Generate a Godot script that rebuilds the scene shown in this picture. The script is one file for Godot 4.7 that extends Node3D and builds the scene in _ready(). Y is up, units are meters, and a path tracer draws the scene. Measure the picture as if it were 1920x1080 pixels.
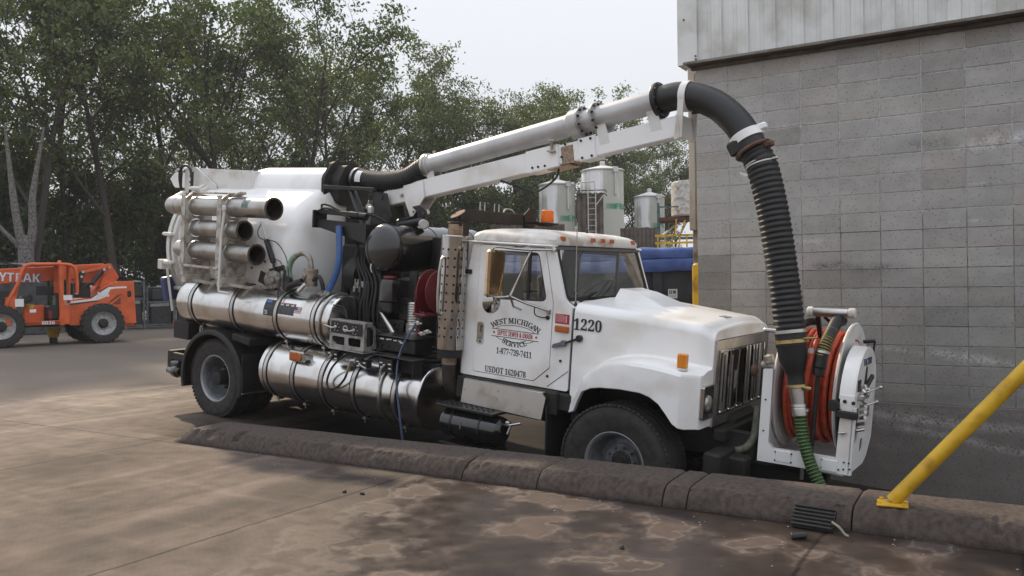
extends Node3D

const FAR_COLOR := Color(0.176, 0.145, 0.123)
var M := {}
var rng := RandomNumberGenerator.new()
var noise := FastNoiseLite.new()


# ---------- mesh builder: triangles with an outward hint, smoothed by angle when committed ----------
class MB:
	var v := PackedVector3Array()
	var t := PackedVector2Array()
	var c := PackedColorArray()
	var col := Color.WHITE
	var colored := false

	func tri(a: Vector3, b: Vector3, d: Vector3, out: Vector3, ua := Vector2.ZERO, ub := Vector2.ZERO, ud := Vector2.ZERO) -> void:
		if (b - a).cross(d - a).dot(out) > 0.0:
			v.append_array([a, d, b])
			t.append_array([ua, ud, ub])
		else:
			v.append_array([a, b, d])
			t.append_array([ua, ub, ud])
		if colored:
			c.append_array([col, col, col])

	func quad(a: Vector3, b: Vector3, d: Vector3, e: Vector3, out: Vector3, ua := Vector2.ZERO, ub := Vector2.ZERO, ud := Vector2.ZERO, ue := Vector2.ZERO) -> void:
		tri(a, b, d, out, ua, ub, ud)
		tri(a, d, e, out, ua, ud, ue)

	func mesh(angle := 35.0) -> ArrayMesh:
		var count := v.size()
		var fn := PackedVector3Array()
		fn.resize(count / 3)
		var at := {}
		for i in count / 3:
			var f := (v[i * 3 + 2] - v[i * 3]).cross(v[i * 3 + 1] - v[i * 3])
			fn[i] = f
		var n := PackedVector3Array()
		n.resize(count)
		var lim := cos(deg_to_rad(angle))
		if angle > 0.0:
			for i in count:
				var k := Vector3i((v[i] * 4000.0).round())
				if at.has(k):
					at[k].append(i / 3)
				else:
					at[k] = [i / 3]
			var un := PackedVector3Array()
			un.resize(fn.size())
			for i in fn.size():
				un[i] = fn[i].normalized()
			for i in count:
				var k := Vector3i((v[i] * 4000.0).round())
				var me := un[i / 3]
				var s := Vector3.ZERO
				for j: int in at[k]:
					if un[j].dot(me) > lim:
						s += fn[j]
				n[i] = s.normalized() if s.length_squared() > 1e-20 else me
		else:
			for i in count:
				n[i] = fn[i / 3].normalized()
		var arr := []
		arr.resize(Mesh.ARRAY_MAX)
		arr[Mesh.ARRAY_VERTEX] = v
		arr[Mesh.ARRAY_NORMAL] = n
		arr[Mesh.ARRAY_TEX_UV] = t
		if colored:
			arr[Mesh.ARRAY_COLOR] = c
		var m := ArrayMesh.new()
		m.add_surface_from_arrays(Mesh.PRIMITIVE_TRIANGLES, arr)
		return m


func box(b: MB, at: Vector3, size: Vector3, basis := Basis(), bevel := 0.0) -> void:
	var h := size * 0.5
	bevel = minf(bevel, minf(h.x, minf(h.y, h.z)) * 0.9)
	var i := h - Vector3.ONE * bevel
	var P := func(s: Vector3, a: int) -> Vector3:
		var p := i * s
		p[a] = h[a] * s[a]
		return at + basis * p
	for a in 3:
		var u := (a + 1) % 3
		var w := (a + 2) % 3
		for sa: float in [-1.0, 1.0]:
			var q := []
			for k: Array in [[-1.0, -1.0], [1.0, -1.0], [1.0, 1.0], [-1.0, 1.0]]:
				var s := Vector3.ZERO
				s[a] = sa
				s[u] = k[0]
				s[w] = k[1]
				q.append(P.call(s, a))
			var o := Vector3.ZERO
			o[a] = sa
			b.quad(q[0], q[1], q[2], q[3], basis * o, Vector2(0, 0), Vector2(1, 0), Vector2(1, 1), Vector2(0, 1))
			if bevel > 0.0:
				for su: float in [-1.0, 1.0]:
					var s1 := Vector3.ZERO
					s1[a] = sa
					s1[u] = su
					s1[w] = -1.0
					var s2 := s1
					s2[w] = 1.0
					b.quad(P.call(s1, a), P.call(s2, a), P.call(s2, u), P.call(s1, u), basis * (s1 + s2))
	if bevel > 0.0:
		for x: float in [-1.0, 1.0]:
			for y: float in [-1.0, 1.0]:
				for z: float in [-1.0, 1.0]:
					var s := Vector3(x, y, z)
					b.tri(P.call(s, 0), P.call(s, 1), P.call(s, 2), basis * s)


func bar(b: MB, p: Vector3, q: Vector3, w: float, h: float, bevel := 0.0, up := Vector3.UP) -> void:
	# a beam of width w (sideways) and height h between two points
	var d := (q - p).normalized()
	var s := d.cross(up).normalized()
	box(b, (p + q) * 0.5, Vector3(p.distance_to(q), h, w), Basis(d, s.cross(d), s), bevel)


func tube(b: MB, pts: Array, r: Variant, sides := 12, capped := true) -> void:
	var k := pts.size()
	var d0: Vector3 = (pts[1] - pts[0]).normalized()
	var x := d0.cross(Vector3.UP if absf(d0.y) < 0.9 else Vector3.RIGHT).normalized()
	var rings := []
	for i in k:
		var d: Vector3 = (pts[mini(i + 1, k - 1)] - pts[maxi(i - 1, 0)]).normalized()
		x = (x - d * x.dot(d)).normalized()
		var y := d.cross(x)
		var rad: float = r[i] if r is Array or r is PackedFloat32Array else r
		var ring := PackedVector3Array()
		for s in sides:
			var a := TAU * s / sides
			ring.append(pts[i] + (x * cos(a) + y * sin(a)) * rad)
		rings.append(ring)
	for i in k - 1:
		var mid: Vector3 = (pts[i] + pts[i + 1]) * 0.5
		for s in sides:
			var e := (s + 1) % sides
			var out: Vector3 = rings[i][s] + rings[i][e] + rings[i + 1][s] + rings[i + 1][e] - mid * 4.0
			if out.length_squared() < 1e-12:
				continue
			var u0 := float(s) / sides
			var u1 := float(s + 1) / sides
			b.quad(rings[i][s], rings[i][e], rings[i + 1][e], rings[i + 1][s], out, Vector2(u0, float(i) / (k - 1)), Vector2(u1, float(i) / (k - 1)), Vector2(u1, float(i + 1) / (k - 1)), Vector2(u0, float(i + 1) / (k - 1)))
	if capped:
		for e in [0, k - 1]:
			var o: Vector3 = (pts[e] - pts[1 if e == 0 else k - 2])
			for s in range(1, sides - 1):
				b.tri(rings[e][0], rings[e][s], rings[e][s + 1], o)


func lathe(b: MB, prof: Array, xf: Transform3D, sides := 32, arc := TAU, from := 0.0) -> void:
	# profile of (radius, height) points about the local y axis; drawn outward on the left of its direction
	for i in prof.size() - 1:
		var p: Vector2 = prof[i]
		var q: Vector2 = prof[i + 1]
		var nrm := Vector2(q.y - p.y, p.x - q.x)
		for s in sides:
			var a := from + arc * s / sides
			var e := from + arc * (s + 1) / sides
			var m := (a + e) * 0.5
			var out := xf.basis * Vector3(cos(m) * nrm.x, nrm.y, sin(m) * nrm.x)
			var A := xf * Vector3(cos(a) * p.x, p.y, sin(a) * p.x)
			var B := xf * Vector3(cos(e) * p.x, p.y, sin(e) * p.x)
			var C := xf * Vector3(cos(e) * q.x, q.y, sin(e) * q.x)
			var D := xf * Vector3(cos(a) * q.x, q.y, sin(a) * q.x)
			var u0 := float(s) / sides
			var u1 := float(s + 1) / sides
			var v0 := float(i) / (prof.size() - 1)
			var v1 := float(i + 1) / (prof.size() - 1)
			if p.x > 1e-6:
				b.tri(A, B, C, out, Vector2(u0, v0), Vector2(u1, v0), Vector2(u1, v1))
			if q.x > 1e-6:
				b.tri(A, C, D, out, Vector2(u0, v0), Vector2(u1, v1), Vector2(u0, v1))


func keyhole(outer: PackedVector2Array, holes: Array) -> PackedVector2Array:
	var poly := outer.duplicate()
	if Geometry2D.is_polygon_clockwise(poly):
		poly.reverse()
	var hs := holes.duplicate()
	hs.sort_custom(func(a, b): return most_x(a) > most_x(b))
	for h: PackedVector2Array in hs:
		var hole := h.duplicate()
		if not Geometry2D.is_polygon_clockwise(hole):
			hole.reverse()
		var bi := 0
		for i in hole.size():
			if hole[i].x > hole[bi].x:
				bi = i
		var best := -1
		var bd := 1e9
		for i in poly.size():
			var d := poly[i].distance_to(hole[bi])
			if poly[i].x >= hole[bi].x and d < bd:
				bd = d
				best = i
		var res := PackedVector2Array()
		for i in best + 1:
			res.append(poly[i])
		for i in hole.size() + 1:
			res.append(hole[(bi + i) % hole.size()])
		for i in range(best, poly.size()):
			res.append(poly[i])
		poly = res
	return poly


func most_x(h: PackedVector2Array) -> float:
	var m := -1e9
	for p in h:
		m = maxf(m, p.x)
	return m


func ear_clip(poly: PackedVector2Array) -> PackedInt32Array:
	var idx := []
	for i in poly.size():
		idx.append(i)
	var out := PackedInt32Array()
	var guard := 0
	while idx.size() > 3 and guard < 4000:
		guard += 1
		var cut := false
		for k in idx.size():
			var ia: int = idx[(k + idx.size() - 1) % idx.size()]
			var ib: int = idx[k]
			var ic: int = idx[(k + 1) % idx.size()]
			var a := poly[ia]
			var b := poly[ib]
			var c := poly[ic]
			if (b - a).cross(c - b) <= 1e-12:
				continue
			var inside := false
			for j: int in idx:
				var p := poly[j]
				if p.is_equal_approx(a) or p.is_equal_approx(b) or p.is_equal_approx(c):
					continue
				if (b - a).cross(p - a) >= 0 and (c - b).cross(p - b) >= 0 and (a - c).cross(p - c) >= 0:
					inside = true
					break
			if inside:
				continue
			out.append_array([ia, ib, ic])
			idx.remove_at(k)
			cut = true
			break
		if not cut:
			idx.remove_at(guard % idx.size())
	if idx.size() == 3:
		out.append_array([idx[0], idx[1], idx[2]])
	return out


func plate(b: MB, outer: PackedVector2Array, holes: Array, depth: float, xf: Transform3D) -> void:
	# a flat plate in the local xy plane, from z = 0 back to z = -depth
	var poly := keyhole(outer, holes)
	var ix := ear_clip(poly)
	for z: float in [0.0, -depth]:
		var out := xf.basis * Vector3(0, 0, 1 if z == 0.0 else -1)
		for i in ix.size() / 3:
			var p := []
			for j in 3:
				p.append(xf * Vector3(poly[ix[i * 3 + j]].x, poly[ix[i * 3 + j]].y, z))
			b.tri(p[0], p[1], p[2], out, poly[ix[i * 3]], poly[ix[i * 3 + 1]], poly[ix[i * 3 + 2]])
	var loops := [outer]
	loops.append_array(holes)
	for l in loops.size():
		var lp: PackedVector2Array = loops[l]
		var cw := Geometry2D.is_polygon_clockwise(lp)
		for i in lp.size():
			var p := lp[i]
			var q := lp[(i + 1) % lp.size()]
			var nn := Vector2(q.y - p.y, p.x - q.x) * (-1.0 if cw else 1.0) * (1.0 if l == 0 else -1.0)
			b.quad(xf * Vector3(p.x, p.y, 0), xf * Vector3(q.x, q.y, 0), xf * Vector3(q.x, q.y, -depth), xf * Vector3(p.x, p.y, -depth), xf.basis * Vector3(nn.x, nn.y, 0))


func rrect(x0: float, y0: float, x1: float, y1: float, r: float, k := 4) -> PackedVector2Array:
	var p := PackedVector2Array()
	for c: Array in [[x1 - r, y0 + r, -PI / 2], [x1 - r, y1 - r, 0.0], [x0 + r, y1 - r, PI / 2], [x0 + r, y0 + r, PI]]:
		for i in k + 1:
			var a: float = c[2] + PI / 2 * i / k
			p.append(Vector2(c[0] + cos(a) * r, c[1] + sin(a) * r))
	return p


func round_poly(pts: Array, r: float, k := 4) -> PackedVector2Array:
	# rounds each corner of a polygon
	var p := PackedVector2Array()
	var n := pts.size()
	for i in n:
		var a: Vector2 = pts[(i + n - 1) % n]
		var b: Vector2 = pts[i]
		var c: Vector2 = pts[(i + 1) % n]
		var u := (a - b).normalized()
		var w := (c - b).normalized()
		var d := minf(r / tan(acos(clampf(u.dot(w), -0.999, 0.999)) * 0.5), minf(a.distance_to(b), c.distance_to(b)) * 0.48)
		var s := b + u * d
		var e := b + w * d
		for j in k + 1:
			var f := float(j) / k
			p.append(s.lerp(b, f).lerp(b.lerp(e, f), f))
	return p


func grid(b: MB, rings: Array, inside: Vector3, closed := false) -> void:
	# skin over rows of points; the outside is away from the point inside
	for i in rings.size() - 1:
		var a: Array = rings[i]
		var d: Array = rings[i + 1]
		var n := a.size()
		for j in (n if closed else n - 1):
			var e := (j + 1) % n
			var mid: Vector3 = (a[j] + a[e] + d[e] + d[j]) * 0.25
			var nn: Vector3 = (d[e] - a[j]).cross(d[j] - a[e])
			if nn.dot(mid - inside) < 0.0:
				nn = -nn
			var u0 := float(j) / (n - 1)
			var u1 := float(j + 1) / (n - 1)
			var w0 := float(i) / (rings.size() - 1)
			var w1 := float(i + 1) / (rings.size() - 1)
			b.quad(a[j], a[e], d[e], d[j], nn, Vector2(u0, w0), Vector2(u1, w0), Vector2(u1, w1), Vector2(u0, w1))


func curve(pts: Array, per := 6) -> Array:
	# Catmull-Rom through the points
	var out := []
	var n := pts.size()
	for i in n - 1:
		var p0: Vector3 = pts[maxi(i - 1, 0)]
		var p1: Vector3 = pts[i]
		var p2: Vector3 = pts[i + 1]
		var p3: Vector3 = pts[mini(i + 2, n - 1)]
		for j in per:
			out.append(p1.cubic_interpolate(p2, p0, p3, float(j) / per))
	out.append(pts[n - 1])
	return out


func axis_x(at: Vector3) -> Transform3D:
	# local y along world x
	return Transform3D(Basis(Vector3(0, 1, 0), Vector3(1, 0, 0), Vector3(0, 0, -1)), at)


func axis_z(at: Vector3) -> Transform3D:
	# local y along world z
	return Transform3D(Basis(Vector3(1, 0, 0), Vector3(0, 0, 1), Vector3(0, -1, 0)), at)


func axis_y(at: Vector3) -> Transform3D:
	return Transform3D(Basis(), at)


func axis_to(p: Vector3, q: Vector3) -> Transform3D:
	var d := (q - p).normalized()
	var x := d.cross(Vector3.UP if absf(d.y) < 0.95 else Vector3.RIGHT).normalized()
	return Transform3D(Basis(x, d, x.cross(d)), p)


func cyl(b: MB, p: Vector3, q: Vector3, r: float, sides := 16, bevel := 0.0) -> void:
	var l := p.distance_to(q)
	if bevel > 0.0:
		lathe(b, [Vector2(0, 0), Vector2(r - bevel, 0), Vector2(r, bevel), Vector2(r, l - bevel), Vector2(r - bevel, l), Vector2(0, l)], axis_to(p, q), sides)
	else:
		lathe(b, [Vector2(0, 0), Vector2(r, 0), Vector2(r, l), Vector2(0, l)], axis_to(p, q), sides)


const LOOSE := ["bolts", "flange_screws", "tube_saddle", "quick_clamp", "band_rubber", "tank_plugs", "door_clamps", "tag_plates", "levers", "cradle_bolts", "cover_plates", "rivets", "screw", "grille_tabs", "pins", "decals", "slots", "housing_bolts", "blank_plugs", "knob_holes", "anchor_bolts", "emblem_diamonds", "leaf_springs", "bar_loops", "hose_band", "door_ring", "air_fittings", "wipers", "strap", "flange", "weld_seam", "rack_rail", "boom_gusset", "boom_foot", "rear_frame_box", "roller_end", "tank_strap", "drip_rail", "engine_vent", "navy_stripe", "rear_lamp_housing", "door_lock_arm", "beam", "pale_film", "tube_stop"]
const SINGULAR := {"bolts": "bolt", "flange_screws": "flange_screw", "tank_plugs": "tank_plug", "door_clamps": "door_clamp", "tag_plates": "tag_plate", "levers": "lever", "cradle_bolts": "cradle_bolt", "cover_plates": "cover_plate", "rivets": "rivet", "grille_tabs": "grille_tab", "pins": "pin", "decals": "decal", "slots": "slot", "housing_bolts": "housing_bolt", "blank_plugs": "blank_plug", "knob_holes": "knob_hole", "anchor_bolts": "anchor_bolt", "emblem_diamonds": "emblem_diamond", "leaf_springs": "leaf_spring", "bar_loops": "bar_loop", "air_fittings": "air_fitting", "wipers": "wiper"}


func obj(called: String, b: MB, m: Material, parent: Node = self, angle := 35.0) -> MeshInstance3D:
	if called in LOOSE:
		var first: MeshInstance3D
		for piece: MB in islands(b):
			var o := inst(SINGULAR.get(called, called), piece.mesh(angle), m, parent)
			if first == null:
				first = o
		return first
	return inst(called, b.mesh(angle), m, parent)


func islands(b: MB) -> Array:
	# the separate pieces of a mesh: triangles that share corners, joined where their boxes overlap
	var n := b.v.size() / 3
	var up := PackedInt32Array()
	up.resize(n)
	for i in n:
		up[i] = i
	var root := func(i: int) -> int:
		while up[i] != i:
			up[i] = up[up[i]]
			i = up[i]
		return i
	var seen := {}
	for i in b.v.size():
		var k := Vector3i((b.v[i] * 4000.0).round())
		if seen.has(k):
			up[root.call(i / 3)] = root.call(seen[k])
		else:
			seen[k] = i / 3
	var boxes := {}
	for i in n:
		var q: int = root.call(i)
		for j in 3:
			if boxes.has(q):
				boxes[q] = boxes[q].expand(b.v[i * 3 + j])
			else:
				boxes[q] = AABB(b.v[i * 3 + j], Vector3.ZERO)
	var keys := boxes.keys()
	for i in keys.size():
		for j in range(i + 1, keys.size()):
			if boxes[keys[i]].grow(0.001).intersects(boxes[keys[j]]):
				up[root.call(keys[j])] = root.call(keys[i])
	var out := {}
	for i in n:
		var q: int = root.call(i)
		if not out.has(q):
			out[q] = MB.new()
		for j in 3:
			out[q].v.append(b.v[i * 3 + j])
			out[q].t.append(b.t[i * 3 + j])
	return out.values()


func inst(called: String, mesh: Mesh, m: Material, parent: Node = self) -> MeshInstance3D:
	var o := MeshInstance3D.new()
	o.name = called
	o.mesh = mesh
	o.material_override = m
	parent.add_child(o, true)
	return o


func tag(o: Node, label: String, category := "", group := "", kind := "") -> Node:
	if label:
		o.set_meta("label", label)
	if category:
		o.set_meta("category", category)
	if group:
		o.set_meta("group", group)
	if kind:
		o.set_meta("kind", kind)
	return o


func thing(called: String, label: String, category: String, at := Vector3.ZERO, turn := 0.0, group := "") -> Node3D:
	var o := Node3D.new()
	o.name = called
	add_child(o, true)
	o.position = at
	o.rotation.y = turn
	tag(o, label, category, group)
	return o


func srgb(r: float, g: float, b: float) -> Color:
	return Color(r, g, b).linear_to_srgb()


func mat(lin: Color, rough := 0.7, metal := 0.0) -> StandardMaterial3D:
	var m := StandardMaterial3D.new()
	m.albedo_color = lin.linear_to_srgb()
	m.roughness = rough
	m.metallic = metal
	return m


func ntex(seed_: int, freq: float, stops: Array, octaves := 4, size := 512, kind := FastNoiseLite.TYPE_SIMPLEX_SMOOTH) -> ImageTexture:
	var n := FastNoiseLite.new()
	n.seed = seed_
	n.noise_type = kind
	n.frequency = freq
	n.fractal_octaves = octaves
	var im := n.get_seamless_image(size, size)
	im.convert(Image.FORMAT_L8)
	var d := im.get_data()
	var lut := []
	for i in 256:
		var f := i / 255.0
		var a: Array = stops[0]
		var e: Array = stops[-1]
		for k in stops.size() - 1:
			if f >= stops[k][0] and f <= stops[k + 1][0]:
				a = stops[k]
				e = stops[k + 1]
		var w := clampf((f - a[0]) / maxf(e[0] - a[0], 1e-4), 0, 1)
		var c: Color = a[1].lerp(e[1], w)
		lut.append([int(c.r * 255), int(c.g * 255), int(c.b * 255)])
	var o := PackedByteArray()
	o.resize(d.size() * 3)
	for i in d.size():
		var l: Array = lut[d[i]]
		o[i * 3] = l[0]
		o[i * 3 + 1] = l[1]
		o[i * 3 + 2] = l[2]
	return ImageTexture.create_from_image(Image.create_from_data(size, size, false, Image.FORMAT_RGB8, o))


func g(x: float) -> Color:
	return Color(x, x, x)


func tri3(m: StandardMaterial3D, scale: float) -> StandardMaterial3D:
	m.uv1_triplanar = true
	m.uv1_scale = Vector3.ONE * scale
	return m


func _ready() -> void:
	# ----- camera -----
	var cam := Camera3D.new()
	cam.name = "camera"
	cam.fov = 38.28
	cam.near = 0.1
	cam.far = 2000.0
	cam.transform = Transform3D(Basis(Vector3.UP, deg_to_rad(31.1425)) * Basis(Vector3.RIGHT, deg_to_rad(0.0457)) * Basis(Vector3.BACK, deg_to_rad(-0.7478)), Vector3(0, 1.62, 0))
	add_child(cam)
	cam.current = true
	# ----- hazy bright sky -----
	var sky_m := ProceduralSkyMaterial.new()
	sky_m.sky_top_color = srgb(1.28, 1.36, 1.50)
	sky_m.sky_horizon_color = srgb(0.575, 0.588, 0.615)
	sky_m.sky_curve = 1.2
	sky_m.ground_bottom_color = srgb(0.16, 0.14, 0.12)
	sky_m.ground_horizon_color = srgb(0.3, 0.29, 0.27)
	sky_m.sun_angle_max = 40.0
	sky_m.sun_curve = 0.05
	var sky := Sky.new()
	sky.sky_material = sky_m
	var env := Environment.new()
	env.background_mode = Environment.BG_SKY
	env.sky = sky
	env.background_energy_multiplier = 1.0
	env.fog_enabled = true
	env.fog_density = 0.0007
	env.fog_light_color = Color(0.93, 0.94, 0.96)
	env.tonemap_mode = Environment.TONE_MAPPER_LINEAR
	env.tonemap_exposure = 1.28
	env.sdfgi_enabled = true
	env.ssao_enabled = true
	env.ssil_enabled = true
	var we := WorldEnvironment.new()
	we.name = "world"
	we.environment = env
	add_child(we)
	# ----- low hazy sun behind the tree line on the left -----
	var sun := DirectionalLight3D.new()
	sun.name = "sun"
	sun.light_color = Color(1.0, 0.91, 0.78)
	sun.light_energy = 1.15
	sun.light_angular_distance = 2.0
	sun.shadow_enabled = true
	sun.sky_mode = DirectionalLight3D.SKY_MODE_LIGHT_ONLY
	add_child(sun)
	sun.look_at_from_position(Vector3.ZERO, -Vector3(-1.22, 1.0, -0.68), Vector3.UP)
	rng.seed = 11
	materials()
	setting()
	building()
	curb()
	background()
	trees()
	truck()
	yard_things()


func materials() -> void:
	var fine := ntex(3, 0.02, [[0.0, g(0.70)], [0.45, g(0.9)], [1.0, g(1.0)]], 5)
	var soft := ntex(8, 0.006, [[0.0, g(0.80)], [0.5, g(0.93)], [1.0, g(1.0)]], 4)
	var grime := ntex(21, 0.008, [[0.0, Color(0.62, 0.56, 0.5)], [0.38, Color(0.86, 0.83, 0.8)], [0.6, g(0.98)], [1.0, g(1.0)]], 6)
	var clean := ntex(22, 0.006, [[0.0, Color(0.86, 0.83, 0.79)], [0.3, Color(0.94, 0.93, 0.92)], [0.5, g(0.985)], [1.0, g(1.0)]], 6)
	M.clean = clean
	var bump := ntex(5, 0.03, [[0.0, g(0.0)], [1.0, g(1.0)]], 5)
	var rough_n := ntex(9, 0.012, [[0.0, g(0.55)], [0.5, g(0.8)], [1.0, g(1.0)]], 5)
	M.fine = fine
	M.soft = soft
	M.grime = grime
	M.bump = bump
	M.rough_n = rough_n
	M.white = tex(mat(g(0.85), 0.34), clean, 0.35, true)
	M.white.clearcoat_enabled = true
	M.white.clearcoat = 0.35
	M.white.clearcoat_roughness = 0.15
	M.white_dull = tex(mat(Color(0.70, 0.69, 0.67), 0.55), clean, 0.8, true)
	M.rack_paint = tex(mat(Color(0.50, 0.47, 0.42), 0.6), grime, 1.6, true)
	M.steel = tex(mat(Color(0.72, 0.72, 0.715), 0.28, 1.0), clean, 0.7, true)
	M.steel.roughness_texture = rough_n
	M.pipe = tex(mat(Color(0.47, 0.46, 0.445), 0.38, 1.0), clean, 1.2, true)
	M.pipe_in = tex(mat(Color(0.035, 0.028, 0.024), 0.9, 0.3), grime, 2.0, true)
	M.chrome = tex(mat(Color(0.46, 0.445, 0.43), 0.07, 1.0), clean, 1.6, true)
	M.brushed = tex(mat(Color(0.56, 0.55, 0.535), 0.36, 1.0), clean, 1.2, true)
	M.black = tex(mat(g(0.012), 0.42), fine, 1.0, true)
	M.black_gloss = tex(mat(g(0.013), 0.2), soft, 0.6, true)
	M.black_gloss.clearcoat_enabled = true
	M.black_gloss.clearcoat = 0.6
	M.black_gloss.clearcoat_roughness = 0.08
	M.dirty_black = tex(mat(Color(0.018, 0.0165, 0.015), 0.7), grime, 1.2, true)
	M.rubber = tex(mat(Color(0.014, 0.014, 0.015), 0.55), grime, 1.5, true)
	M.tyre = tex(mat(Color(0.030, 0.029, 0.028), 0.8), grime, 2.0, true)
	M.tyre.heightmap_enabled = false
	M.rim_grey = tex(mat(Color(0.17, 0.185, 0.205), 0.5, 0.2), grime, 2.0, true)
	M.rim_lip = tex(mat(Color(0.32, 0.33, 0.35), 0.45, 0.3), clean, 2.0, true)
	M.amber = mat(Color(0.85, 0.33, 0.02), 0.2)
	M.amber.clearcoat_enabled = true
	M.amber.backlight_enabled = true
	M.amber.backlight = Color(0.6, 0.3, 0.05)
	M.amber_dark = mat(Color(0.42, 0.10, 0.015), 0.3)
	M.red_lens = mat(Color(0.25, 0.01, 0.012), 0.25)
	M.red = tex(mat(Color(0.17, 0.014, 0.017), 0.45), soft, 1.0, true)
	M.hose_red = tex(mat(Color(0.56, 0.075, 0.03), 0.45), grime, 3.0, true)
	M.blue = tex(mat(Color(0.045, 0.12, 0.34), 0.45), soft, 2.0, true)
	M.green = tex(mat(Color(0.085, 0.23, 0.035), 0.45), grime, 3.0, true)
	M.brass = tex(mat(Color(0.55, 0.42, 0.2), 0.4, 1.0), grime, 3.0, true)
	M.yellow = tex(mat(Color(0.66, 0.40, 0.02), 0.42), grime, 0.8, true)
	M.rust = tex(mat(Color(0.16, 0.085, 0.055), 0.8), grime, 3.0, true)
	M.ink = mat(g(0.012), 0.5)
	M.ink_red = mat(Color(0.38, 0.03, 0.03), 0.5)
	M.sticker = mat(g(0.72), 0.4)
	M.reflection_tint = tex(mat(Color(0.60, 0.44, 0.28), 0.10, 1.0), clean, 1.6, true)  # chrome tinted brown, the mirror head's reflection put into its colour
	M.glass = StandardMaterial3D.new()
	M.glass.albedo_color = Color(0.5, 0.6, 0.56, 0.035)
	M.glass.transparency = BaseMaterial3D.TRANSPARENCY_ALPHA
	M.glass.roughness = 0.03
	M.mirror = mat(g(0.9), 0.02, 1.0)


func tex(m: StandardMaterial3D, t: Texture2D, scale: float, triplanar := false) -> StandardMaterial3D:
	m.albedo_texture = t
	m.uv1_scale = Vector3.ONE * scale
	m.uv1_triplanar = triplanar
	return m


func relief(m: StandardMaterial3D, t: Texture2D, cm: float) -> StandardMaterial3D:
	m.heightmap_enabled = true
	m.heightmap_texture = t
	m.heightmap_scale = cm
	return m


# ---------- ground, ramp ----------
func ramp_y(x: float) -> float:
	var s := clampf(x + 9.35, 0.0, 12.5)
	var y := -0.0908 * s
	if s < 0.6:
		y *= s / 0.6 * 0.5 + 0.5
	return y


func ground_y(x: float, z: float) -> float:
	if z > -6.34:
		return 0.0
	var y := ramp_y(x)
	# the ramp's floor rises a little towards the wall foot and runs level again behind the corner
	y += smoothstep(-9.0, -9.75, z) * 0.19 * smoothstep(-9.0, -5.0, x)
	return y * smoothstep(-16.0, -12.5, z)


func noise_bytes(seed_: int, freq: float, oct: int, size: int, stretch := Vector2.ONE) -> PackedByteArray:
	var n := FastNoiseLite.new()
	n.seed = seed_
	n.frequency = freq
	n.fractal_octaves = oct
	n.noise_type = FastNoiseLite.TYPE_SIMPLEX_SMOOTH
	var im := n.get_image(int(size * stretch.x), int(size * stretch.y), false, false, false)
	im.convert(Image.FORMAT_L8)
	if stretch != Vector2.ONE:
		im.resize(size, size)
	return im.get_data()


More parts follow.
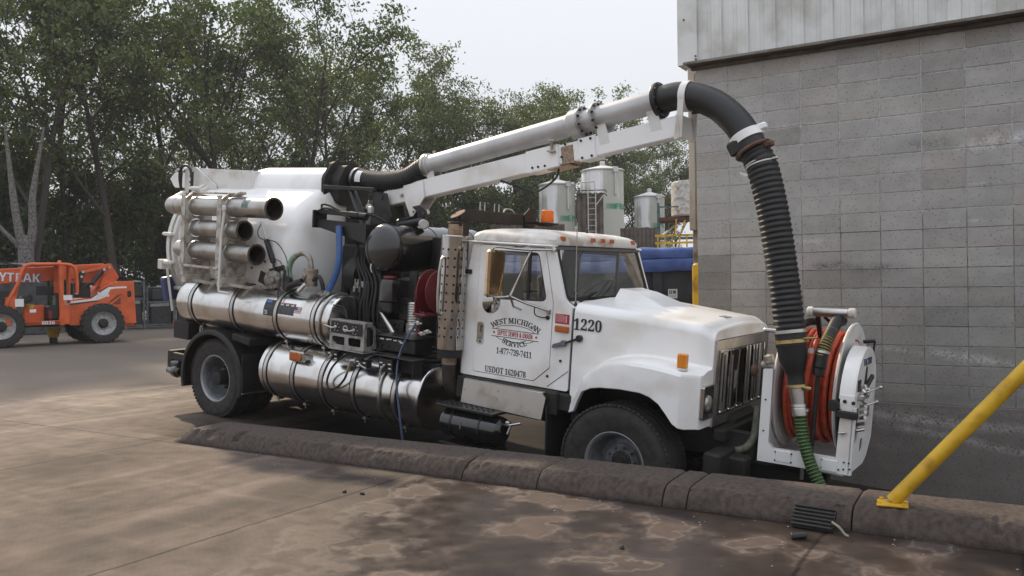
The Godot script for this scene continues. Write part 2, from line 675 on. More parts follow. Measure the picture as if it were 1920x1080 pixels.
func setting() -> void:
	var S := 1400
	var W := 16.5
	var x0 := -14.0
	var z0 := -15.0
	var na := noise_bytes(1, 0.0035, 6, S)
	var nb := noise_bytes(2, 0.012, 5, S)
	var nc := noise_bytes(3, 0.05, 4, S)
	var nd := noise_bytes(4, 0.02, 4, S, Vector2(1.0, 0.12))
	var ne := noise_bytes(6, 0.03, 4, S, Vector2(0.16, 1.0))
	var col := PackedByteArray()
	col.resize(S * S * 3)
	var ro := PackedByteArray()
	ro.resize(S * S)
	var inv := 1.0 / 255.0
	for j in S:
		var z := z0 + W * (j + 0.5) / S
		for i in S:
			var at := j * S + i
			var x := x0 + W * (i + 0.5) / S
			var a := na[at] * inv * 2.0 - 1.0
			var b := nb[at] * inv * 2.0 - 1.0
			var c := nc[at] * inv * 2.0 - 1.0
			var d := nd[at] * inv * 2.0 - 1.0
			var e2 := ne[at] * inv * 2.0 - 1.0
			var l := 1.0 + a * 0.5 + b * 0.42 + c * 0.34 + (((at * 7919 + (at >> 7) * 104729) % 1000) / 1000.0 - 0.5) * 0.22 + maxf(d - 0.08, 0.0) * 1.0 * smoothstep(-2.5, -6.0, x) + maxf(e2 - 0.22, 0.0) * 0.9
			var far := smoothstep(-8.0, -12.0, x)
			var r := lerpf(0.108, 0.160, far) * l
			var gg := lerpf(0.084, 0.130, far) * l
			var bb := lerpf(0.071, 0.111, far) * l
			var k := 0.82
			# oil and rubber stains
			var st := smoothstep(0.22, 0.6, -a + b * 0.35 + c * 0.15) * 0.45
			r *= 1.0 - st
			gg *= 1.0 - st
			bb *= 1.0 - st
			# the wet patch, with pale mineral rims and islands that have dried
			var edge := -3.55
			if z < -3.5:
				edge = lerpf(-3.55, -5.1, clampf((-3.5 - z) / 2.5, 0.0, 1.0))
			if z > -6.0:
				var w := (x - edge) * 0.55 + a * 0.75 + b * 0.42 + c * 0.12 - 0.12
				w = minf(w, 0.30 - (a * 0.35 + b * 0.95 + c * 0.12))
				w = minf(w, smoothstep(-6.0, -5.8, z) * 2.0 - 0.4)
				var wet := smoothstep(0.0, 0.12, w)
				var rim := exp(-pow((w + 0.02) / 0.03, 2.0)) * (0.5 + 0.5 * b) + exp(-pow((w - 0.14) / 0.018, 2.0)) * clampf(0.15 + a * 0.7, 0.0, 0.3)
				var deep := 0.72 + 0.35 * smoothstep(0.1, 0.5, w)
				var ww := 1.0 + b * 0.35 + c * 0.3
				r = lerpf(r, 0.040 / deep * ww, wet)
				gg = lerpf(gg, 0.029 / deep * ww, wet)
				bb = lerpf(bb, 0.0245 / deep * ww, wet)
				var damp := smoothstep(0.0, 0.3, (x - edge) * 0.55) * (1.0 - wet)
				r *= 1.0 - 0.38 * damp
				gg *= 1.0 - 0.42 * damp
				bb *= 1.0 - 0.42 * damp
				k = lerpf(k, 0.7, damp)
				r = lerpf(r, 0.19, clampf(rim, 0.0, 0.7))
				gg = lerpf(gg, 0.162, clampf(rim, 0.0, 0.7))
				bb = lerpf(bb, 0.143, clampf(rim, 0.0, 0.7))
				k = lerpf(k, 0.36 + c * 0.14, wet)
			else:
				# ramp grime below the curb, darkened more to paint in shade under the truck
				var grime_shade := smoothstep(-9.4, -7.6, x) * 0.78
				r *= 1.0 - grime_shade
				gg *= 1.0 - grime_shade
				bb *= 1.0 - grime_shade
			# joints between the slabs and a crack
			var jd := 9.0
			for jx: float in [-4.56, -1.06, -8.06, -11.56]:
				jd = minf(jd, absf(x - jx + c * 0.012 + a * 0.05))
			jd = minf(jd, absf(z + 5.78 + c * 0.012 + a * 0.03))
			jd = minf(jd, absf(z + 9.9 + c * 0.012))
			if jd < 0.03:
				var e := smoothstep(0.006, 0.018, jd)
				r *= lerpf(0.3, 1.0, e)
				gg *= lerpf(0.3, 1.0, e)
				bb *= lerpf(0.3, 1.0, e)
			var fade := smoothstep(0.0, 1.2, minf(minf(x - x0, x0 + W - x), minf(z - z0, z0 + W - z)))
			r = lerpf(FAR_COLOR.r, r, fade)
			gg = lerpf(FAR_COLOR.g, gg, fade)
			bb = lerpf(FAR_COLOR.b, bb, fade)
			k = lerpf(0.85, k, fade)
			col[at * 3] = int(255.0 * pow(clampf(r, 0.0, 1.0), 0.4545))
			col[at * 3 + 1] = int(255.0 * pow(clampf(gg, 0.0, 1.0), 0.4545))
			col[at * 3 + 2] = int(255.0 * pow(clampf(bb, 0.0, 1.0), 0.4545))
			ro[at] = int(255.0 * clampf(k, 0.0, 1.0))
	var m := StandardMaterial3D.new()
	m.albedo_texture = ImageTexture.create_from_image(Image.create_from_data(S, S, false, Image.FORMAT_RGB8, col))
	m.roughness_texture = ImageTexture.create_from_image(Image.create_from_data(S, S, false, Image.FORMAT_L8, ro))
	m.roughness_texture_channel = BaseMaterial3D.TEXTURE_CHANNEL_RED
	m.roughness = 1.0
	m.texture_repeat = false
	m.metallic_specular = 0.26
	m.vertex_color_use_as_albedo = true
	m.detail_enabled = true
	m.detail_blend_mode = BaseMaterial3D.BLEND_MODE_MUL
	m.detail_albedo = ntex(31, 0.06, [[0.0, g(0.35)], [0.3, g(0.66)], [0.45, g(0.82)], [0.6, g(0.92)], [1.0, g(1.0)]], 6, 1024)
	m.detail_uv_layer = BaseMaterial3D.DETAIL_UV_2
	m.uv2_triplanar = true
	m.uv2_world_triplanar = true
	m.uv2_scale = Vector3(0.32, 0.7, 0.95)
	# one sheet: fine rows near the camera and over the ramp, wide ones out to the horizon
	var xs := [-900.0, -400.0, -200.0, -120.0]
	var x := -80.0
	while x < -14.0:
		xs.append(x)
		x += 1.5
	while x < 4.0:
		xs.append(x)
		x += 0.3
	xs.append_array([6.0, 10.0, 20.0, 60.0, 200.0, 900.0])
	var zs := [-900.0, -400.0, -200.0, -120.0]
	var z := -80.0
	while z < -16.5:
		zs.append(z)
		z += 1.5
	while z < -6.7:
		zs.append(z)
		z += 0.3
	zs.append_array([-6.36, -6.32])
	z = -5.9
	while z < 1.6:
		zs.append(z)
		z += 0.6
	zs.append_array([4.0, 10.0, 30.0, 100.0, 400.0, 900.0])
	var st := SurfaceTool.new()
	st.begin(Mesh.PRIMITIVE_TRIANGLES)
	noise.seed = 77
	noise.frequency = 0.09
	noise.fractal_octaves = 4
	for b: float in zs:
		for a: float in xs:
			var far := smoothstep(12.0, 18.0, maxf(absf(a + 5.7), absf(b + 6.7)))
			var t := 1.0 + noise.get_noise_2d(a, b * 1.6) * 0.75 * far  # random tone on the far lot, also painting in stripes of sun
			st.set_color(Color(t, t, t))
			st.set_uv(Vector2((a - x0) / W, (b - z0) / W))
			st.set_normal(Vector3.UP)
			st.add_vertex(Vector3(a, ground_y(a, b), b))
	var nx := xs.size()
	for b in zs.size() - 1:
		for a in nx - 1:
			var p := b * nx + a
			for q: int in [p, p + 1, p + nx + 1, p, p + nx + 1, p + nx]:
				st.add_index(q)
	st.generate_normals()
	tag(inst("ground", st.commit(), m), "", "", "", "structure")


# ---------- block building on the right ----------
func building() -> void:
	var B := thing("block_building", "grey concrete block building with pale ribbed metal siding above, beside the truck's nose", "building", Vector3(0, 0, 0))
	var wz := -9.665
	# a stained, pitted face texture laid over the whole wall
	var S := 1024
	var X0 := -3.4
	var Y0 := -1.3
	var WW := 5.6
	var na := noise_bytes(41, 0.006, 5, S)
	var nb := noise_bytes(42, 0.03, 4, S)
	var nc := noise_bytes(43, 0.16, 2, S)
	var nd := noise_bytes(44, 0.02, 4, S, Vector2(0.08, 1.0))
	var d := PackedByteArray()
	d.resize(S * S * 3)
	var marks := []
	# x, y, half width, half height, slope, strength (light above 0, dark below)
	for k: Array in [[-2.0, 3.42, 0.25, 0.02, 0.0, 0.5], [-0.55, 2.99, 0.5, 0.025, -0.02, 0.35], [0.05, 3.05, 0.5, 0.07, 0.05, 0.75], [-0.75, 3.07, 0.28, 0.09, 0.0, -0.5],
			[-1.72, 1.83, 0.2, 0.06, 0.0, -0.75], [-1.25, 1.78, 0.28, 0.07, 0.0, -0.6], [-2.3, 1.5, 0.25, 0.2, 0.0, -0.3], [-1.1, 0.92, 0.25, 0.02, -0.1, 0.35], [-0.45, 0.86, 0.3, 0.05, -0.12, 0.45],
			[0.0, 0.80, 0.35, 0.03, -0.1, 0.3], [-0.3, 0.17, 1.3, 0.05, -0.05, 0.4], [-0.9, 0.2, 0.45, 0.05, -0.06, 0.55], [-0.75, 0.06, 0.5, 0.035, -0.13, 0.55], [0.05, -0.07, 0.4, 0.035, -0.13, 0.5], [-0.6, 0.43, 1.6, 0.05, 0.0, -0.35], [-0.7, 0.3, 1.6, 0.03, 0.0, 0.12],
			[-1.2, -0.1, 0.3, 0.05, 0.0, 0.12], [0.3, -0.3, 0.3, 0.06, 0.1, 0.12], [-0.35, 2.25, 0.2, 0.012, 0.0, 0.4], [-0.3, 2.63, 0.3, 0.01, 0.0, 0.3], [-2.7, 3.4, 0.35, 0.02, 0.0, 0.4], [-1.9, 2.1, 0.2, 0.03, 0.0, 0.25]]:
		marks.append(k)
	for j in S:
		var y := Y0 + WW * (1.0 - (j + 0.5) / S)
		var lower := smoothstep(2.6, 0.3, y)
		var near := []
		for k: Array in marks:
			if absf(y - k[1]) < k[3] * 3.0 + absf(k[4]) * k[2] * 2.0:
				near.append(k)
		for i in S:
			var at := j * S + i
			var a := na[at] / 127.5 - 1.0
			var b := nb[at] / 127.5 - 1.0
			var c := nc[at] / 127.5 - 1.0
			var l := 1.0 + a * 0.16 + b * 0.10 + (nd[at] / 127.5 - 1.0) * 0.10
			if c < -0.55:
				l *= 0.55
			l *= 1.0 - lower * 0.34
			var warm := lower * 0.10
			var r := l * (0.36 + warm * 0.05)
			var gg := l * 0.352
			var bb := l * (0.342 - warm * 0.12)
			if near:
				var x := X0 + WW * (i + 0.5) / S
				for k: Array in near:
					var u: float = (x - k[0]) / k[2]
					var v: float = (y - k[1] - k[4] * (x - k[0])) / k[3]
					var w := exp(-(u * u * u * u + v * v)) * clampf(0.6 + b * 0.9 + c * 0.9, 0.0, 1.2) * absf(k[5])
					if w > 0.01:
						var to := 0.62 if k[5] > 0 else 0.07
						r = lerpf(r, to, minf(w, 0.9))
						gg = lerpf(gg, to, minf(w, 0.9))
						bb = lerpf(bb, to * 1.02, minf(w, 0.9))
			d[at * 3] = int(255.0 * pow(clampf(r, 0.0, 1.0), 0.4545))
			d[at * 3 + 1] = int(255.0 * pow(clampf(gg, 0.0, 1.0), 0.4545))
			d[at * 3 + 2] = int(255.0 * pow(clampf(bb, 0.0, 1.0), 0.4545))
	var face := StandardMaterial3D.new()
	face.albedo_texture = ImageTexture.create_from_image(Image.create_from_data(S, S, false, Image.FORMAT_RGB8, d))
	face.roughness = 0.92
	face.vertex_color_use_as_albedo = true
	var mortar := tex(mat(g(0.56), 0.95), M.fine, 1.5, true)
	var mortar_low := tex(mat(Color(0.30, 0.28, 0.265), 0.95), M.grime, 1.5, true)
	var uvof := func(p: Vector3) -> Vector2: return Vector2((p.x - X0) / WW, 1.0 - (p.y - Y0) / WW)
	# wall core with its mortar, and the concrete foundation below
	var core := MB.new()
	box(core, Vector3(-0.62, 3.285, wz - 0.1065), Vector3(5.2, 1.87, 0.205))
	box(core, Vector3(-3.12, 2.29, wz - 3.2), Vector3(0.2, 3.86, 6.0))
	obj("wall", core, mortar, B)
	core = MB.new()
	box(core, Vector3(-0.62, 1.35, wz - 0.1065), Vector3(5.2, 1.99, 0.205))
	obj("wall", core, mortar_low, B)
	var lo := -3.235
	var r2 := RandomNumberGenerator.new()
	r2.seed = 5
	for row in 19:
		var y1 := 4.216 - row * 0.2032
		for cnum in range(-1, 12):
			var xa := cnum * 0.4064 - 2.837
			var xb := xa + 0.4064
			if cnum == -1:
				xa = lo
			var b := MB.new()
			b.colored = true
			var tone := r2.randf_range(0.91, 1.07)
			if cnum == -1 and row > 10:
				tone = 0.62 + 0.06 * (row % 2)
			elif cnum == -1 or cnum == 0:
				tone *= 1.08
			if r2.randf() < 0.08:
				tone *= 0.85
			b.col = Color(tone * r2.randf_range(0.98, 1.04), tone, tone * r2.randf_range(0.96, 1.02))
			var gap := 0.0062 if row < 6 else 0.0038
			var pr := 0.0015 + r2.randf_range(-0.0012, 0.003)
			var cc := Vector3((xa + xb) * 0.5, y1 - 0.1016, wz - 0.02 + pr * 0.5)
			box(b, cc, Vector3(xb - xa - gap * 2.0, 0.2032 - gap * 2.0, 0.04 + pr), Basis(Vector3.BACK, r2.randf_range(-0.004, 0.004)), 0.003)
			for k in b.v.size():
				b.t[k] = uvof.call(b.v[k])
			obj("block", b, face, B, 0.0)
	var f := MB.new()
	f.colored = true
	f.col = Color(0.62, 0.59, 0.58)
	box(f, Vector3(-0.62, -0.475, wz - 0.12), Vector3(5.24, 1.66, 0.29), Basis(), 0.008)
	for k in f.v.size():
		f.t[k] = uvof.call(f.v[k])
	obj("foundation", f, face, B, 0.0)
	# ribbed siding panels: three ribs to a panel
	var pale := tex(mat(Color(0.72, 0.735, 0.725), 0.5), ntex(51, 0.01, [[0.0, Color(0.8, 0.79, 0.77)], [0.5, g(0.94)], [1.0, g(1.0)]], 5), 0.35, true)
	var pz := wz + 0.12
	var pitch := 0.3055
	var sx := -3.16
	var k := 0
	while sx < 2.0:
		var b := MB.new()
		for q in 3:
			var rows := []
			var prof := [[0.0, 0.0], [0.062, 0.0], [0.066, 0.005], [0.118, 0.005], [0.122, 0.001], [0.164, 0.001], [0.176, 0.03], [0.214, 0.03], [0.218, 0.034], [0.266, 0.034], [0.270, 0.03], [0.294, 0.03], [pitch, 0.0]]
			for yy: float in [4.262, 7.5]:
				var rr := []
				for p: Array in prof:
					rr.append(Vector3(sx + q * pitch + p[0], yy, pz + p[1] + 0.001 * (k % 2)))
				rows.append(rr)
			grid(b, rows, Vector3(sx, 5, pz - 5))
		obj("siding_panel", b, pale, B, 10.0)
		sx += pitch * 3.0
		k += 1
	var tr := MB.new()
	box(tr, Vector3(-3.275, 5.87, pz + 0.02), Vector3(0.24, 3.25, 0.05), Basis(), 0.004)
	box(tr, Vector3(-3.385, 5.87, pz - 0.1), Vector3(0.02, 3.25, 0.29), Basis(), 0.003)
	obj("corner_trim", tr, pale, B)
	var sc := MB.new()
	for s: Array in [[-3.168, 4.29], [-3.165, 5.05], [-3.31, 4.78], [-3.172, 4.33]]:
		cyl(sc, Vector3(s[0], s[1], pz + 0.044), Vector3(s[0], s[1], pz + 0.056), 0.012, 8)
	obj("screw", sc, M.rust, B)
	var brown := tex(mat(Color(0.085, 0.07, 0.058), 0.7), M.grime, 0.7, true)
	var ang := MB.new()
	box(ang, Vector3(-0.62, 4.247, pz - 0.03), Vector3(5.36, 0.012, 0.20))
	box(ang, Vector3(-0.62, 4.218, pz - 0.085), Vector3(5.3, 0.04, 0.06), Basis(), 0.004)
	obj("base_angle", ang, brown, B)
	var drip := MB.new()
	box(drip, Vector3(-0.62, 4.255, pz + 0.068), Vector3(5.4, 0.03, 0.012), Basis(), 0.003)
	obj("drip_edge", drip, tex(mat(Color(0.2, 0.185, 0.165), 0.6), M.grime, 0.6, true), B)
	var back := MB.new()
	box(back, Vector3(-0.7, 5.87, pz - 0.12), Vector3(5.36, 3.2, 0.2))
	box(back, Vector3(-3.3, 5.87, pz - 3.2), Vector3(0.16, 3.2, 6.0))
	obj("upper_wall", back, pale, B)
	var roof := MB.new()
	box(roof, Vector3(-0.62, 7.55, wz - 3.0), Vector3(5.8, 0.12, 6.6))
	obj("roof", roof, brown, B)
	# the lower wing behind the corner: a beige clad column over a concrete foot
	var A := thing("building_wing", "beige metal clad corner of a building wing behind the block wall's left edge", "building")
	var w := MB.new()
	box(w, Vector3(-3.72, 4.3, -12.2), Vector3(0.28, 3.8, 2.0), Basis(), 0.01)
	box(w, Vector3(-3.80, 4.3, -11.18), Vector3(0.09, 3.8, 0.05), Basis(), 0.008)
	obj("cladding", w, tex(mat(Color(0.42, 0.385, 0.335), 0.6), M.clean, 0.4, true), A)
	var ft := MB.new()
	box(ft, Vector3(-3.71, 0.8, -12.22), Vector3(0.26, 3.2, 1.9), Basis(), 0.01)
	obj("concrete_foot", ft, tex(mat(Color(0.30, 0.27, 0.24), 0.9), M.grime, 0.8, true), A)


# ---------- the long curb ----------
func curb() -> void:
	var C := thing("concrete_curb", "long worn brown concrete curb in broken sections in front of the truck", "curb")
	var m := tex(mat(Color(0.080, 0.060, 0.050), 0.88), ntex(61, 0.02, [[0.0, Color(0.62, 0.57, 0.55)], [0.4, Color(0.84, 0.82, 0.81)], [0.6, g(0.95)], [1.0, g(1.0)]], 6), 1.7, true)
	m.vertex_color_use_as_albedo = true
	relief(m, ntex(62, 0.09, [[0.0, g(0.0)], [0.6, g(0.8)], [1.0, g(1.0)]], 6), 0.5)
	noise.seed = 5
	noise.frequency = 2.2
	noise.fractal_octaves = 4
	var cuts := [-7.95, -4.035, -3.305, -2.24, -2.055, -0.93, 1.3, 3.0]
	for s in cuts.size() - 1:
		var xa: float = cuts[s] + 0.006
		var xb: float = cuts[s + 1] - 0.006
		var b := MB.new()
		b.colored = true
		var prof := [[-5.78, -0.4], [-5.80, 0.0], [-5.812, 0.03], [-5.834, 0.07], [-5.858, 0.108], [-5.876, 0.132], [-5.886, 0.144], [-5.900, 0.155], [-5.918, 0.160], [-5.95, 0.162], [-6.02, 0.163], [-6.12, 0.166], [-6.22, 0.168], [-6.32, 0.168], [-6.37, 0.155], [-6.395, 0.11], [-6.40, -0.15], [-6.405, -1.2]]
		var rings := []
		var n := maxi(3, int((xb - xa) / 0.03))
		for i in n + 1:
			var x := lerpf(xa, xb, float(i) / n)
			var ends := minf(x - xa, xb - x)
			var ring := []
			for p: Array in prof:
				var q := Vector3(x, p[1], p[0])
				if p[1] > -0.1:
					if p[0] < -5.87 and p[0] > -5.97:
						q += Vector3(0, 0.6, 0.6) * (noise.get_noise_3d(x * 14.0, p[1] * 30.0, p[0] * 30.0) * 0.016 - 0.004)
					var a := noise.get_noise_3d(x * 0.7, p[1] * 1.5, p[0] * 1.5) * 0.005 + noise.get_noise_3d(x * 4.0, p[1] * 4.0 + 9.0, p[0] * 4.0) * 0.0025
					q += Vector3(0, 0.8, 0.6).normalized() * a * (1.0 if p[1] > 0.04 else 0.4)
					# chipped arrises at the breaks
					q.y -= maxf(0.0, 0.03 - ends) * 0.6 * smoothstep(0.08, 0.16, p[1])
					if p[1] > 0.1 and p[1] < 0.169 and p[0] > -6.0:
						q += Vector3(0, -0.5, -0.5) * maxf(0.0, noise.get_noise_2d(x * 2.0, 40.0) - 0.16) * 0.16
				if x < -7.4:
					var f := clampf((x + 7.95) / 0.40, 0.0, 1.0)
					q.y = lerpf(minf(q.y, -0.03), q.y, sin(f * PI / 2))
				ring.append(q)
			rings.append(ring)
		grid(b, rings, Vector3((xa + xb) * 0.5, -0.5, -6.07))
		for e: int in [0, n]:
			for i in range(1, prof.size() - 1):
				b.tri(rings[e][0], rings[e][i], rings[e][i + 1], Vector3(-1 if e == 0 else 1, 0, 0))
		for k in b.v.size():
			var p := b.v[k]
			# paler flat top, bare aggregate along the worn arris, darker foot and random patches
			var pale_top := smoothstep(0.148, 0.162, p.y) * smoothstep(-0.25, 0.2, noise.get_noise_2d(p.x * 0.8, p.z * 2.0 + 20.0))
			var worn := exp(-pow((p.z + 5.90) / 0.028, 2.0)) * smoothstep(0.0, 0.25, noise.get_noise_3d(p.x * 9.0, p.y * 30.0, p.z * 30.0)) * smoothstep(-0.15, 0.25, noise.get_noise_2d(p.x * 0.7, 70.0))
			var darkening := smoothstep(0.05, 0.0, p.y) * 0.35 + 0.3 * smoothstep(0.1, 0.5, noise.get_noise_2d(p.x * 1.3, p.y * 5.0 + 50.0))
			var q := (1.0 + pale_top * 0.75 + worn * 1.5) * (1.0 - darkening)
			b.c[k] = Color(q, q * (1.0 - 0.02 * pale_top), q * (1.0 - 0.05 * pale_top))
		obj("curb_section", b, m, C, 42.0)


func facing(p: Vector3) -> float:
	# turn about y that brings local +z towards the yard where the photo was taken
	return atan2(-p.x, -p.z)


func silo(label: String, at: Vector3, r: float, top: float, word: String, band_y: float, seam_y: float, tone: float) -> void:
	var t := thing("storage_silo", label, "silo", Vector3(at.x, 0, at.z), facing(at), "storage silos behind the truck")
	var paint := tex(mat(Color(0.90, 0.90, 0.92) * tone, 0.6), M.streaks, 1.0)
	var b := MB.new()
	lathe(b, [Vector2(r, 0), Vector2(r, seam_y), Vector2(r, top)], Transform3D(Basis(Vector3.UP, 2.0), Vector3.ZERO), 48)
	obj("silo_wall", b, paint, t, 40.0)
	b = MB.new()
	lathe(b, [Vector2(r + 0.06, top - 0.05), Vector2(r + 0.07, top + 0.02), Vector2(r, top + 0.06), Vector2(0.15, top + 0.36), Vector2(0, top + 0.36)], Transform3D.IDENTITY, 48)
	obj("roof", b, M.silo_trim, t, 20.0)
	b = MB.new()
	cyl(b, Vector3(0, top + 0.34, 0), Vector3(0, top + 0.62, 0), 0.16, 14, 0.03)
	obj("vent_cap", b, M.silo_trim, t)
	b = MB.new()
	lathe(b, [Vector2(r, seam_y - 0.04), Vector2(r + 0.035, seam_y - 0.03), Vector2(r + 0.035, seam_y + 0.03), Vector2(r, seam_y + 0.04)], Transform3D.IDENTITY, 48)
	obj("seam_ring", b, M.silo_trim, t)
	b = MB.new()
	var a := 0.62
	var p := Vector3(sin(a) * (r + 0.05), 0, cos(a) * (r + 0.05))
	bar(b, p + Vector3(0, top - 1.6, 0), p + Vector3(0, top - 0.1, 0), 0.14, 0.1, 0.01, Vector3.RIGHT)
	box(b, p + Vector3(0, top - 0.05, 0), Vector3(0.36, 0.32, 0.16), Basis(Vector3.UP, a), 0.02)
	obj("overflow_pipe", b, M.silo_trim, t)
	if word:
		var green := mat(Color(0.05, 0.27, 0.15), 0.6)
		var sans := SystemFont.new()
		sans.font_names = PackedStringArray(["Droid Sans"])
		sans.font_weight = 700
		b = MB.new()
		for i in 10:
			var a0 := 0.15 + i * 0.05
			var row := []
			for yy: float in [band_y + 0.16, band_y - 0.16]:
				row.append([Vector3(sin(a0) * (r + 0.012), yy, cos(a0) * (r + 0.012)), Vector3(sin(a0 + 0.05 * (0.3 + i * 0.075)) * (r + 0.012), yy, cos(a0 + 0.05 * (0.3 + i * 0.075)) * (r + 0.012))])
			grid(b, row, Vector3.ZERO)
		obj("green_band", b, green, t)
		for i in word.length():
			var tm := TextMesh.new()
			tm.text = word[i]
			tm.font = sans
			tm.font_size = 48
			tm.pixel_size = 0.5 / 48.0
			tm.depth = 0.01
			var o := inst("lettering", tm, green, t)
			var aa := 0.72 + i * 0.33 / r
			o.transform = Transform3D(Basis(Vector3.UP, aa), Vector3(sin(aa) * (r + 0.015), band_y, cos(aa) * (r + 0.015)))


func fence_run(label: String, from: Vector3, to: Vector3, top: float, pitch: float, m: Material) -> void:
	var t := thing("corrugated_fence", label, "fence", from)
	var d := (to - from)
	d.y = 0
	var l := d.length()
	d = d.normalized()
	var n := d.cross(Vector3.UP)
	if n.dot(-from) < 0:
		n = -n
	var x := 0.0
	while x < l:
		var b := MB.new()
		var rows := []
		for y: float in [0.0, top + rng.randf_range(-0.03, 0.03)]:
			var row := []
			for p: Array in [[0.0, 0.0], [0.3, 0.0], [0.38, 0.07], [0.70, 0.07], [0.78, 0.0], [1.0, 0.0]]:
				row.append(d * (x + p[0] * pitch) + n * p[1] + Vector3(0, y, 0))
			rows.append(row)
		grid(b, rows, -n * 10.0)
		obj("sheet", b, m, t, 10.0)
		x += pitch
	var b := MB.new()
	bar(b, Vector3(0, top * 0.8, 0) - n * 0.08, d * l + Vector3(0, top * 0.8, 0) - n * 0.08, 0.1, 0.15)
	obj("rail", b, m, t)


func background() -> void:
	M.streaks = streak_texture()
	M.silo_trim = tex(mat(Color(0.6, 0.6, 0.59), 0.6), M.clean, 0.5, true)
	silo("short stained white silo left of the tall one, half hidden by the cab roof", Vector3(-24.41, 0, -46.0), 1.13, 8.05, "EPRA", 5.9, 4.75, 0.9)
	silo("tallest white silo with a green band behind the boom's middle", Vector3(-21.97, 0, -47.5), 1.31, 8.9, "PRA", 6.6, 4.2, 1.0)
	silo("rust streaked white silo at the right end of the row", Vector3(-22.45, 0, -56.5), 1.08, 8.1, "PR", 6.0, 4.9, 0.85)
	var brown := tex(mat(Color(0.115, 0.092, 0.080), 0.6), M.grime, 0.35, true)
	fence_run("tall brown corrugated fence left of the short silo", Vector3(-22.6, 0, -35.4), Vector3(-19.5, 0, -37.3), 4.85, 0.22, brown)
	fence_run("tall brown corrugated fence between the tall silo and the green rack", Vector3(-17.0, 0, -38.8), Vector3(-15.45, 0, -39.75), 4.62, 0.21, brown)
	# brown clad tower with a caged ladder between the two silos
	var t := thing("ladder_tower", "brown clad tower with a grey caged ladder between the two big silos", "tower", Vector3(-20.05, 0, -41.65), facing(Vector3(-20.05, 0, -41.65)))
	for i in 5:
		var b := MB.new()
		box(b, Vector3(-0.62 + i * 0.31, 3.45, -0.5), Vector3(0.22, 6.9, 0.9), Basis(), 0.03)
		obj("cladding_strip", b, brown, t)
	var b := MB.new()
	box(b, Vector3(0, 3.4, -0.55), Vector3(1.5, 6.8, 0.85))
	obj("core", b, brown, t)
	for x: float in [-0.1, 0.32]:
		b = MB.new()
		tube(b, [Vector3(x, 0.2, 0.15), Vector3(x, 7.1, 0.15)], 0.03, 6)
		obj("ladder_rail", b, M.silo_trim, t)
	b = MB.new()
	for i in 22:
		tube(b, [Vector3(-0.1, 0.4 + i * 0.31, 0.15), Vector3(0.32, 0.4 + i * 0.31, 0.15)], 0.014, 5)
	tag(obj("rungs", b, M.silo_trim, t), "", "", "", "stuff")
	for y: float in [7.0, 6.8]:
		b = MB.new()
		tube(b, [Vector3(-0.75, y, 0.1), Vector3(0.85, y, 0.15), Vector3(0.95, y, -0.9)], 0.03, 6)
		obj("guard_rail", b, M.dirty_black, t)
	b = MB.new()
	tube(b, [Vector3(-0.5, 6.9, 0.1), Vector3(-0.45, 7.45, 0.1), Vector3(0.25, 7.5, 0.1), Vector3(0.3, 7.0, 0.1)], 0.045, 8)
	tube(b, [Vector3(0.9, 6.9, 0.1), Vector3(0.35, 6.2, 0.12)], 0.03, 6)
	obj("hoop", b, M.silo_trim, t)
	# green pallet rack with a white tank on its rusty shelf
	t = thing("pallet_rack", "green steel rack with a rusty shelf by the wall's corner", "rack", Vector3(-10.4, 0, -28.7), facing(Vector3(-10.4, 0, -28.7)))
	var gsteel := tex(mat(Color(0.09, 0.15, 0.15), 0.6), M.grime, 1.0, true)
	for x: float in [-0.62, 1.6]:
		for z: float in [0.0, -1.0]:
			b = MB.new()
			box(b, Vector3(x, 2.33, z), Vector3(0.09, 4.66, 0.09), Basis(), 0.01)
			obj("upright", b, gsteel, t)
	for k: Array in [[4.5, 0.05], [3.36, 0.10]]:
		b = MB.new()
		box(b, Vector3(0.5, k[0], 0.02), Vector3(2.2, k[1], 0.05))
		obj("beam", b, gsteel, t)
	b = MB.new()
	bar(b, Vector3(-0.55, 3.42, -0.1), Vector3(0.5, 4.32, -0.9), 0.06, 0.06)
	obj("brace", b, M.silo_trim, t)
	b = MB.new()
	box(b, Vector3(0.5, 4.08, -0.45), Vector3(2.2, 0.14, 1.1), Basis(Vector3.BACK, 0.03), 0.01)
	obj("shelf", b, tex(mat(Color(0.10, 0.045, 0.035), 0.8), M.grime, 1.5, true), t)
	var p := Vector3(-9.9, 4.16, -29.5)
	t = thing("plastic_tank", "pale white tank standing on the rusty shelf of the green rack", "tank", p, facing(p))
	b = MB.new()
	lathe(b, [Vector2(0, 0), Vector2(0.86, 0), Vector2(0.9, 0.05), Vector2(0.9, 1.2), Vector2(0.86, 1.27), Vector2(0, 1.30)], Transform3D.IDENTITY, 40)
	obj("tank_wall", b, tex(mat(Color(0.60, 0.59, 0.57), 0.6), M.grime, 1.2, true), t, 30.0)
	b = MB.new()
	tube(b, [Vector3(0.3, 1.28, 0.6), Vector3(0.3, 1.42, 0.6), Vector3(0.5, 1.42, 0.5), Vector3(0.5, 1.28, 0.5)], 0.02, 6)
	tube(b, [Vector3(-0.6, 1.2, 0.66), Vector3(-0.6, 1.36, 0.66)], 0.02, 6)
	obj("lifting_eye", b, M.silo_trim, t)
	p = Vector3(-10.3, 0, -27.9)
	t = thing("yellow_platform", "yellow steel railing in front of the green rack", "railing", p, facing(p))
	for y: float in [3.42, 3.16]:
		b = MB.new()
		box(b, Vector3(0.3, y, 0), Vector3(1.7, 0.07, 0.06))
		obj("rail", b, M.yellow, t)
	for i in 7:
		b = MB.new()
		box(b, Vector3(-0.45 + i * 0.25, 1.7, 0), Vector3(0.05, 3.42, 0.05))
		obj("post", b, M.yellow, t)
	b = MB.new()
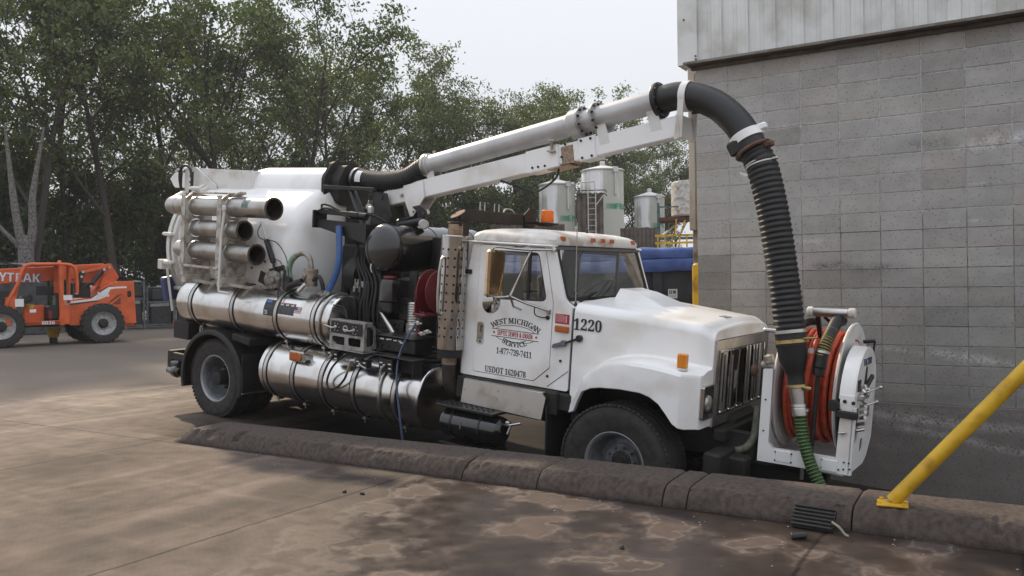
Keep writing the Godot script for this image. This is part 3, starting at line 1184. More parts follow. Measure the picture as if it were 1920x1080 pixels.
	bar(b, Vector3(0.15, 3.45, -0.1), Vector3(0.2, 4.0, -0.1), 0.05, 0.05)
	bar(b, Vector3(0.35, 3.5, -0.1), Vector3(0.5, 3.95, -0.1), 0.05, 0.05)
	obj("stub", b, M.yellow, t)
	dumpster()
	# yellow bollard at the wall corner
	p = Vector3(-3.688, -0.4, -11.0)
	t = thing("yellow_bollard", "short yellow bollard at the left corner of the block wall", "bollard", p)
	b = MB.new()
	lathe(b, [Vector2(0.07, -0.2), Vector2(0.07, 2.27), Vector2(0.063, 2.31), Vector2(0.035, 2.335), Vector2(0, 2.34)], Transform3D.IDENTITY, 24)
	obj("post", b, M.yellow, t)
	telehandler()
	lot_things()


func streak_texture() -> ImageTexture:
	var n := noise_bytes(71, 0.03, 4, 256, Vector2(1.0, 0.05))
	var n2 := noise_bytes(72, 0.012, 4, 256)
	var d := PackedByteArray()
	d.resize(256 * 256 * 3)
	for j in 256:
		for i in 256:
			var at := j * 256 + i
			var s := n[at] / 255.0
			var k := smoothstep(0.62, 0.32, s + (n2[at] / 255.0 - 0.5) * 0.5 - 0.12 * (1.0 - absf(j / 128.0 - 1.0)))
			d[at * 3] = int(255.0 * lerpf(1.0, 0.74, k))
			d[at * 3 + 1] = int(255.0 * lerpf(1.0, 0.74, k))
			d[at * 3 + 2] = int(255.0 * lerpf(1.0, 0.70, k))
	return ImageTexture.create_from_image(Image.create_from_data(256, 256, false, Image.FORMAT_RGB8, d))


func dumpster() -> void:
	# navy roll-off box behind the truck, its long side turned towards the yard
	var a := Vector3(-8.8, 0, -14.5)
	var e := Vector3(-3.7, 0, -17.65)
	var d := (e - a).normalized()
	var n := Vector3(-d.z, 0, d.x)
	var turn := atan2(n.x, n.z)
	var t := thing("dumpster", "dark navy roll-off dumpster behind the truck's hood", "dumpster", (a + e) * 0.5 + Vector3(0, -0.2, 0), turn)
	var navy := tex(mat(Color(0.022, 0.026, 0.045), 0.55), M.grime, 0.5, true)
	var b := MB.new()
	box(b, Vector3(0, 1.2, -1.2), Vector3(6.0, 2.2, 2.3), Basis(), 0.02)
	obj("box_wall", b, navy, t)
	for i in 7:
		b = MB.new()
		box(b, Vector3(-2.9 + i * 0.97, 1.2, -0.01), Vector3(0.2, 2.1, 0.1), Basis(), 0.01)
		obj("rib", b, navy, t)
	b = MB.new()
	box(b, Vector3(0, 2.3, -0.02), Vector3(6.05, 0.14, 0.14), Basis(), 0.01)
	obj("top_rail", b, navy, t)
	var im := Image.create(64, 64, false, Image.FORMAT_RGB8)
	im.fill(Color(0.75, 0.77, 0.78))
	im.fill_rect(Rect2i(8, 10, 20, 22), Color(0.25, 0.25, 0.27))
	im.fill_rect(Rect2i(34, 10, 20, 22), Color(0.25, 0.25, 0.27))
	im.fill_rect(Rect2i(14, 14, 8, 12), Color(0.7, 0.7, 0.7))
	for i in 3:
		im.fill_rect(Rect2i(8, 40 + i * 7, 48, 2), Color(0.5, 0.5, 0.52))
	b = MB.new()
	grid(b, [[Vector3(0.22, 1.77, 0.052), Vector3(0.41, 1.77, 0.052)], [Vector3(0.22, 1.58, 0.052), Vector3(0.41, 1.58, 0.052)]], Vector3(0, 1.5, -5))
	obj("number_plate", b, uv_mat(im), t)
	b = MB.new()
	var pts := []
	for i in 9:
		pts.append(Vector3(0.75 + i * 0.12, 1.5 + i * 0.055 + 0.08 * pow(i / 8.0 - 0.5, 2), 0.1))
	tube(b, pts, 0.014, 6)
	obj("chain", b, M.dirty_black, t)
	# blue tarp rolled over the top edge
	var tp := thing("blue_tarp", "blue tarpaulin folded over the dumpster's top edge", "tarpaulin", t.position, turn)
	var tarp := tex(mat(Color(0.05, 0.105, 0.34), 0.4), M.soft, 1.2, true)
	noise.seed = 15
	noise.frequency = 0.9
	noise.fractal_octaves = 3
	b = MB.new()
	var rows := []
	for i in 61:
		var x := lerpf(-3.1, 3.1, i / 60.0)
		var row := []
		var hang := 0.0 if x < 0.85 else 0.35 * (0.6 + noise.get_noise_2d(x * 3.0, 5.0))
		for k: Array in [[-2.4, 2.5], [-1.2, 2.56], [-0.02, 2.62], [0.07, 2.60], [0.105, 2.54], [0.11, 2.46], [0.10, 2.40], [0.08, 2.385], [0.11, 2.37], [0.125, 2.30], [0.12, 2.2], [0.10, 2.13 - hang]]:
			var w := noise.get_noise_2d(x * 1.6, k[1] * 7.0) * 0.022 + noise.get_noise_2d(x * 6.0, k[1] * 3.0 + k[0]) * 0.02
			row.append(Vector3(x, k[1] + w + 0.03 * sin(x * 0.9), k[0] + w * 0.9 + (0.1 * noise.get_noise_2d(x * 5.0, 1.0) if hang > 0.0 else 0.0)))
		rows.append(row)
	grid(b, rows, Vector3(0, 0.5, -1.2))
	obj("sheet", b, tarp, tp, 60.0)
	b = MB.new()
	box(b, Vector3(0.86, 2.42, 0.19), Vector3(0.07, 0.62, 0.02), Basis(), 0.006)
	obj("strap", b, M.rust, tp)


func telehandler() -> void:
	var t := thing("telehandler", "orange telescopic handler parked in front of the trees on the left", "telehandler", Vector3(-25.75, 0, -16.45), 1.287)
	var O := tex(mat(Color(0.70, 0.125, 0.03), 0.45), M.soft, 0.5, true)
	var sans := SystemFont.new()
	sans.font_names = PackedStringArray(["Droid Sans"])
	sans.font_weight = 700
	# local x runs towards the tail, z towards the yard
	var b := MB.new()
	var body := [Vector2(-0.95, 0.62), Vector2(-0.95, 1.25), Vector2(-0.8, 1.42), Vector2(-0.2, 1.50), Vector2(0.1, 1.83), Vector2(0.4, 2.0), Vector2(1.05, 2.06), Vector2(1.12, 0.62)]
	plate(b, PackedVector2Array(body), [], 2.0, Transform3D(Basis(), Vector3(0, 0, -0.15)))
	var ch := obj("tail_body", b, O, t, 20.0)
	b = MB.new()
	box(b, Vector3(0.9, 0.58, -1.1), Vector3(0.35, 0.12, 1.7), Basis(), 0.02)
	obj("counterweight", b, O, t)
	b = MB.new()
	box(b, Vector3(-1.4, 0.74, -1.1), Vector3(3.6, 0.3, 1.0), Basis(), 0.03)
	obj("frame", b, M.dirty_black, t)
	# stripe and lettering on the tail
	b = MB.new()
	plate(b, PackedVector2Array([Vector2(-0.92, 1.40), Vector2(-0.3, 1.46), Vector2(0.05, 1.72), Vector2(0.25, 1.85), Vector2(0.82, 1.87), Vector2(0.82, 1.81), Vector2(0.45, 1.80), Vector2(0.30, 1.77), Vector2(0.18, 1.53), Vector2(-0.1, 1.42), Vector2(-0.92, 1.33)]), [], 0.004, Transform3D(Basis(), Vector3(0, 0, -0.144)))
	obj("white_stripe", b, M.sticker, ch)
	b = MB.new()
	plate(b, PackedVector2Array([Vector2(-0.92, 1.32), Vector2(-0.1, 1.41), Vector2(-0.1, 1.38), Vector2(-0.92, 1.27)]), [], 0.004, Transform3D(Basis(), Vector3(0, 0, -0.144)))
	plate(b, PackedVector2Array([Vector2(-0.3, 1.475), Vector2(0.05, 1.735), Vector2(0.25, 1.87), Vector2(0.5, 1.88), Vector2(0.27, 1.90), Vector2(0.0, 1.74)]), [], 0.004, Transform3D(Basis(), Vector3(0, 0, -0.144)))
	obj("navy_stripe", b, mat(Color(0.03, 0.025, 0.07), 0.5), ch)
	text_on(ch, "JLG", 0.22, mat(Color(0.5, 0.5, 0.55), 0.5), Vector3(0.08, 1.60, -0.14), sans, 1.15)
	text_on(ch, "JLG", 0.20, M.sticker, Vector3(0.085, 1.605, -0.136), sans, 1.15)
	b = MB.new()
	box(b, Vector3(0.9, 1.62, -0.13), Vector3(0.12, 0.2, 0.05), Basis(), 0.02)
	obj("tail_lamp", b, M.black, ch)
	b = MB.new()
	plate(b, PackedVector2Array([Vector2(0.12, 1.22), Vector2(0.5, 1.58), Vector2(0.68, 1.62), Vector2(0.4, 1.4)]), [], 0.006, Transform3D(Basis(), Vector3(0, 0, -0.142)))
	plate(b, PackedVector2Array([Vector2(0.34, 1.27), Vector2(0.62, 1.5), Vector2(0.62, 1.27)]), [], 0.006, Transform3D(Basis(), Vector3(0, 0, -0.142)))
	obj("engine_vent", b, tex(mat(Color(0.25, 0.055, 0.02), 0.7), M.grime, 3.0, true), ch)
	# boom: rear pivot box and the long boom lying along the machine
	b = MB.new()
	plate(b, PackedVector2Array([Vector2(0.5, 2.66), Vector2(0.76, 2.2), Vector2(0.62, 2.02), Vector2(0.1, 1.9), Vector2(-0.65, 2.0), Vector2(-0.65, 2.43)]), [], 0.42, Transform3D(Basis(), Vector3(0, 0, -0.72)))
	bar(b, Vector3(0.3, 2.42, -0.93), Vector3(-6.2, 1.98, -0.93), 0.42, 0.48, 0.02)
	var bm := obj("boom", b, O, t, 20.0)
	b = MB.new()
	plate(b, PackedVector2Array([Vector2(-0.72, 1.98), Vector2(-0.52, 2.4), Vector2(-0.40, 2.42), Vector2(0.38, 2.64), Vector2(0.46, 2.6), Vector2(0.40, 2.5), Vector2(-0.38, 2.32), Vector2(-0.5, 2.0)]), [], 0.06, Transform3D(Basis(), Vector3(0, 0, -0.64)))
	plate(b, PackedVector2Array([Vector2(0.1, 1.85), Vector2(0.2, 2.2), Vector2(0.45, 2.3), Vector2(0.62, 2.0), Vector2(0.4, 1.9)]), [], 0.06, Transform3D(Basis(), Vector3(0, 0, -0.6)))
	obj("boom_bracket", b, O, bm, 20.0)
	b = MB.new()
	cyl(b, Vector3(-0.66, 1.66, -0.5), Vector3(-0.46, 2.36, -0.5), 0.085, 12)
	cyl(b, Vector3(-0.22, 1.9, -0.5), Vector3(0.2, 2.44, -0.5), 0.07, 12)
	tube(b, curve([Vector3(-0.6, 1.6, -0.4), Vector3(-0.35, 1.95, -0.4), Vector3(-0.1, 2.0, -0.4)], 5), 0.03, 6)
	box(b, Vector3(-0.45, 1.75, -0.6), Vector3(0.5, 0.5, 0.1))
	obj("lift_cylinder", b, M.black, bm)
	b = MB.new()
	for q: Vector3 in [Vector3(-0.46, 2.36, -0.44), Vector3(-0.5, 2.2, -0.44), Vector3(0.2, 2.44, -0.44), Vector3(0.4, 2.52, -0.55), Vector3(-0.66, 1.66, -0.44), Vector3(-0.22, 1.88, -0.44)]:
		cyl(b, q - Vector3(0, 0, 0.06), q + Vector3(0, 0, 0.03), 0.045, 10)
	obj("pins", b, M.brushed, bm)
	b = MB.new()
	bar(b, Vector3(0.5, 2.64, -0.93), Vector3(0.86, 2.2, -0.93), 0.3, 0.1, 0.02)
	obj("rear_hoses", b, M.black, bm)
	text_on(bm, "SKYTRAK", 0.40, mat(Color(0.12, 0.11, 0.2), 0.5), Vector3(-2.44, 2.165, -0.705), sans, 1.0, -0.04)
	text_on(bm, "SKYTRAK", 0.38, M.sticker, Vector3(-2.46, 2.185, -0.70), sans, 1.0, -0.04)
	# open cab: bent tube frame, posts, floor pod
	b = MB.new()
	tube(b, curve([Vector3(-2.75, 1.05, 0.02), Vector3(-2.72, 1.4, 0.02), Vector3(-2.45, 1.95, 0.02), Vector3(-2.3, 2.42, 0.02), Vector3(-2.15, 2.56, 0.02), Vector3(-1.9, 2.58, 0.02), Vector3(-1.2, 2.59, 0.02), Vector3(-0.92, 2.55, 0.02), Vector3(-0.8, 2.4, 0.02), Vector3(-0.76, 2.0, 0.02), Vector3(-0.76, 1.65, 0.02)], 4), 0.055, 8)
	obj("cab_frame", b, O, t, 50.0)
	b = MB.new()
	tube(b, curve([Vector3(-2.2, 2.54, -0.1), Vector3(-2.3, 2.3, -0.1), Vector3(-2.5, 1.6, -0.1), Vector3(-2.52, 1.2, -0.1)], 4), 0.05, 8)
	obj("cab_frame", b, O, t, 50.0)
	b = MB.new()
	box(b, Vector3(-1.22, 1.6, 0.0), Vector3(0.14, 1.95, 0.12), Basis(Vector3.BACK, 0.01), 0.02)
	obj("cab_post", b, O, t)
	b = MB.new()
	box(b, Vector3(-1.22, 1.9, -0.62), Vector3(0.12, 1.4, 0.12), Basis(), 0.02)
	box(b, Vector3(-0.96, 1.95, -0.2), Vector3(0.05, 1.2, 0.3), Basis(), 0.02)
	obj("cab_post", b, O, t)
	b = MB.new()
	box(b, Vector3(-1.6, 2.57, -0.32), Vector3(1.2, 0.05, 0.62), Basis(), 0.02)
	obj("cab_roof", b, O, t)
	b = MB.new()
	plate(b, PackedVector2Array([Vector2(-2.75, 0.66), Vector2(-1.0, 0.68), Vector2(-1.0, 1.25), Vector2(-1.24, 1.3), Vector2(-1.30, 0.80), Vector2(-2.3, 0.78), Vector2(-2.5, 1.1), Vector2(-2.55, 1.6), Vector2(-2.78, 1.55), Vector2(-2.85, 1.0)]), [], 0.1, Transform3D(Basis(), Vector3(0, 0, 0.05)))
	box(b, Vector3(-1.9, 0.72, -0.35), Vector3(1.5, 0.1, 0.8))
	box(b, Vector3(-1.9, 1.02, -0.55), Vector3(0.6, 0.55, 0.2), Basis(), 0.03)
	obj("cab_pod", b, O, t, 20.0)
	b = MB.new()
	box(b, Vector3(-1.42, 1.05, -0.3), Vector3(0.34, 0.45, 0.5), Basis(), 0.05)
	box(b, Vector3(-1.30, 1.4, -0.3), Vector3(0.12, 0.55, 0.45), Basis(), 0.05)
	box(b, Vector3(-2.15, 1.5, -0.35), Vector3(0.3, 0.25, 0.4), Basis(Vector3.BACK, 0.4), 0.05)
	box(b, Vector3(-1.5, 1.75, -0.68), Vector3(0.6, 0.3, 0.04))
	obj("seat", b, M.black, t)
	b = MB.new()
	for q: Array in [[-2.42, 1.38, 0.24, 0.24], [-1.05, 1.52, 0.26, 0.16], [-2.05, 1.12, 0.18, 0.1]]:
		box(b, Vector3(q[0], q[1], 0.07), Vector3(q[2], q[3], 0.006))
	obj("decals", b, M.sticker, t)
	b = MB.new()
	box(b, Vector3(-2.02, 1.26, -0.42), Vector3(0.2, 0.14, 0.02))
	obj("yellow_decal", b, M.yellow, t)
	b = MB.new()
	cyl(b, Vector3(-1.52, 0.84, -0.1), Vector3(-1.52, 1.12, -0.1), 0.07, 12, 0.02)
	obj("extinguisher", b, M.red, t)
	text_on(t, "6036", 0.15, M.sticker, Vector3(-1.62, 0.73, 0.062), sans, 1.15)
	b = MB.new()
	lathe(b, [Vector2(0, 0), Vector2(0.06, 0), Vector2(0.06, 0.08), Vector2(0.03, 0.12), Vector2(0, 0.12)], axis_y(Vector3(-1.24, 2.6, -0.1)), 14)
	obj("beacon", b, mat(Color(0.7, 0.12, 0.02), 0.3), t)
	# front bonnet with the machine's number, and fender
	b = MB.new()
	plate(b, PackedVector2Array([Vector2(-2.8, 1.2), Vector2(-2.66, 1.78), Vector2(-3.2, 1.72), Vector2(-4.2, 1.66), Vector2(-4.4, 1.2)]), [], 0.9, Transform3D(Basis(), Vector3(0, 0, -0.02)))
	obj("bonnet", b, M.black, t, 20.0)
	b = MB.new()
	plate(b, PackedVector2Array([Vector2(-2.75, 1.02), Vector2(-2.75, 1.26), Vector2(-3.1, 1.22), Vector2(-4.4, 1.26), Vector2(-4.4, 1.16), Vector2(-3.1, 1.1)]), [], 1.0, Transform3D(Basis(), Vector3(0, 0, 0.02)))
	obj("fender", b, O, t, 20.0)
	b = MB.new()
	plate(b, PackedVector2Array([Vector2(-2.76, 1.07), Vector2(-2.76, 1.14), Vector2(-3.2, 1.12), Vector2(-3.2, 1.06)]), [], 0.01, Transform3D(Basis(), Vector3(0, 0, 0.03)))
	obj("white_stripe", b, M.sticker, t)
	text_on(t, "131", 0.2, M.sticker, Vector3(-3.2, 1.5, -0.015), sans, 1.0, 0.06)
	# wheels
	for k: Array in [[0.0, 0.0], [-2.92, 0.0], [0.0, -1.95], [-2.92, -1.95]]:
		var w := Node3D.new()
		w.name = "wheel"
		t.add_child(w, true)
		w.position = Vector3(k[0], 0.655, k[1])
		b = MB.new()
		lathe(b, [Vector2(0.36, -0.17), Vector2(0.5, -0.18), Vector2(0.62, -0.15), Vector2(0.645, -0.1), Vector2(0.645, 0.1), Vector2(0.62, 0.15), Vector2(0.5, 0.18), Vector2(0.38, 0.16)], axis_z(Vector3.ZERO), 40)
		for i in 22:
			var a := TAU * i / 22.0
			for s: float in [-1.0, 1.0]:
				box(b, Vector3(cos(a + s * 0.07), sin(a + s * 0.07), 0) * 0.635 + Vector3(0, 0, s * 0.085), Vector3(0.05, 0.07, 0.19), Basis(Vector3.BACK, a) * Basis(Vector3.RIGHT, s * 0.5), 0.01)
		obj("tyre", b, M.tyre, w, 35.0)
		b = MB.new()
		lathe(b, [Vector2(0, 0.05), Vector2(0.20, 0.05), Vector2(0.22, 0.03), Vector2(0.30, 0.05), Vector2(0.34, 0.10), Vector2(0.375, 0.155), Vector2(0.385, 0.17), Vector2(0.39, 0.15)], axis_z(Vector3.ZERO), 36)
		obj("rim", b, tex(mat(Color(0.38, 0.39, 0.41), 0.5), M.grime, 2.0, true), w, 30.0)
		b = MB.new()
		lathe(b, [Vector2(0.16, 0.05), Vector2(0.16, 0.09), Vector2(0.1, 0.13), Vector2(0, 0.14)], axis_z(Vector3.ZERO), 10)
		obj("hub", b, M.dirty_black, w, 20.0)


func text_on(parent: Node, text: String, size: float, m: Material, at: Vector3, font: Font, squash := 1.0, tilt := 0.0) -> void:
	lettering(text, size, m, at, parent, font, squash, tilt)


func wrapped_rack(label: String, p: Vector3, wide: float, high: float, number: String) -> void:
	var t := thing("goods_rack", label, "rack", p, facing(p), "steel racks beside the telehandler")
	var steel := tex(mat(Color(0.10, 0.115, 0.13), 0.6), M.grime, 0.8, true)
	for x: float in [-0.5, 0.5]:
		for z: float in [0.0, -1.0]:
			var b := MB.new()
			box(b, Vector3(x * wide, high * 0.5, z), Vector3(0.09, high, 0.09), Basis(), 0.01)
			obj("post", b, steel, t)
	for y: float in [0.18, high * 0.62, high - 0.06]:
		var b := MB.new()
		box(b, Vector3(0, y, 0.0), Vector3(wide, 0.07, 0.06), Basis(), 0.01)
		box(b, Vector3(0, y, -1.0), Vector3(wide, 0.07, 0.06), Basis(), 0.01)
		obj("beam", b, steel, t)
	if number:
		var sans := SystemFont.new()
		sans.font_names = PackedStringArray(["Droid Sans"])
		sans.font_weight = 700
		text_on(t, number.substr(0, 2), 0.24, M.sticker, Vector3(-wide * 0.5 + 0.1, high * 0.42, 0.06), sans)
		text_on(t, number.substr(2, 2), 0.24, M.sticker, Vector3(-wide * 0.5 + 0.1, high * 0.28, 0.06), sans)
	var g2 := thing("wrapped_goods", "black wrapped bales inside the " + label.replace("partly behind the truck's water tank", "by the water tank").replace(" numbered in white right behind the telehandler's tail", " numbered in white").replace(" between the telehandler and the truck's rear", " of the three"), "goods", p, facing(p), "wrapped goods in the steel racks")
	var wrap := tex(mat(Color(0.025, 0.03, 0.035), 0.3), M.grime, 1.2, true)
	var b := MB.new()
	box(b, Vector3(0, high * 0.36, -0.5), Vector3(wide * 0.82, high * 0.6, 0.8), Basis(), 0.06)
	obj("lower_bale", b, wrap, g2)
	b = MB.new()
	box(b, Vector3(0.03, high * 0.8, -0.5), Vector3(wide * 0.78, high * 0.26, 0.75), Basis(Vector3.UP, 0.06), 0.05)
	obj("upper_bale", b, wrap, g2)
	b = MB.new()
	box(b, Vector3(-0.05, high * 0.56, -0.09), Vector3(wide * 0.7, 0.14, 0.02), Basis(Vector3.BACK, 0.03), 0.004)
	box(b, Vector3(0.1, high * 0.98, -0.4), Vector3(wide * 0.5, 0.1, 0.5), Basis(Vector3.BACK, -0.06), 0.03)
	obj("pale_film", b, tex(mat(Color(0.42, 0.44, 0.46), 0.4), M.grime, 3.0, true), g2)


func lot_things() -> void:
	wrapped_rack("tall narrow rack numbered in white right behind the telehandler's tail", Vector3(-34.0, 0, -23.3), 0.75, 2.2, "2051")
	wrapped_rack("middle rack between the telehandler and the truck's rear", Vector3(-33.55, 0, -24.3), 1.15, 1.95, "")
	wrapped_rack("right rack partly behind the truck's water tank", Vector3(-32.6, 0, -25.0), 1.15, 2.0, "")
	var p := Vector3(-34.6, 0, -22.2)
	var t := thing("crate_stack", "dark crate with a pale green lid behind the telehandler's tail", "crate", p, facing(p))
	var b := MB.new()
	box(b, Vector3(0, 1.2, -0.6), Vector3(1.2, 2.4, 1.0), Basis(), 0.03)
	obj("crate", b, M.dirty_black, t)
	b = MB.new()
	box(b, Vector3(0, 2.5, -0.55), Vector3(1.35, 0.14, 1.1), Basis(), 0.02)
	obj("lid", b, tex(mat(Color(0.2, 0.25, 0.23), 0.5), M.grime, 1.0, true), t)
	p = Vector3(-34.6, 0, -17.6)
	t = thing("scrap_container", "dark container with a pale top rail behind the telehandler's boom", "container", p, facing(p))
	b = MB.new()
	box(b, Vector3(0, 1.3, -1.0), Vector3(3.6, 2.6, 2.0), Basis(), 0.04)
	obj("container_wall", b, tex(mat(Color(0.05, 0.055, 0.06), 0.6), M.grime, 0.6, true), t)
	for y: float in [2.68, 2.94]:
		b = MB.new()
		tube(b, [Vector3(-1.8, y, 0), Vector3(1.75, y - 0.1, 0)], 0.05, 8)
		obj("rail", b, tex(mat(Color(0.2, 0.21, 0.22), 0.5), M.grime, 1.0, true), t)
	b = MB.new()
	bar(b, Vector3(-1.7, 2.6, 0.05), Vector3(0.2, 3.1, 0.05), 0.06, 0.06)
	bar(b, Vector3(-0.4, 3.1, 0.05), Vector3(1.6, 2.6, 0.05), 0.06, 0.06)
	obj("brace", b, M.dirty_black, t)
	p = Vector3(-27.3, 0, -15.7)
	t = thing("yellow_bucket", "small yellow tub under the telehandler's cab", "tub", p, facing(p))
	b = MB.new()
	lathe(b, [Vector2(0, 0.22), Vector2(0.14, 0.22), Vector2(0.20, 0.5), Vector2(0.215, 0.5), Vector2(0.2, 0.44), Vector2(0.15, 0.2), Vector2(0, 0.2)], Transform3D.IDENTITY, 8)
	obj("tub_wall", b, M.yellow, t)
	b = MB.new()
	box(b, Vector3(0, 0.1, 0), Vector3(0.24, 0.2, 0.24), Basis(), 0.02)
	obj("block", b, M.dirty_black, t)


func yard_things() -> void:
	# yellow brace pole standing on the curb
	var t := thing("yellow_brace_pole", "slanted yellow pipe brace bolted to the curb at the right", "pole", Vector3(-0.70, 0.163, -6.0))
	var b := MB.new()
	var top := Vector3(1.55, 1.86, 0.02)
	lathe(b, [Vector2(0.0, 0.0), Vector2(0.046, 0.0), Vector2(0.046, top.length() - 0.05), Vector2(0, top.length() - 0.05)], axis_to(Vector3(0, 0.02, 0), top), 32)
	obj("pipe", b, M.yellow, t)
	b = MB.new()
	box(b, Vector3(0, 0.006, 0.02), Vector3(0.19, 0.014, 0.16), Basis(Vector3.UP, 0.1), 0.003)
	obj("base_plate", b, M.yellow, t)
	b = MB.new()
	for q: Vector3 in [Vector3(-0.075, 0.012, 0.08), Vector3(0.075, 0.012, 0.08), Vector3(-0.075, 0.012, -0.04)]:
		cyl(b, q, q + Vector3(0, 0.014, 0), 0.014, 6)
	obj("anchor_bolts", b, M.yellow, t)
	# post that the brace holds, outside the picture to the right
	b = MB.new()
	lathe(b, [Vector2(0, -0.4), Vector2(0.084, -0.4), Vector2(0.084, 2.3), Vector2(0.05, 2.34), Vector2(0, 2.35)], axis_y(Vector3(1.6, 0, 0.02)), 24)
	obj("post", b, M.yellow, t)
	# ribbed rubber wheel chock leaning on the curb
	t = thing("wheel_chock", "black ribbed rubber wheel chock leaning against the curb", "wheel chock", Vector3(-1.16, 0.0, -5.70), -0.28)
	t.rotation = Vector3(-0.72, -0.12, 0.0)
	b = MB.new()
	box(b, Vector3(0, 0.083, 0.0), Vector3(0.27, 0.165, 0.05), Basis(), 0.012)
	obj("block", b, M.rubber, t)
	for i in 6:
		b = MB.new()
		box(b, Vector3(0, 0.016 + i * 0.0268, 0.028), Vector3(0.268, 0.016, 0.022), Basis(), 0.006)
		obj("rib", b, M.rubber, t)
	t = thing("rope", "frayed pale rope end lying beside the wheel chock", "rope", Vector3(-0.98, 0.0, -5.70))
	b = MB.new()
	tube(b, curve([Vector3(-0.05, 0.07, 0.0), Vector3(0.0, 0.05, 0.03), Vector3(0.035, 0.016, 0.045), Vector3(0.06, 0.01, 0.06)], 5), 0.008, 6)
	obj("strand", b, mat(Color(0.25, 0.23, 0.17), 0.9), t, 50.0)
	t = thing("rubber_stub", "short dark rubber stub on the ground in front of the chock", "stub", Vector3(-1.19, 0.02, -5.46), 0.6)
	b = MB.new()
	cyl(b, Vector3(-0.05, 0, 0), Vector3(0.05, 0.004, 0), 0.022, 10, 0.005)
	obj("stub_body", b, M.rubber, t)
	t = thing("green_hose", "end of a pale green hose lying behind the curb at the right edge", "hose", Vector3(-0.1, -0.6, -7.25))
	b = MB.new()
	tube(b, curve([Vector3(-0.12, 0.47, 0.0), Vector3(0.0, 0.505, 0.0), Vector3(0.4, 0.515, 0.03), Vector3(1.2, 0.45, 0.1), Vector3(1.6, 0.0, 0.1)], 6), 0.022, 10)
	obj("hose_wall", b, tex(mat(Color(0.22, 0.30, 0.16), 0.6), M.soft, 2.0, true), t, 50.0)
	# loose crumbs of stone and a few dead leaves
	var r := RandomNumberGenerator.new()
	r.seed = 21
	var grit := mat(Color(0.34, 0.31, 0.28), 0.9)
	b = MB.new()
	for i in 150:
		var p := Vector3(r.randf_range(-9.0, 0.6), 0.004, -5.74 + absf(r.randfn()) * 0.35)
		if r.randf() < 0.25:
			p = Vector3(r.randf_range(-9.0, 0.6), 0.004, r.randf_range(-5.7, -2.6))
		var s := r.randf_range(0.002, 0.006)
		box(b, p, Vector3(s * 2, s, s * 1.5), Basis(Vector3.UP, r.randf() * TAU), s * 0.3)
	tag(obj("gravel_crumbs", b, grit), "pale grit scattered over the ground before the curb", "gravel", "", "stuff")
	for k: Array in [[-4.62, -5.0, "dark stone lying in the middle of the dry ground"], [-4.45, -5.02, "smaller dark stone beside the middle one"], [-2.1, -4.75, "stone lying on the wet ground left of the chock"]]:
		t = thing("stone", k[2], "stone", Vector3(k[0], 0.008, k[1]), k[0] * 5.0)
		b = MB.new()
		lathe(b, [Vector2(0, -0.012), Vector2(0.018, -0.008), Vector2(0.022, 0.0), Vector2(0.014, 0.012), Vector2(0, 0.014)], Transform3D(Basis.from_scale(Vector3(1.3, 1, 0.8)), Vector3.ZERO), 7)
		obj("stone_body", b, M.dirty_black, t, 10.0)


# ---------- trees ----------
var leaf_at := PackedVector3Array()


func grow(b: MB, r: RandomNumberGenerator, p: Vector3, dir: Vector3, length: float, rad: float, depth: int, up: float) -> void:
	var pts := [p]
	var rads := PackedFloat32Array([rad])
	var seg := 5 if depth < 2 else 3
	var d := dir
	for i in seg:
		d = (d + Vector3(r.randf_range(-1, 1), r.randf_range(-1, 1), r.randf_range(-1, 1)) * (0.10 if depth == 0 else 0.2) + Vector3.UP * up).normalized()
		p += d * length / seg
		pts.append(p)
		rads.append(rad * lerpf(1.0, 0.42 if depth > 0 else 0.3, float(i + 1) / seg))
	if rad > 0.008:
		tube(b, pts, rads, 7 if depth == 0 else (5 if depth == 1 else 3), false)
	if depth >= 3:
		leaf_at.append(pts[-1])
		leaf_at.append(pts[-2])
		return
	var kids: int = [8, 6, 5][depth]
	for i in kids:
		var f := lerpf(0.34 if depth == 0 else 0.25, 1.0, (i + r.randf() * 0.8) / kids)
		var at := clampf(f * seg, 0.0, seg - 0.001)
		var q: Vector3 = pts[int(at)].lerp(pts[int(at) + 1], at - int(at))
		var ax := d.cross(Vector3(r.randf_range(-1, 1), r.randf_range(-1, 1), r.randf_range(-1, 1))).normalized()
		var nd := d.rotated(ax, r.randf_range(0.45, 1.0) if depth > 0 else r.randf_range(0.4, 0.95))
		nd.y = nd.y * 0.8 + 0.1
		grow(b, r, q, nd.normalized(), length * r.randf_range(0.42, 0.62) * (0.85 if depth == 0 else 1.0) * lerpf(1.1, 0.75, f), rad * lerpf(0.55, 0.3, f), depth + 1, 0.05)


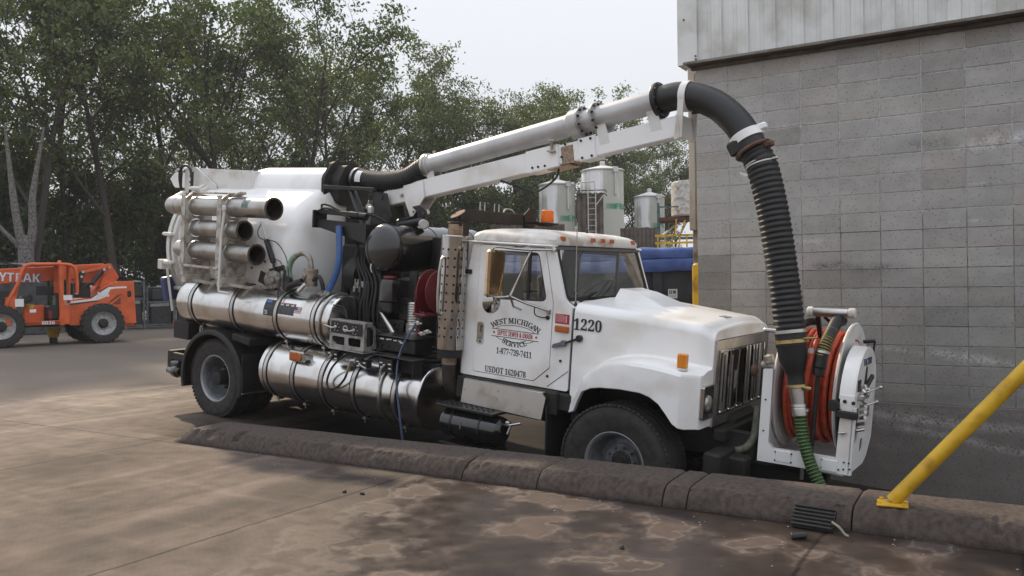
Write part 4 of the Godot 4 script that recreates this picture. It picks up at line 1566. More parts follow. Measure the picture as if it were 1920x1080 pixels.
func tree_meshes(seed_: int, height: float, per: int, size: float, tone: Color, low := 0.0) -> Array:
	var r := RandomNumberGenerator.new()
	r.seed = seed_
	var b := MB.new()
	leaf_at = PackedVector3Array()
	grow(b, r, Vector3(0, -0.2, 0), Vector3(r.randf_range(-0.1, 0.1), 1, r.randf_range(-0.1, 0.1)).normalized(), height * 0.82, height * 0.0105 + 0.03, 0, 0.06)
	if low > 0.0:
		# drooping lower boughs
		for i in 26:
			var a := r.randf() * TAU
			var y := r.randf_range(0.08, 0.5) * height
			grow(b, r, Vector3(0, y, 0), Vector3(cos(a), r.randf_range(-0.15, 0.35), sin(a)).normalized(), height * r.randf_range(0.14, 0.24) * low, 0.035, 2, 0.0)
	var v := PackedVector3Array()
	var n := PackedVector3Array()
	var c := PackedColorArray()
	for p in leaf_at:
		var k := tone * r.randf_range(0.72, 1.3)
		k = k.lerp(Color(k.r * 1.5, k.g * 1.12, k.b * 0.8), r.randf() * 0.5)
		var rr := size * r.randf_range(2.2, 3.6)
		for i in per:
			var o := Vector3(r.randfn(), r.randfn() * 0.6, r.randfn()) * rr * 0.62
			var nn := Vector3(r.randf_range(-1, 1), r.randf_range(-0.3, 1.4), r.randf_range(-1, 1)).normalized()
			var x := nn.cross(Vector3(r.randf_range(-1, 1), r.randf_range(-1, 1), r.randf_range(-1, 1))).normalized() * size * r.randf_range(0.55, 1.0)
			var y := nn.cross(x.normalized()) * size * r.randf_range(0.3, 0.5)
			var q := p + o
			var kk := k * r.randf_range(0.8, 1.2)
			kk.a = 1.0
			# a pointed leaf spray: two triangles about its midrib
			for tri: Array in [[q - x, q + y + nn * size * 0.15, q + x], [q - x, q + x, q - y + nn * size * 0.15]]:
				v.append_array([tri[0], tri[1], tri[2]])
				n.append_array([nn, nn, nn])
				c.append_array([kk, kk, kk])
	var arr := []
	arr.resize(Mesh.ARRAY_MAX)
	arr[Mesh.ARRAY_VERTEX] = v
	arr[Mesh.ARRAY_NORMAL] = n
	arr[Mesh.ARRAY_COLOR] = c
	var m := ArrayMesh.new()
	m.add_surface_from_arrays(Mesh.PRIMITIVE_TRIANGLES, arr)
	return [b.mesh(60.0), m]


func trees() -> void:
	var leaf := mat(g(1.0), 0.55)
	leaf.vertex_color_use_as_albedo = true
	leaf.cull_mode = BaseMaterial3D.CULL_DISABLED
	leaf.backlight_enabled = true
	leaf.backlight = Color(0.7, 0.75, 0.4)
	var bark := tex(mat(Color(0.055, 0.045, 0.037), 0.95), M.fine, 0.8, true)
	var pale_bark := tex(mat(Color(0.27, 0.25, 0.235), 0.9), ntex(91, 0.02, [[0.0, g(0.35)], [0.45, g(0.75)], [1.0, g(1.0)]], 5), 0.6, true)
	var kinds := []
	for i in 5:
		kinds.append(tree_meshes(100 + i, 20.0, 18, 0.185, Color(0.092, 0.128, 0.048)))
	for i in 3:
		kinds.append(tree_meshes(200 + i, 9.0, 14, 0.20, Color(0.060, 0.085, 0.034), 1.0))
	var at := func(called: String, label: String, cat: String, group: String, k: int, x: float, z: float, h: float, b: Material) -> Node3D:
		var t := thing(called, label, cat, Vector3(x, 0, z), fmod(x * 7.3 + z * 3.1, TAU), group)
		inst("trunk", kinds[k][0], b, t)
		inst("crown", kinds[k][1], leaf, t)
		var s: float = h / (kinds[k][1].get_aabb().end.y)
		t.scale = Vector3(s * 0.88, s, s * 0.88)
		return t
	var i := 0
	var ordinal := ["first", "second", "third", "fourth", "fifth", "sixth", "seventh", "eighth", "ninth"]
	var row := [[-41.7, -19.3, 20.0], [-41.2, -24.6, 21.0], [-36.7, -24.3, 21.5], [-41.8, -30.9, 22.0], [-35.3, -29.5, 21.5], [-39.1, -35.7, 20.5], [-34.3, -33.6, 20.5], [-38.4, -40.8, 20.5], [-39.3, -45.3, 19.8], [-39.0, -48.2, 18.6], [-34.9, -46.3, 15.6], [-34.7, -51.4, 20.6], [-36.5, -57.4, 18.0], [-32.7, -55.0, 17.2], [-33.8, -61.3, 19.0], [-30.5, -59.6, 18.2], [-30.9, -65.0, 18.0], [-30.1, -68.7, 17.0], [-25.8, -65.1, 14.0], [-25.6, -71.6, 14.5], [-23.6, -74.4, 15.0], [-40.7, -57.0, 17.5], [-29.7, -52.1, 15.5], [-35.5, -67.2, 19.0], [-25.5, -60.9, 12.5]]
	row.sort_custom(func(a2, b2): return atan2(a2[0], a2[1] * -1.0) < atan2(b2[0], b2[1] * -1.0))
	var told := {}
	for p: Array in row:
		var where := "behind the orange telehandler" if i < 4 else ("rising behind the vacuum tank" if i < 10 else ("behind the white boom" if i < 18 else "behind the storage silos"))
		told[where] = told.get(where, -1) + 1
		at.call("leafy_tree", ordinal[told[where]] + " tall leafy tree from the left " + where, "tree", "trees of the first row", i % 5, p[0], p[1], p[2], bark)
		i += 1
	var wt: Node3D = at.call("white_barked_tree", "forked tree with a pale grey lower trunk behind the telehandler's boom", "tree", "", 2, -36.6, -19.9, 20.0, bark)
	var wb := MB.new()
	tube(wb, curve([Vector3(0, -0.2, 0), Vector3(0.05, 1.6, 0), Vector3(0, 3.4, 0), Vector3(0.02, 4.5, 0)], 4), PackedFloat32Array([0.55, 0.5, 0.46, 0.44, 0.42, 0.41, 0.40, 0.39, 0.38, 0.38, 0.37, 0.36, 0.34]), 12)
	for s: float in [-1.0, 1.0]:
		tube(wb, curve([Vector3(s * 0.12, 3.9, 0), Vector3(s * 0.32, 4.8, 0.1), Vector3(s * 0.45 - 0.1, 6.4, 0.15), Vector3(s * 0.9, 9.6, 0)], 4), PackedFloat32Array([0.27, 0.25, 0.24, 0.23, 0.22, 0.21, 0.2, 0.19, 0.17, 0.14, 0.11, 0.08, 0.05]), 9)
	tube(wb, curve([Vector3(-0.3, 4.0, 0), Vector3(-1.0, 4.7, 0.2), Vector3(-1.6, 5.5, 0.2)], 4), PackedFloat32Array([0.15, 0.14, 0.13, 0.11, 0.1, 0.08, 0.07, 0.05, 0.03]), 7)
	obj("pale_trunk", wb, pale_bark, wt, 60.0)
	wt.rotation.y = 1.0
	# second row and the low dark growth under it
	for k in 12:
		var f := (k + 0.5) / 12.0
		var a := deg_to_rad(lerpf(68.0, 14.0, f))
		var dist := rng.randf_range(60, 66) if f < 0.5 else rng.randf_range(76, 84)
		at.call("leafy_tree", "leafy tree deeper in the woods behind the first row", "tree", "trees deeper in the woods", (k * 3) % 5, -sin(a) * dist, -cos(a) * dist, rng.randf_range(15, 19) if f < 0.5 else rng.randf_range(12, 15), bark)
	for k in 26:
		var f := (k + 0.5) / 26.0
		var a := deg_to_rad(lerpf(67.0, 30.5, f) + rng.randf_range(-0.6, 0.6))
		var dist := (lerpf(47, 58, f) if k % 2 else lerpf(53, 66, f)) + rng.randf_range(-1.5, 1.5)
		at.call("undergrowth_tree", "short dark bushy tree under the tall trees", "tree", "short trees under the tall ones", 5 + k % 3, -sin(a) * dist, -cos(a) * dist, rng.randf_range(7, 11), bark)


# ---------- the vacuum truck: x forward, y up, z towards the kerb side; the origin lies under the rear axle ----------
var T: Node3D


func part(called: String, b: MB, m: Material, angle := 35.0, parent: Node = null) -> MeshInstance3D:
	return obj(called, b, m, T if parent == null else parent, angle)


func tyre_shape(b: MB, c: Vector3, r: float, w: float, rim: float, out: float, lugs: int) -> void:
	# out = +1 when the outer face looks along +z
	var h := w * 0.5
	var prof := [Vector2(rim, -h * 0.78), Vector2(rim + 0.03, -h * 0.92), Vector2(lerpf(rim, r, 0.5), -h), Vector2(r - 0.045, -h * 0.93), Vector2(r - 0.015, -h * 0.84), Vector2(r - 0.004, -h * 0.72)]
	for gv: float in [-0.42, 0.0, 0.42]:
		prof.append_array([Vector2(r, h * gv - 0.012), Vector2(r - 0.014, h * gv - 0.008), Vector2(r - 0.014, h * gv + 0.008), Vector2(r, h * gv + 0.012)])
	prof.append_array([Vector2(r - 0.004, h * 0.72), Vector2(r - 0.015, h * 0.84), Vector2(r - 0.045, h * 0.93), Vector2(lerpf(rim, r, 0.72), h * 0.985), Vector2(lerpf(rim, r, 0.68), h * 1.0), Vector2(lerpf(rim, r, 0.5), h), Vector2(rim + 0.03, h * 0.92), Vector2(rim, h * 0.78)])
	lathe(b, prof, axis_z(c), 56)
	for i in lugs:
		var a := TAU * i / lugs
		for s: float in [-1.0, 1.0]:
			var p := c + Vector3(cos(a), sin(a), 0) * (r - 0.0175) + Vector3(0, 0, s * h * 0.80)
			box(b, p, Vector3(0.028, TAU * r / lugs * (0.86 if r > 0.55 else 0.74), h * 0.30), Basis(Vector3.BACK, a) * Basis(Vector3.UP, s * 0.25), 0.006)


func wheel(at: Vector3, r: float, w: float, out: float, dish: float, label := "") -> void:
	# dish: how far the disc lies inside the outer rim edge
	var o := Node3D.new()
	o.name = "wheel"
	T.add_child(o, true)
	o.position = at
	if label:
		o.set_meta("label", label)
	var b := MB.new()
	tyre_shape(b, Vector3.ZERO, r, w, 0.292, out, 64 if r < 0.55 else 70)
	part("tyre", b, M.tyre, 40.0, o)
	var h := w * 0.5
	b = MB.new()
	var z := Transform3D(Basis(Vector3(1, 0, 0), Vector3(0, 0, out), Vector3(0, -out, 0)), Vector3.ZERO)
	var e := h * 0.86
	lathe(b, [Vector2(0.0, e - dish), Vector2(0.10, e - dish), Vector2(0.17, e - dish), Vector2(0.185, e - dish - 0.02), Vector2(0.225, e - dish - 0.035), Vector2(0.255, e - dish * 0.9), Vector2(0.262, e - 0.06), Vector2(0.275, e - 0.03), Vector2(0.292, e - 0.012), Vector2(0.28, -h * 0.9), Vector2(0.30, -h * 0.95)], z, 48)
	part("rim", b, M.rim_grey, 30.0, o)
	b = MB.new()
	lathe(b, [Vector2(0.288, e - 0.016), Vector2(0.296, e - 0.004), Vector2(0.305, e + 0.004), Vector2(0.312, e + 0.002), Vector2(0.310, e - 0.012)], z, 48)
	part("rim_lip", b, M.rim_lip, 40.0, o)
	b = MB.new()
	if dish > 0.18:
		lathe(b, [Vector2(0.12, e - dish - 0.01), Vector2(0.12, e - dish + 0.03), Vector2(0.095, e - dish + 0.06), Vector2(0.09, e - 0.02), Vector2(0.06, e - 0.01), Vector2(0, e - 0.01)], z, 20)
	else:
		lathe(b, [Vector2(0.105, e - dish - 0.002), Vector2(0.098, e - dish + 0.006), Vector2(0.085, e - dish - 0.005), Vector2(0.082, e - dish + 0.02), Vector2(0.06, e - dish + 0.035), Vector2(0.045, e - dish + 0.065), Vector2(0, e - dish + 0.07)], z, 20)
	part("hub", b, M.dirty_black, 30.0, o)
	for i in 10:
		b = MB.new()
		var a := TAU * i / 10.0 + 0.2
		var p := Vector3(cos(a) * 0.143, sin(a) * 0.143, out * (e - dish))
		cyl(b, p - Vector3(0, 0, 0.01 * out), p + Vector3(0, 0, 0.028 * out), 0.016, 6, 0.003)
		cyl(b, p, p + Vector3(0, 0, 0.045 * out), 0.008, 6)
		part("wheel_nut", b, M.rim_grey if dish < 0.18 else M.dirty_black, 30.0, o)


func saddle_tank(called: String, y: float, z: float, r: float, xa: float, xb: float, bands: Array, rear_dome: float) -> MeshInstance3D:
	var b := MB.new()
	var prof := []
	for i in 9:
		var a := PI / 2 * i / 8.0
		prof.append(Vector2(sin(a) * r, xa - rear_dome * cos(a) + rear_dome))
	var n := 14
	for i in n + 1:
		prof.append(Vector2(r, lerpf(xa + rear_dome, xb - 0.03, float(i) / n)))
	prof.append_array([Vector2(r - 0.004, xb - 0.014), Vector2(r - 0.014, xb - 0.004), Vector2(r - 0.028, xb), Vector2(r * 0.6, xb + 0.018), Vector2(r * 0.25, xb + 0.028), Vector2(0, xb + 0.03)])
	noise.seed = 9
	noise.frequency = 1.6
	noise.fractal_octaves = 2
	lathe(b, prof, axis_x(Vector3(0, y, z)), 64)
	# slight buckles in the thin sheet, and one deep dent near the front of the lower tank
	for i in b.v.size():
		var p := b.v[i]
		var rad := Vector3(0, p.y - y, p.z - z)
		if rad.length() > r * 0.9:
			var q := rad.normalized()
			var k := noise.get_noise_3d(p.x * 1.1, q.y * 1.2, q.z * 1.2 + y * 9.0) * 0.005
			if called == "lower_water_tank" and z > 0:
				var d := Vector2(p.x - 3.40, p.y - 0.72)
				k -= 0.05 * exp(-(d.x * d.x / 0.006 + d.y * d.y / 0.012)) * (1.0 if p.z > z else 0.0)
			b.v[i] = p + q * k
	var o := part(called, b, M.steel, 32.0)
	for x: float in bands:
		b = MB.new()
		lathe(b, [Vector2(r + 0.002, x - 0.024), Vector2(r + 0.008, x - 0.024), Vector2(r + 0.008, x + 0.024), Vector2(r + 0.002, x + 0.024)], axis_x(Vector3(0, y, z)), 48)
		part("band", b, M.brushed, 30.0, o)
		b = MB.new()
		for s: float in [-1.0, 1.0]:
			lathe(b, [Vector2(r + 0.001, x + s * 0.033 - 0.008), Vector2(r + 0.010, x + s * 0.033 - 0.006), Vector2(r + 0.010, x + s * 0.033 + 0.006), Vector2(r + 0.001, x + s * 0.033 + 0.008)], axis_x(Vector3(0, y, z)), 48)
		part("band_rubber", b, M.rubber, 30.0, o)
		if z > 0:
			b = MB.new()
			var p := Vector3(x, y - r * 0.97, z + r * 0.28)
			box(b, p + Vector3(0, -0.015, 0), Vector3(0.05, 0.03, 0.09), Basis(), 0.005)
			cyl(b, p + Vector3(0, -0.07, 0.02), p + Vector3(0, 0.03, 0.02), 0.008, 8)
			part("band_bolt", b, M.brushed, 30.0, o)
	return o


func tank_skin(b: MB, y: float, z: float, r: float, xa: float, xb: float, a0: float, a1: float) -> void:
	# a curved sticker on a tank lying along x; angles up from the +z side
	var rows := []
	for j in 7:
		var a := lerpf(a1, a0, j / 6.0)
		var row := []
		for i in 3:
			row.append(Vector3(lerpf(xa, xb, i / 2.0), y + sin(a) * r, z + cos(a) * r))
		rows.append(row)
	grid(b, rows, Vector3((xa + xb) * 0.5, y, z))


func truck() -> void:
	T = thing("vacuum_truck", "white sewer vacuum truck with steel water tanks, raised suction boom and front hose reel", "truck")
	T.transform = Transform3D(Basis(Vector3.UP, deg_to_rad(-3.4)) * Basis(Vector3.BACK, deg_to_rad(-5.2)) * Basis(Vector3.RIGHT, deg_to_rad(0.7)), Vector3(-9.048, -0.026, -8.506))
	running_gear()
	water_tanks()
	debris_body()
	machinery()
	boom()
	cab()
	hood()
	front_reel()
	stored_pipes()


func running_gear() -> void:
	var b := MB.new()
	for s: float in [-1.0, 1.0]:
		box(b, Vector3(2.95, 0.80, s * 0.43), Vector3(8.1, 0.27, 0.085), Basis(), 0.01)
	for x: float in [-0.9, 0.6, 2.2, 3.7, 5.0, 6.4]:
		box(b, Vector3(x, 0.80, 0), Vector3(0.1, 0.22, 0.8))
	part("chassis_frame", b, M.dirty_black)
	b = MB.new()
	tube(b, [Vector3(0, 0.525, -1.0), Vector3(0, 0.525, 1.0)], 0.09, 12)
	lathe(b, [Vector2(0, -0.22), Vector2(0.15, -0.18), Vector2(0.21, 0), Vector2(0.15, 0.18), Vector2(0, 0.22)], axis_x(Vector3(0, 0.54, 0)), 16)
	part("rear_axle", b, M.dirty_black)
	b = MB.new()
	bar(b, Vector3(5.9, 0.46, -0.95), Vector3(5.9, 0.46, 0.95), 0.1, 0.12, 0.01)
	part("front_axle", b, M.dirty_black)
	b = MB.new()
	for s: float in [-1.0, 1.0]:
		for l in 4:
			box(b, Vector3(0, 0.60 + l * 0.025, s * 0.43), Vector3(1.4 - l * 0.22, 0.022, 0.09))
			box(b, Vector3(5.9, 0.55 + l * 0.022, s * 0.43), Vector3(1.2 - l * 0.2, 0.02, 0.09))
	part("leaf_springs", b, M.dirty_black)
	for s: float in [-1.0, 1.0]:
		wheel(Vector3(0, 0.525, s * 1.01), 0.525, 0.28, s, 0.21, "dusty rear outer wheel with a deep grey rim" if s > 0 else "")
		wheel(Vector3(0, 0.525, s * 0.67), 0.525, 0.28, -s, 0.10)
		wheel(Vector3(5.9, 0.545, s * 0.90), 0.57, 0.40, s, 0.155, "wide front wheel with a smooth grey disc" if s > 0 else "")
	# rear fenders
	for s: float in [-1.0, 1.0]:
		b = MB.new()
		var zc := Transform3D(Basis(Vector3(1, 0, 0), Vector3(0, 0, s), Vector3(0, -s, 0)), Vector3(0, 0.525, 0))
		var a0 := deg_to_rad(-197.0) if s > 0 else deg_to_rad(-14.0)
		var arc := deg_to_rad(211.0)
		lathe(b, [Vector2(0.585, 1.215), Vector2(0.612, 1.222), Vector2(0.640, 1.212), Vector2(0.652, 1.19), Vector2(0.642, 1.165), Vector2(0.650, 1.13), Vector2(0.645, 0.52), Vector2(0.632, 0.52), Vector2(0.63, 1.15), Vector2(0.585, 1.19), Vector2(0.585, 1.215)], zc, 40, arc, a0)
		part("rear_fender", b, M.rubber, 40.0)
		b = MB.new()
		box(b, Vector3(0.655, 0.68, s * 0.87), Vector3(0.016, 0.50, 0.68), Basis(Vector3.BACK, 0.05), 0.004)
		part("mud_flap", b, M.rubber)
		b = MB.new()
		box(b, Vector3(0.665, 0.425, s * 0.87), Vector3(0.026, 0.018, 0.68), Basis(), 0.003)
		part("flap_strip", b, M.brushed)
		b = MB.new()
		box(b, Vector3(0.55, 1.11, s * 0.87), Vector3(0.36, 0.09, 0.60), Basis(Vector3.BACK, -0.12), 0.01)
		part("fender_bracket", b, M.dirty_black)
		b = MB.new()
		box(b, Vector3(5.16, 0.62, s * 0.88), Vector3(0.02, 0.70, 0.44), Basis(Vector3.BACK, 0.04), 0.004)
		part("mud_flap", b, M.rubber)
	# rear frame ends
	b = MB.new()
	box(b, Vector3(-0.82, 1.08, 1.02), Vector3(0.34, 0.24, 0.18), Basis(), 0.01)
	box(b, Vector3(-0.82, 1.08, -1.02), Vector3(0.34, 0.24, 0.18), Basis(), 0.01)
	part("rear_frame_box", b, M.dirty_black)
	b = MB.new()
	box(b, Vector3(-0.99, 1.17, 1.08), Vector3(0.02, 0.06, 0.06), Basis(), 0.008)
	part("tail_light", b, mat(Color(0.5, 0.02, 0.02), 0.3))
	b = MB.new()
	box(b, Vector3(-1.05, 0.62, 0.0), Vector3(0.10, 0.30, 2.24), Basis(), 0.01)
	box(b, Vector3(-0.86, 0.70, 1.09), Vector3(0.34, 0.1, 0.06), Basis(), 0.01)
	part("rear_bumper", b, M.dirty_black)
	b = MB.new()
	lathe(b, [Vector2(0, -0.1), Vector2(0.05, -0.1), Vector2(0.065, 0.0), Vector2(0.085, 0.05), Vector2(0.085, 0.12), Vector2(0.05, 0.16), Vector2(0, 0.17)], axis_x(Vector3(-0.95, 0.50, 1.12)), 16)
	lathe(b, [Vector2(0, -0.08), Vector2(0.045, -0.06), Vector2(0.06, 0.04), Vector2(0.05, 0.1), Vector2(0, 0.1)], axis_x(Vector3(-0.92, 0.60, 1.10)), 16)
	part("rear_lamp_housing", b, M.black_gloss)


func water_tanks() -> void:
	var print_ := Image.create(128, 128, false, Image.FORMAT_RGB8)
	print_.fill(Color(0.13, 0.13, 0.14))
	print_.fill_rect(Rect2i(0, 0, 128, 4), Color(0.3, 0.3, 0.3))
	print_.fill_rect(Rect2i(14, 8, 62, 16), Color(0.2, 0.45, 0.75))
	for i in 6:
		print_.fill_rect(Rect2i(14, 40 + i * 6, 60 + (i * 17) % 40, 2), Color(0.32, 0.32, 0.33))
	print_.fill_rect(Rect2i(10, 88, 40, 6), Color(0.75, 0.75, 0.75))
	print_.fill_rect(Rect2i(10, 97, 44, 22), Color(0.55, 0.65, 0.75))
	print_.fill_rect(Rect2i(16, 100, 14, 16), Color(0.15, 0.2, 0.3))
	var print_2 := Image.create(128, 128, false, Image.FORMAT_RGB8)
	print_2.fill(Color(0.14, 0.14, 0.15))
	print_2.fill_rect(Rect2i(0, 0, 128, 12), Color(0.62, 0.33, 0.22))
	for i in 3:
		print_2.fill_rect(Rect2i(12 + i * 42, 14, 22, 18), Color(0.8, 0.8, 0.8))
		print_2.fill_rect(Rect2i(18 + i * 42, 18, 7, 8), Color(0.15, 0.15, 0.15))
		print_2.fill_rect(Rect2i(40 + i * 42, 12, 2, 116), Color(0.45, 0.45, 0.45))
		for j in 10:
			print_2.fill_rect(Rect2i(4 + i * 42, 44 + j * 8, 20 + (j * 7 + i * 5) % 14, 2), Color(0.4, 0.4, 0.4))
	var flag := Image.create(64, 40, false, Image.FORMAT_RGB8)
	flag.fill(Color(0.72, 0.68, 0.68))
	for i in 4:
		flag.fill_rect(Rect2i(0, i * 12, 64, 5), Color(0.65, 0.35, 0.36))
	flag.fill_rect(Rect2i(0, 0, 28, 22), Color(0.22, 0.28, 0.5))
	for s: float in [1.0, -1.0]:
		var lo := saddle_tank("lower_water_tank", 0.774, s * 0.84, 0.359, 0.87, 3.58, [1.08, 1.58, 2.08, 2.60, 3.23], 0.10)
		var up := saddle_tank("upper_water_tank", 1.482, s * 0.88, 0.32, -0.98, 2.16, [-0.50, 0.38, 1.23, 1.90], 0.22)
		if s < 0:
			continue
		var b := MB.new()
		var pts := []
		for i in 15:
			var a := lerpf(PI * 0.62, -PI * 0.62, i / 14.0)
			pts.append(Vector3(3.03 + 0.01 * sin(i * 2.0), 0.774 + sin(a) * 0.378, 0.84 + cos(a) * 0.378))
		tube(b, pts, 0.014, 8)
		part("vent_pipe", b, M.brushed, 40.0, lo)
		b = MB.new()
		pts = []
		for i in 15:
			var a := lerpf(PI * 0.6, -PI * 0.55, i / 14.0)
			pts.append(Vector3(2.03, 1.482 + sin(a) * 0.336, 0.88 + cos(a) * 0.336))
		tube(b, pts, 0.014, 8)
		part("vent_pipe", b, M.brushed, 40.0, up)
		b = MB.new()
		tank_skin(b, 1.482, 0.88, 0.3235, 1.01, 1.195, -0.02, 0.62)
		part("instruction_label", b, uv_mat(print_), 60.0, up)
		b = MB.new()
		tank_skin(b, 1.482, 0.88, 0.3235, 1.27, 1.56, 0.10, 0.56)
		part("warning_label", b, uv_mat(print_2), 60.0, up)
		b = MB.new()
		tank_skin(b, 1.482, 0.88, 0.3235, 1.57, 1.68, 0.22, 0.46)
		part("flag_sticker", b, uv_mat(flag), 60.0, up)
		# amber side marker on its bracket
		b = MB.new()
		box(b, Vector3(1.66, 1.035, 1.19), Vector3(0.25, 0.125, 0.05), Basis(), 0.012)
		box(b, Vector3(1.72, 1.03, 1.13), Vector3(0.16, 0.06, 0.12), Basis(), 0.008)
		var mk := part("side_marker", b, M.brushed)
		b = MB.new()
		box(b, Vector3(1.62, 1.035, 1.222), Vector3(0.13, 0.095, 0.02), Basis(), 0.006)
		cyl(b, Vector3(1.725, 1.035, 1.215), Vector3(1.725, 1.035, 1.236), 0.046, 16, 0.006)
		part("lens", b, M.amber_dark, 35.0, mk)


func uv_mat(im: Image) -> StandardMaterial3D:
	var m := StandardMaterial3D.new()
	m.albedo_texture = ImageTexture.create_from_image(im)
	m.roughness = 0.45
	m.texture_repeat = false
	return m


func debris_body() -> void:
	var b := MB.new()
	var c := Vector3(0, 2.22, 0)
	lathe(b, [Vector2(0.95, -1.22), Vector2(0.95, -0.6), Vector2(0.95, 0.2), Vector2(0.95, 0.98), Vector2(0.945, 1.03), Vector2(0.925, 1.085), Vector2(0.89, 1.13), Vector2(0.82, 1.19), Vector2(0.68, 1.255), Vector2(0.5, 1.31), Vector2(0.28, 1.345), Vector2(0, 1.36)], axis_x(c), 72)
	var tank := part("debris_tank", b, M.white, 24.0)
	b = MB.new()
	lathe(b, [Vector2(0.95, -1.36), Vector2(1.02, -1.36), Vector2(1.02, -1.29), Vector2(0.95, -1.29)], axis_x(c), 72)
	lathe(b, [Vector2(0.95, -1.27), Vector2(1.0, -1.27), Vector2(1.0, -1.21), Vector2(0.95, -1.21)], axis_x(c), 72)
	part("door_ring", b, M.white_dull, 30.0, tank)
	b = MB.new()
	lathe(b, [Vector2(0.96, -1.37), Vector2(0.8, -1.5), Vector2(0.5, -1.6), Vector2(0, -1.64)], axis_x(c), 48)
	part("rear_door", b, M.white, 40.0, tank)
	b = MB.new()
	for i in 9:
		var a := deg_to_rad(-35.0 + i * 22.0)
		var p := c + Vector3(-1.29, sin(a) * 1.045, cos(a) * 1.045)
		box(b, p, Vector3(0.2, 0.05, 0.06), Basis(Vector3.RIGHT, -a), 0.01)
		cyl(b, p + Vector3(-0.14, 0, 0), p + Vector3(0.12, 0, 0), 0.014, 8)
	part("door_clamps", b, M.white_dull, 30.0, tank)
	# the half-round duct on top and the arched inlet plate at its front
	b = MB.new()
	var rings := []
	for i in 11:
		var f := i / 10.0
		var x := lerpf(-0.62, 1.06, f)
		var k: float = 1.0 if i > 1 else [0.72, 0.93][i]
		var ring := []
		for j in 15:
			var a := lerpf(-0.35, PI + 0.35, j / 14.0)
			ring.append(Vector3(x, 3.05 + maxf(sin(a), -0.3) * 0.36 * k, 0.02 + signf(cos(a)) * pow(absf(cos(a)), 0.8) * 0.36))
		rings.append(ring)
	grid(b, rings, Vector3(0.2, 3.0, 0))
	for j in range(1, 14):
		b.tri(rings[0][0], rings[0][j], rings[0][j + 1], Vector3(-1, 0, 0))
	part("top_duct", b, M.white, 35.0, tank)
	b = MB.new()
	plate(b, round_poly([Vector2(-0.36, 2.7), Vector2(0.36, 2.7), Vector2(0.37, 3.25), Vector2(0.22, 3.475), Vector2(-0.22, 3.475), Vector2(-0.37, 3.25)], 0.12), [], 0.06, Transform3D(Basis(Vector3(0, 0, -1), Vector3(0, 1, 0), Vector3(1, 0, 0)), Vector3(1.13, 0, 0.02)))
	plate(b, round_poly([Vector2(-0.27, 2.9), Vector2(0.27, 2.9), Vector2(0.28, 3.22), Vector2(0.16, 3.43), Vector2(-0.16, 3.43), Vector2(-0.28, 3.22)], 0.1), [], 0.2, Transform3D(Basis(Vector3(0, 0, -1), Vector3(0, 1, 0), Vector3(1, 0, 0)), Vector3(1.30, 0, 0.02)))
	box(b, Vector3(1.42, 2.6, 0.0), Vector3(0.2, 0.6, 0.4), Basis(), 0.03)
	part("inlet_plate", b, M.dirty_black, 30.0, tank)
	# hoist housing and lamp bracket at the rear top
	b = MB.new()
	plate(b, PackedVector2Array([Vector2(-1.80, 3.02), Vector2(-1.82, 3.30), Vector2(-1.74, 3.375), Vector2(-0.32, 3.335), Vector2(-0.32, 3.02)]), [], 0.72, Transform3D(Basis(), Vector3(0, 0, 0.42)))
	plate(b, PackedVector2Array([Vector2(-1.80, 3.0), Vector2(-1.80, 3.36), Vector2(-1.55, 3.385), Vector2(-1.06, 3.12), Vector2(-1.06, 3.0)]), [], 0.03, Transform3D(Basis(), Vector3(0, 0, 0.46)))
	part("hoist_housing", b, M.white_dull, 20.0)
	b = MB.new()
	plate(b, PackedVector2Array([Vector2(-2.42, 3.22), Vector2(-2.32, 3.11), Vector2(-2.28, 3.085), Vector2(-1.94, 3.085), Vector2(-1.94, 3.315), Vector2(-2.3, 3.315)]), [], 0.03, Transform3D(Basis(), Vector3(0, 0, 0.30)))
	part("lamp_bracket", b, M.white)
	b = MB.new()
	cyl(b, Vector3(-2.06, 3.2, 0.08), Vector3(-2.06, 3.2, 0.26), 0.19, 24, 0.02)
	part("rear_camera_drum", b, M.black)
	b = MB.new()
	tube(b, curve([Vector3(-1.86, 2.9, 0.44), Vector3(-1.90, 3.2, 0.48), Vector3(-1.84, 3.36, 0.5), Vector3(-1.70, 3.40, 0.52), Vector3(-1.57, 3.34, 0.53), Vector3(-1.52, 3.15, 0.53), Vector3(-1.55, 2.98, 0.55), Vector3(-1.66, 2.84, 0.58)]), 0.022, 8)
	tube(b, curve([Vector3(-1.83, 2.85, 0.47), Vector3(-1.84, 3.1, 0.5), Vector3(-1.8, 3.3, 0.52)]), 0.02, 8)
	part("hydraulic_hose", b, M.rubber, 50.0)
	b = MB.new()
	for p: Vector3 in [Vector3(-1.66, 3.25, 0.462), Vector3(-1.66, 3.16, 0.462)]:
		cyl(b, p, p + Vector3(0, 0, 0.006), 0.018, 10)
	box(b, Vector3(-1.60, 3.2, 0.463), Vector3(0.022, 0.22, 0.006))
	part("slots", b, M.ink)
	b = MB.new()
	tube(b, [Vector3(-1.42, 2.9, 0.86), Vector3(-1.62, 2.98, 0.6)], 0.045, 10)
	box(b, Vector3(-1.45, 1.95, 0.98), Vector3(0.1, 0.14, 0.16), Basis(), 0.01)
	bar(b, Vector3(-1.3, 1.3, 0.93), Vector3(-1.35, 1.9, 1.0), 0.14, 0.03)
	part("door_lock_arm", b, M.white_dull)
	b = MB.new()
	box(b, Vector3(-1.42, 1.62, 0.86), Vector3(0.12, 0.34, 0.3), Basis(Vector3.RIGHT, 0.2), 0.02)
	part("toolbox", b, mat(Color(0.05, 0.06, 0.16), 0.5))
	# plugs and studs on the near side of the tank
	b = MB.new()
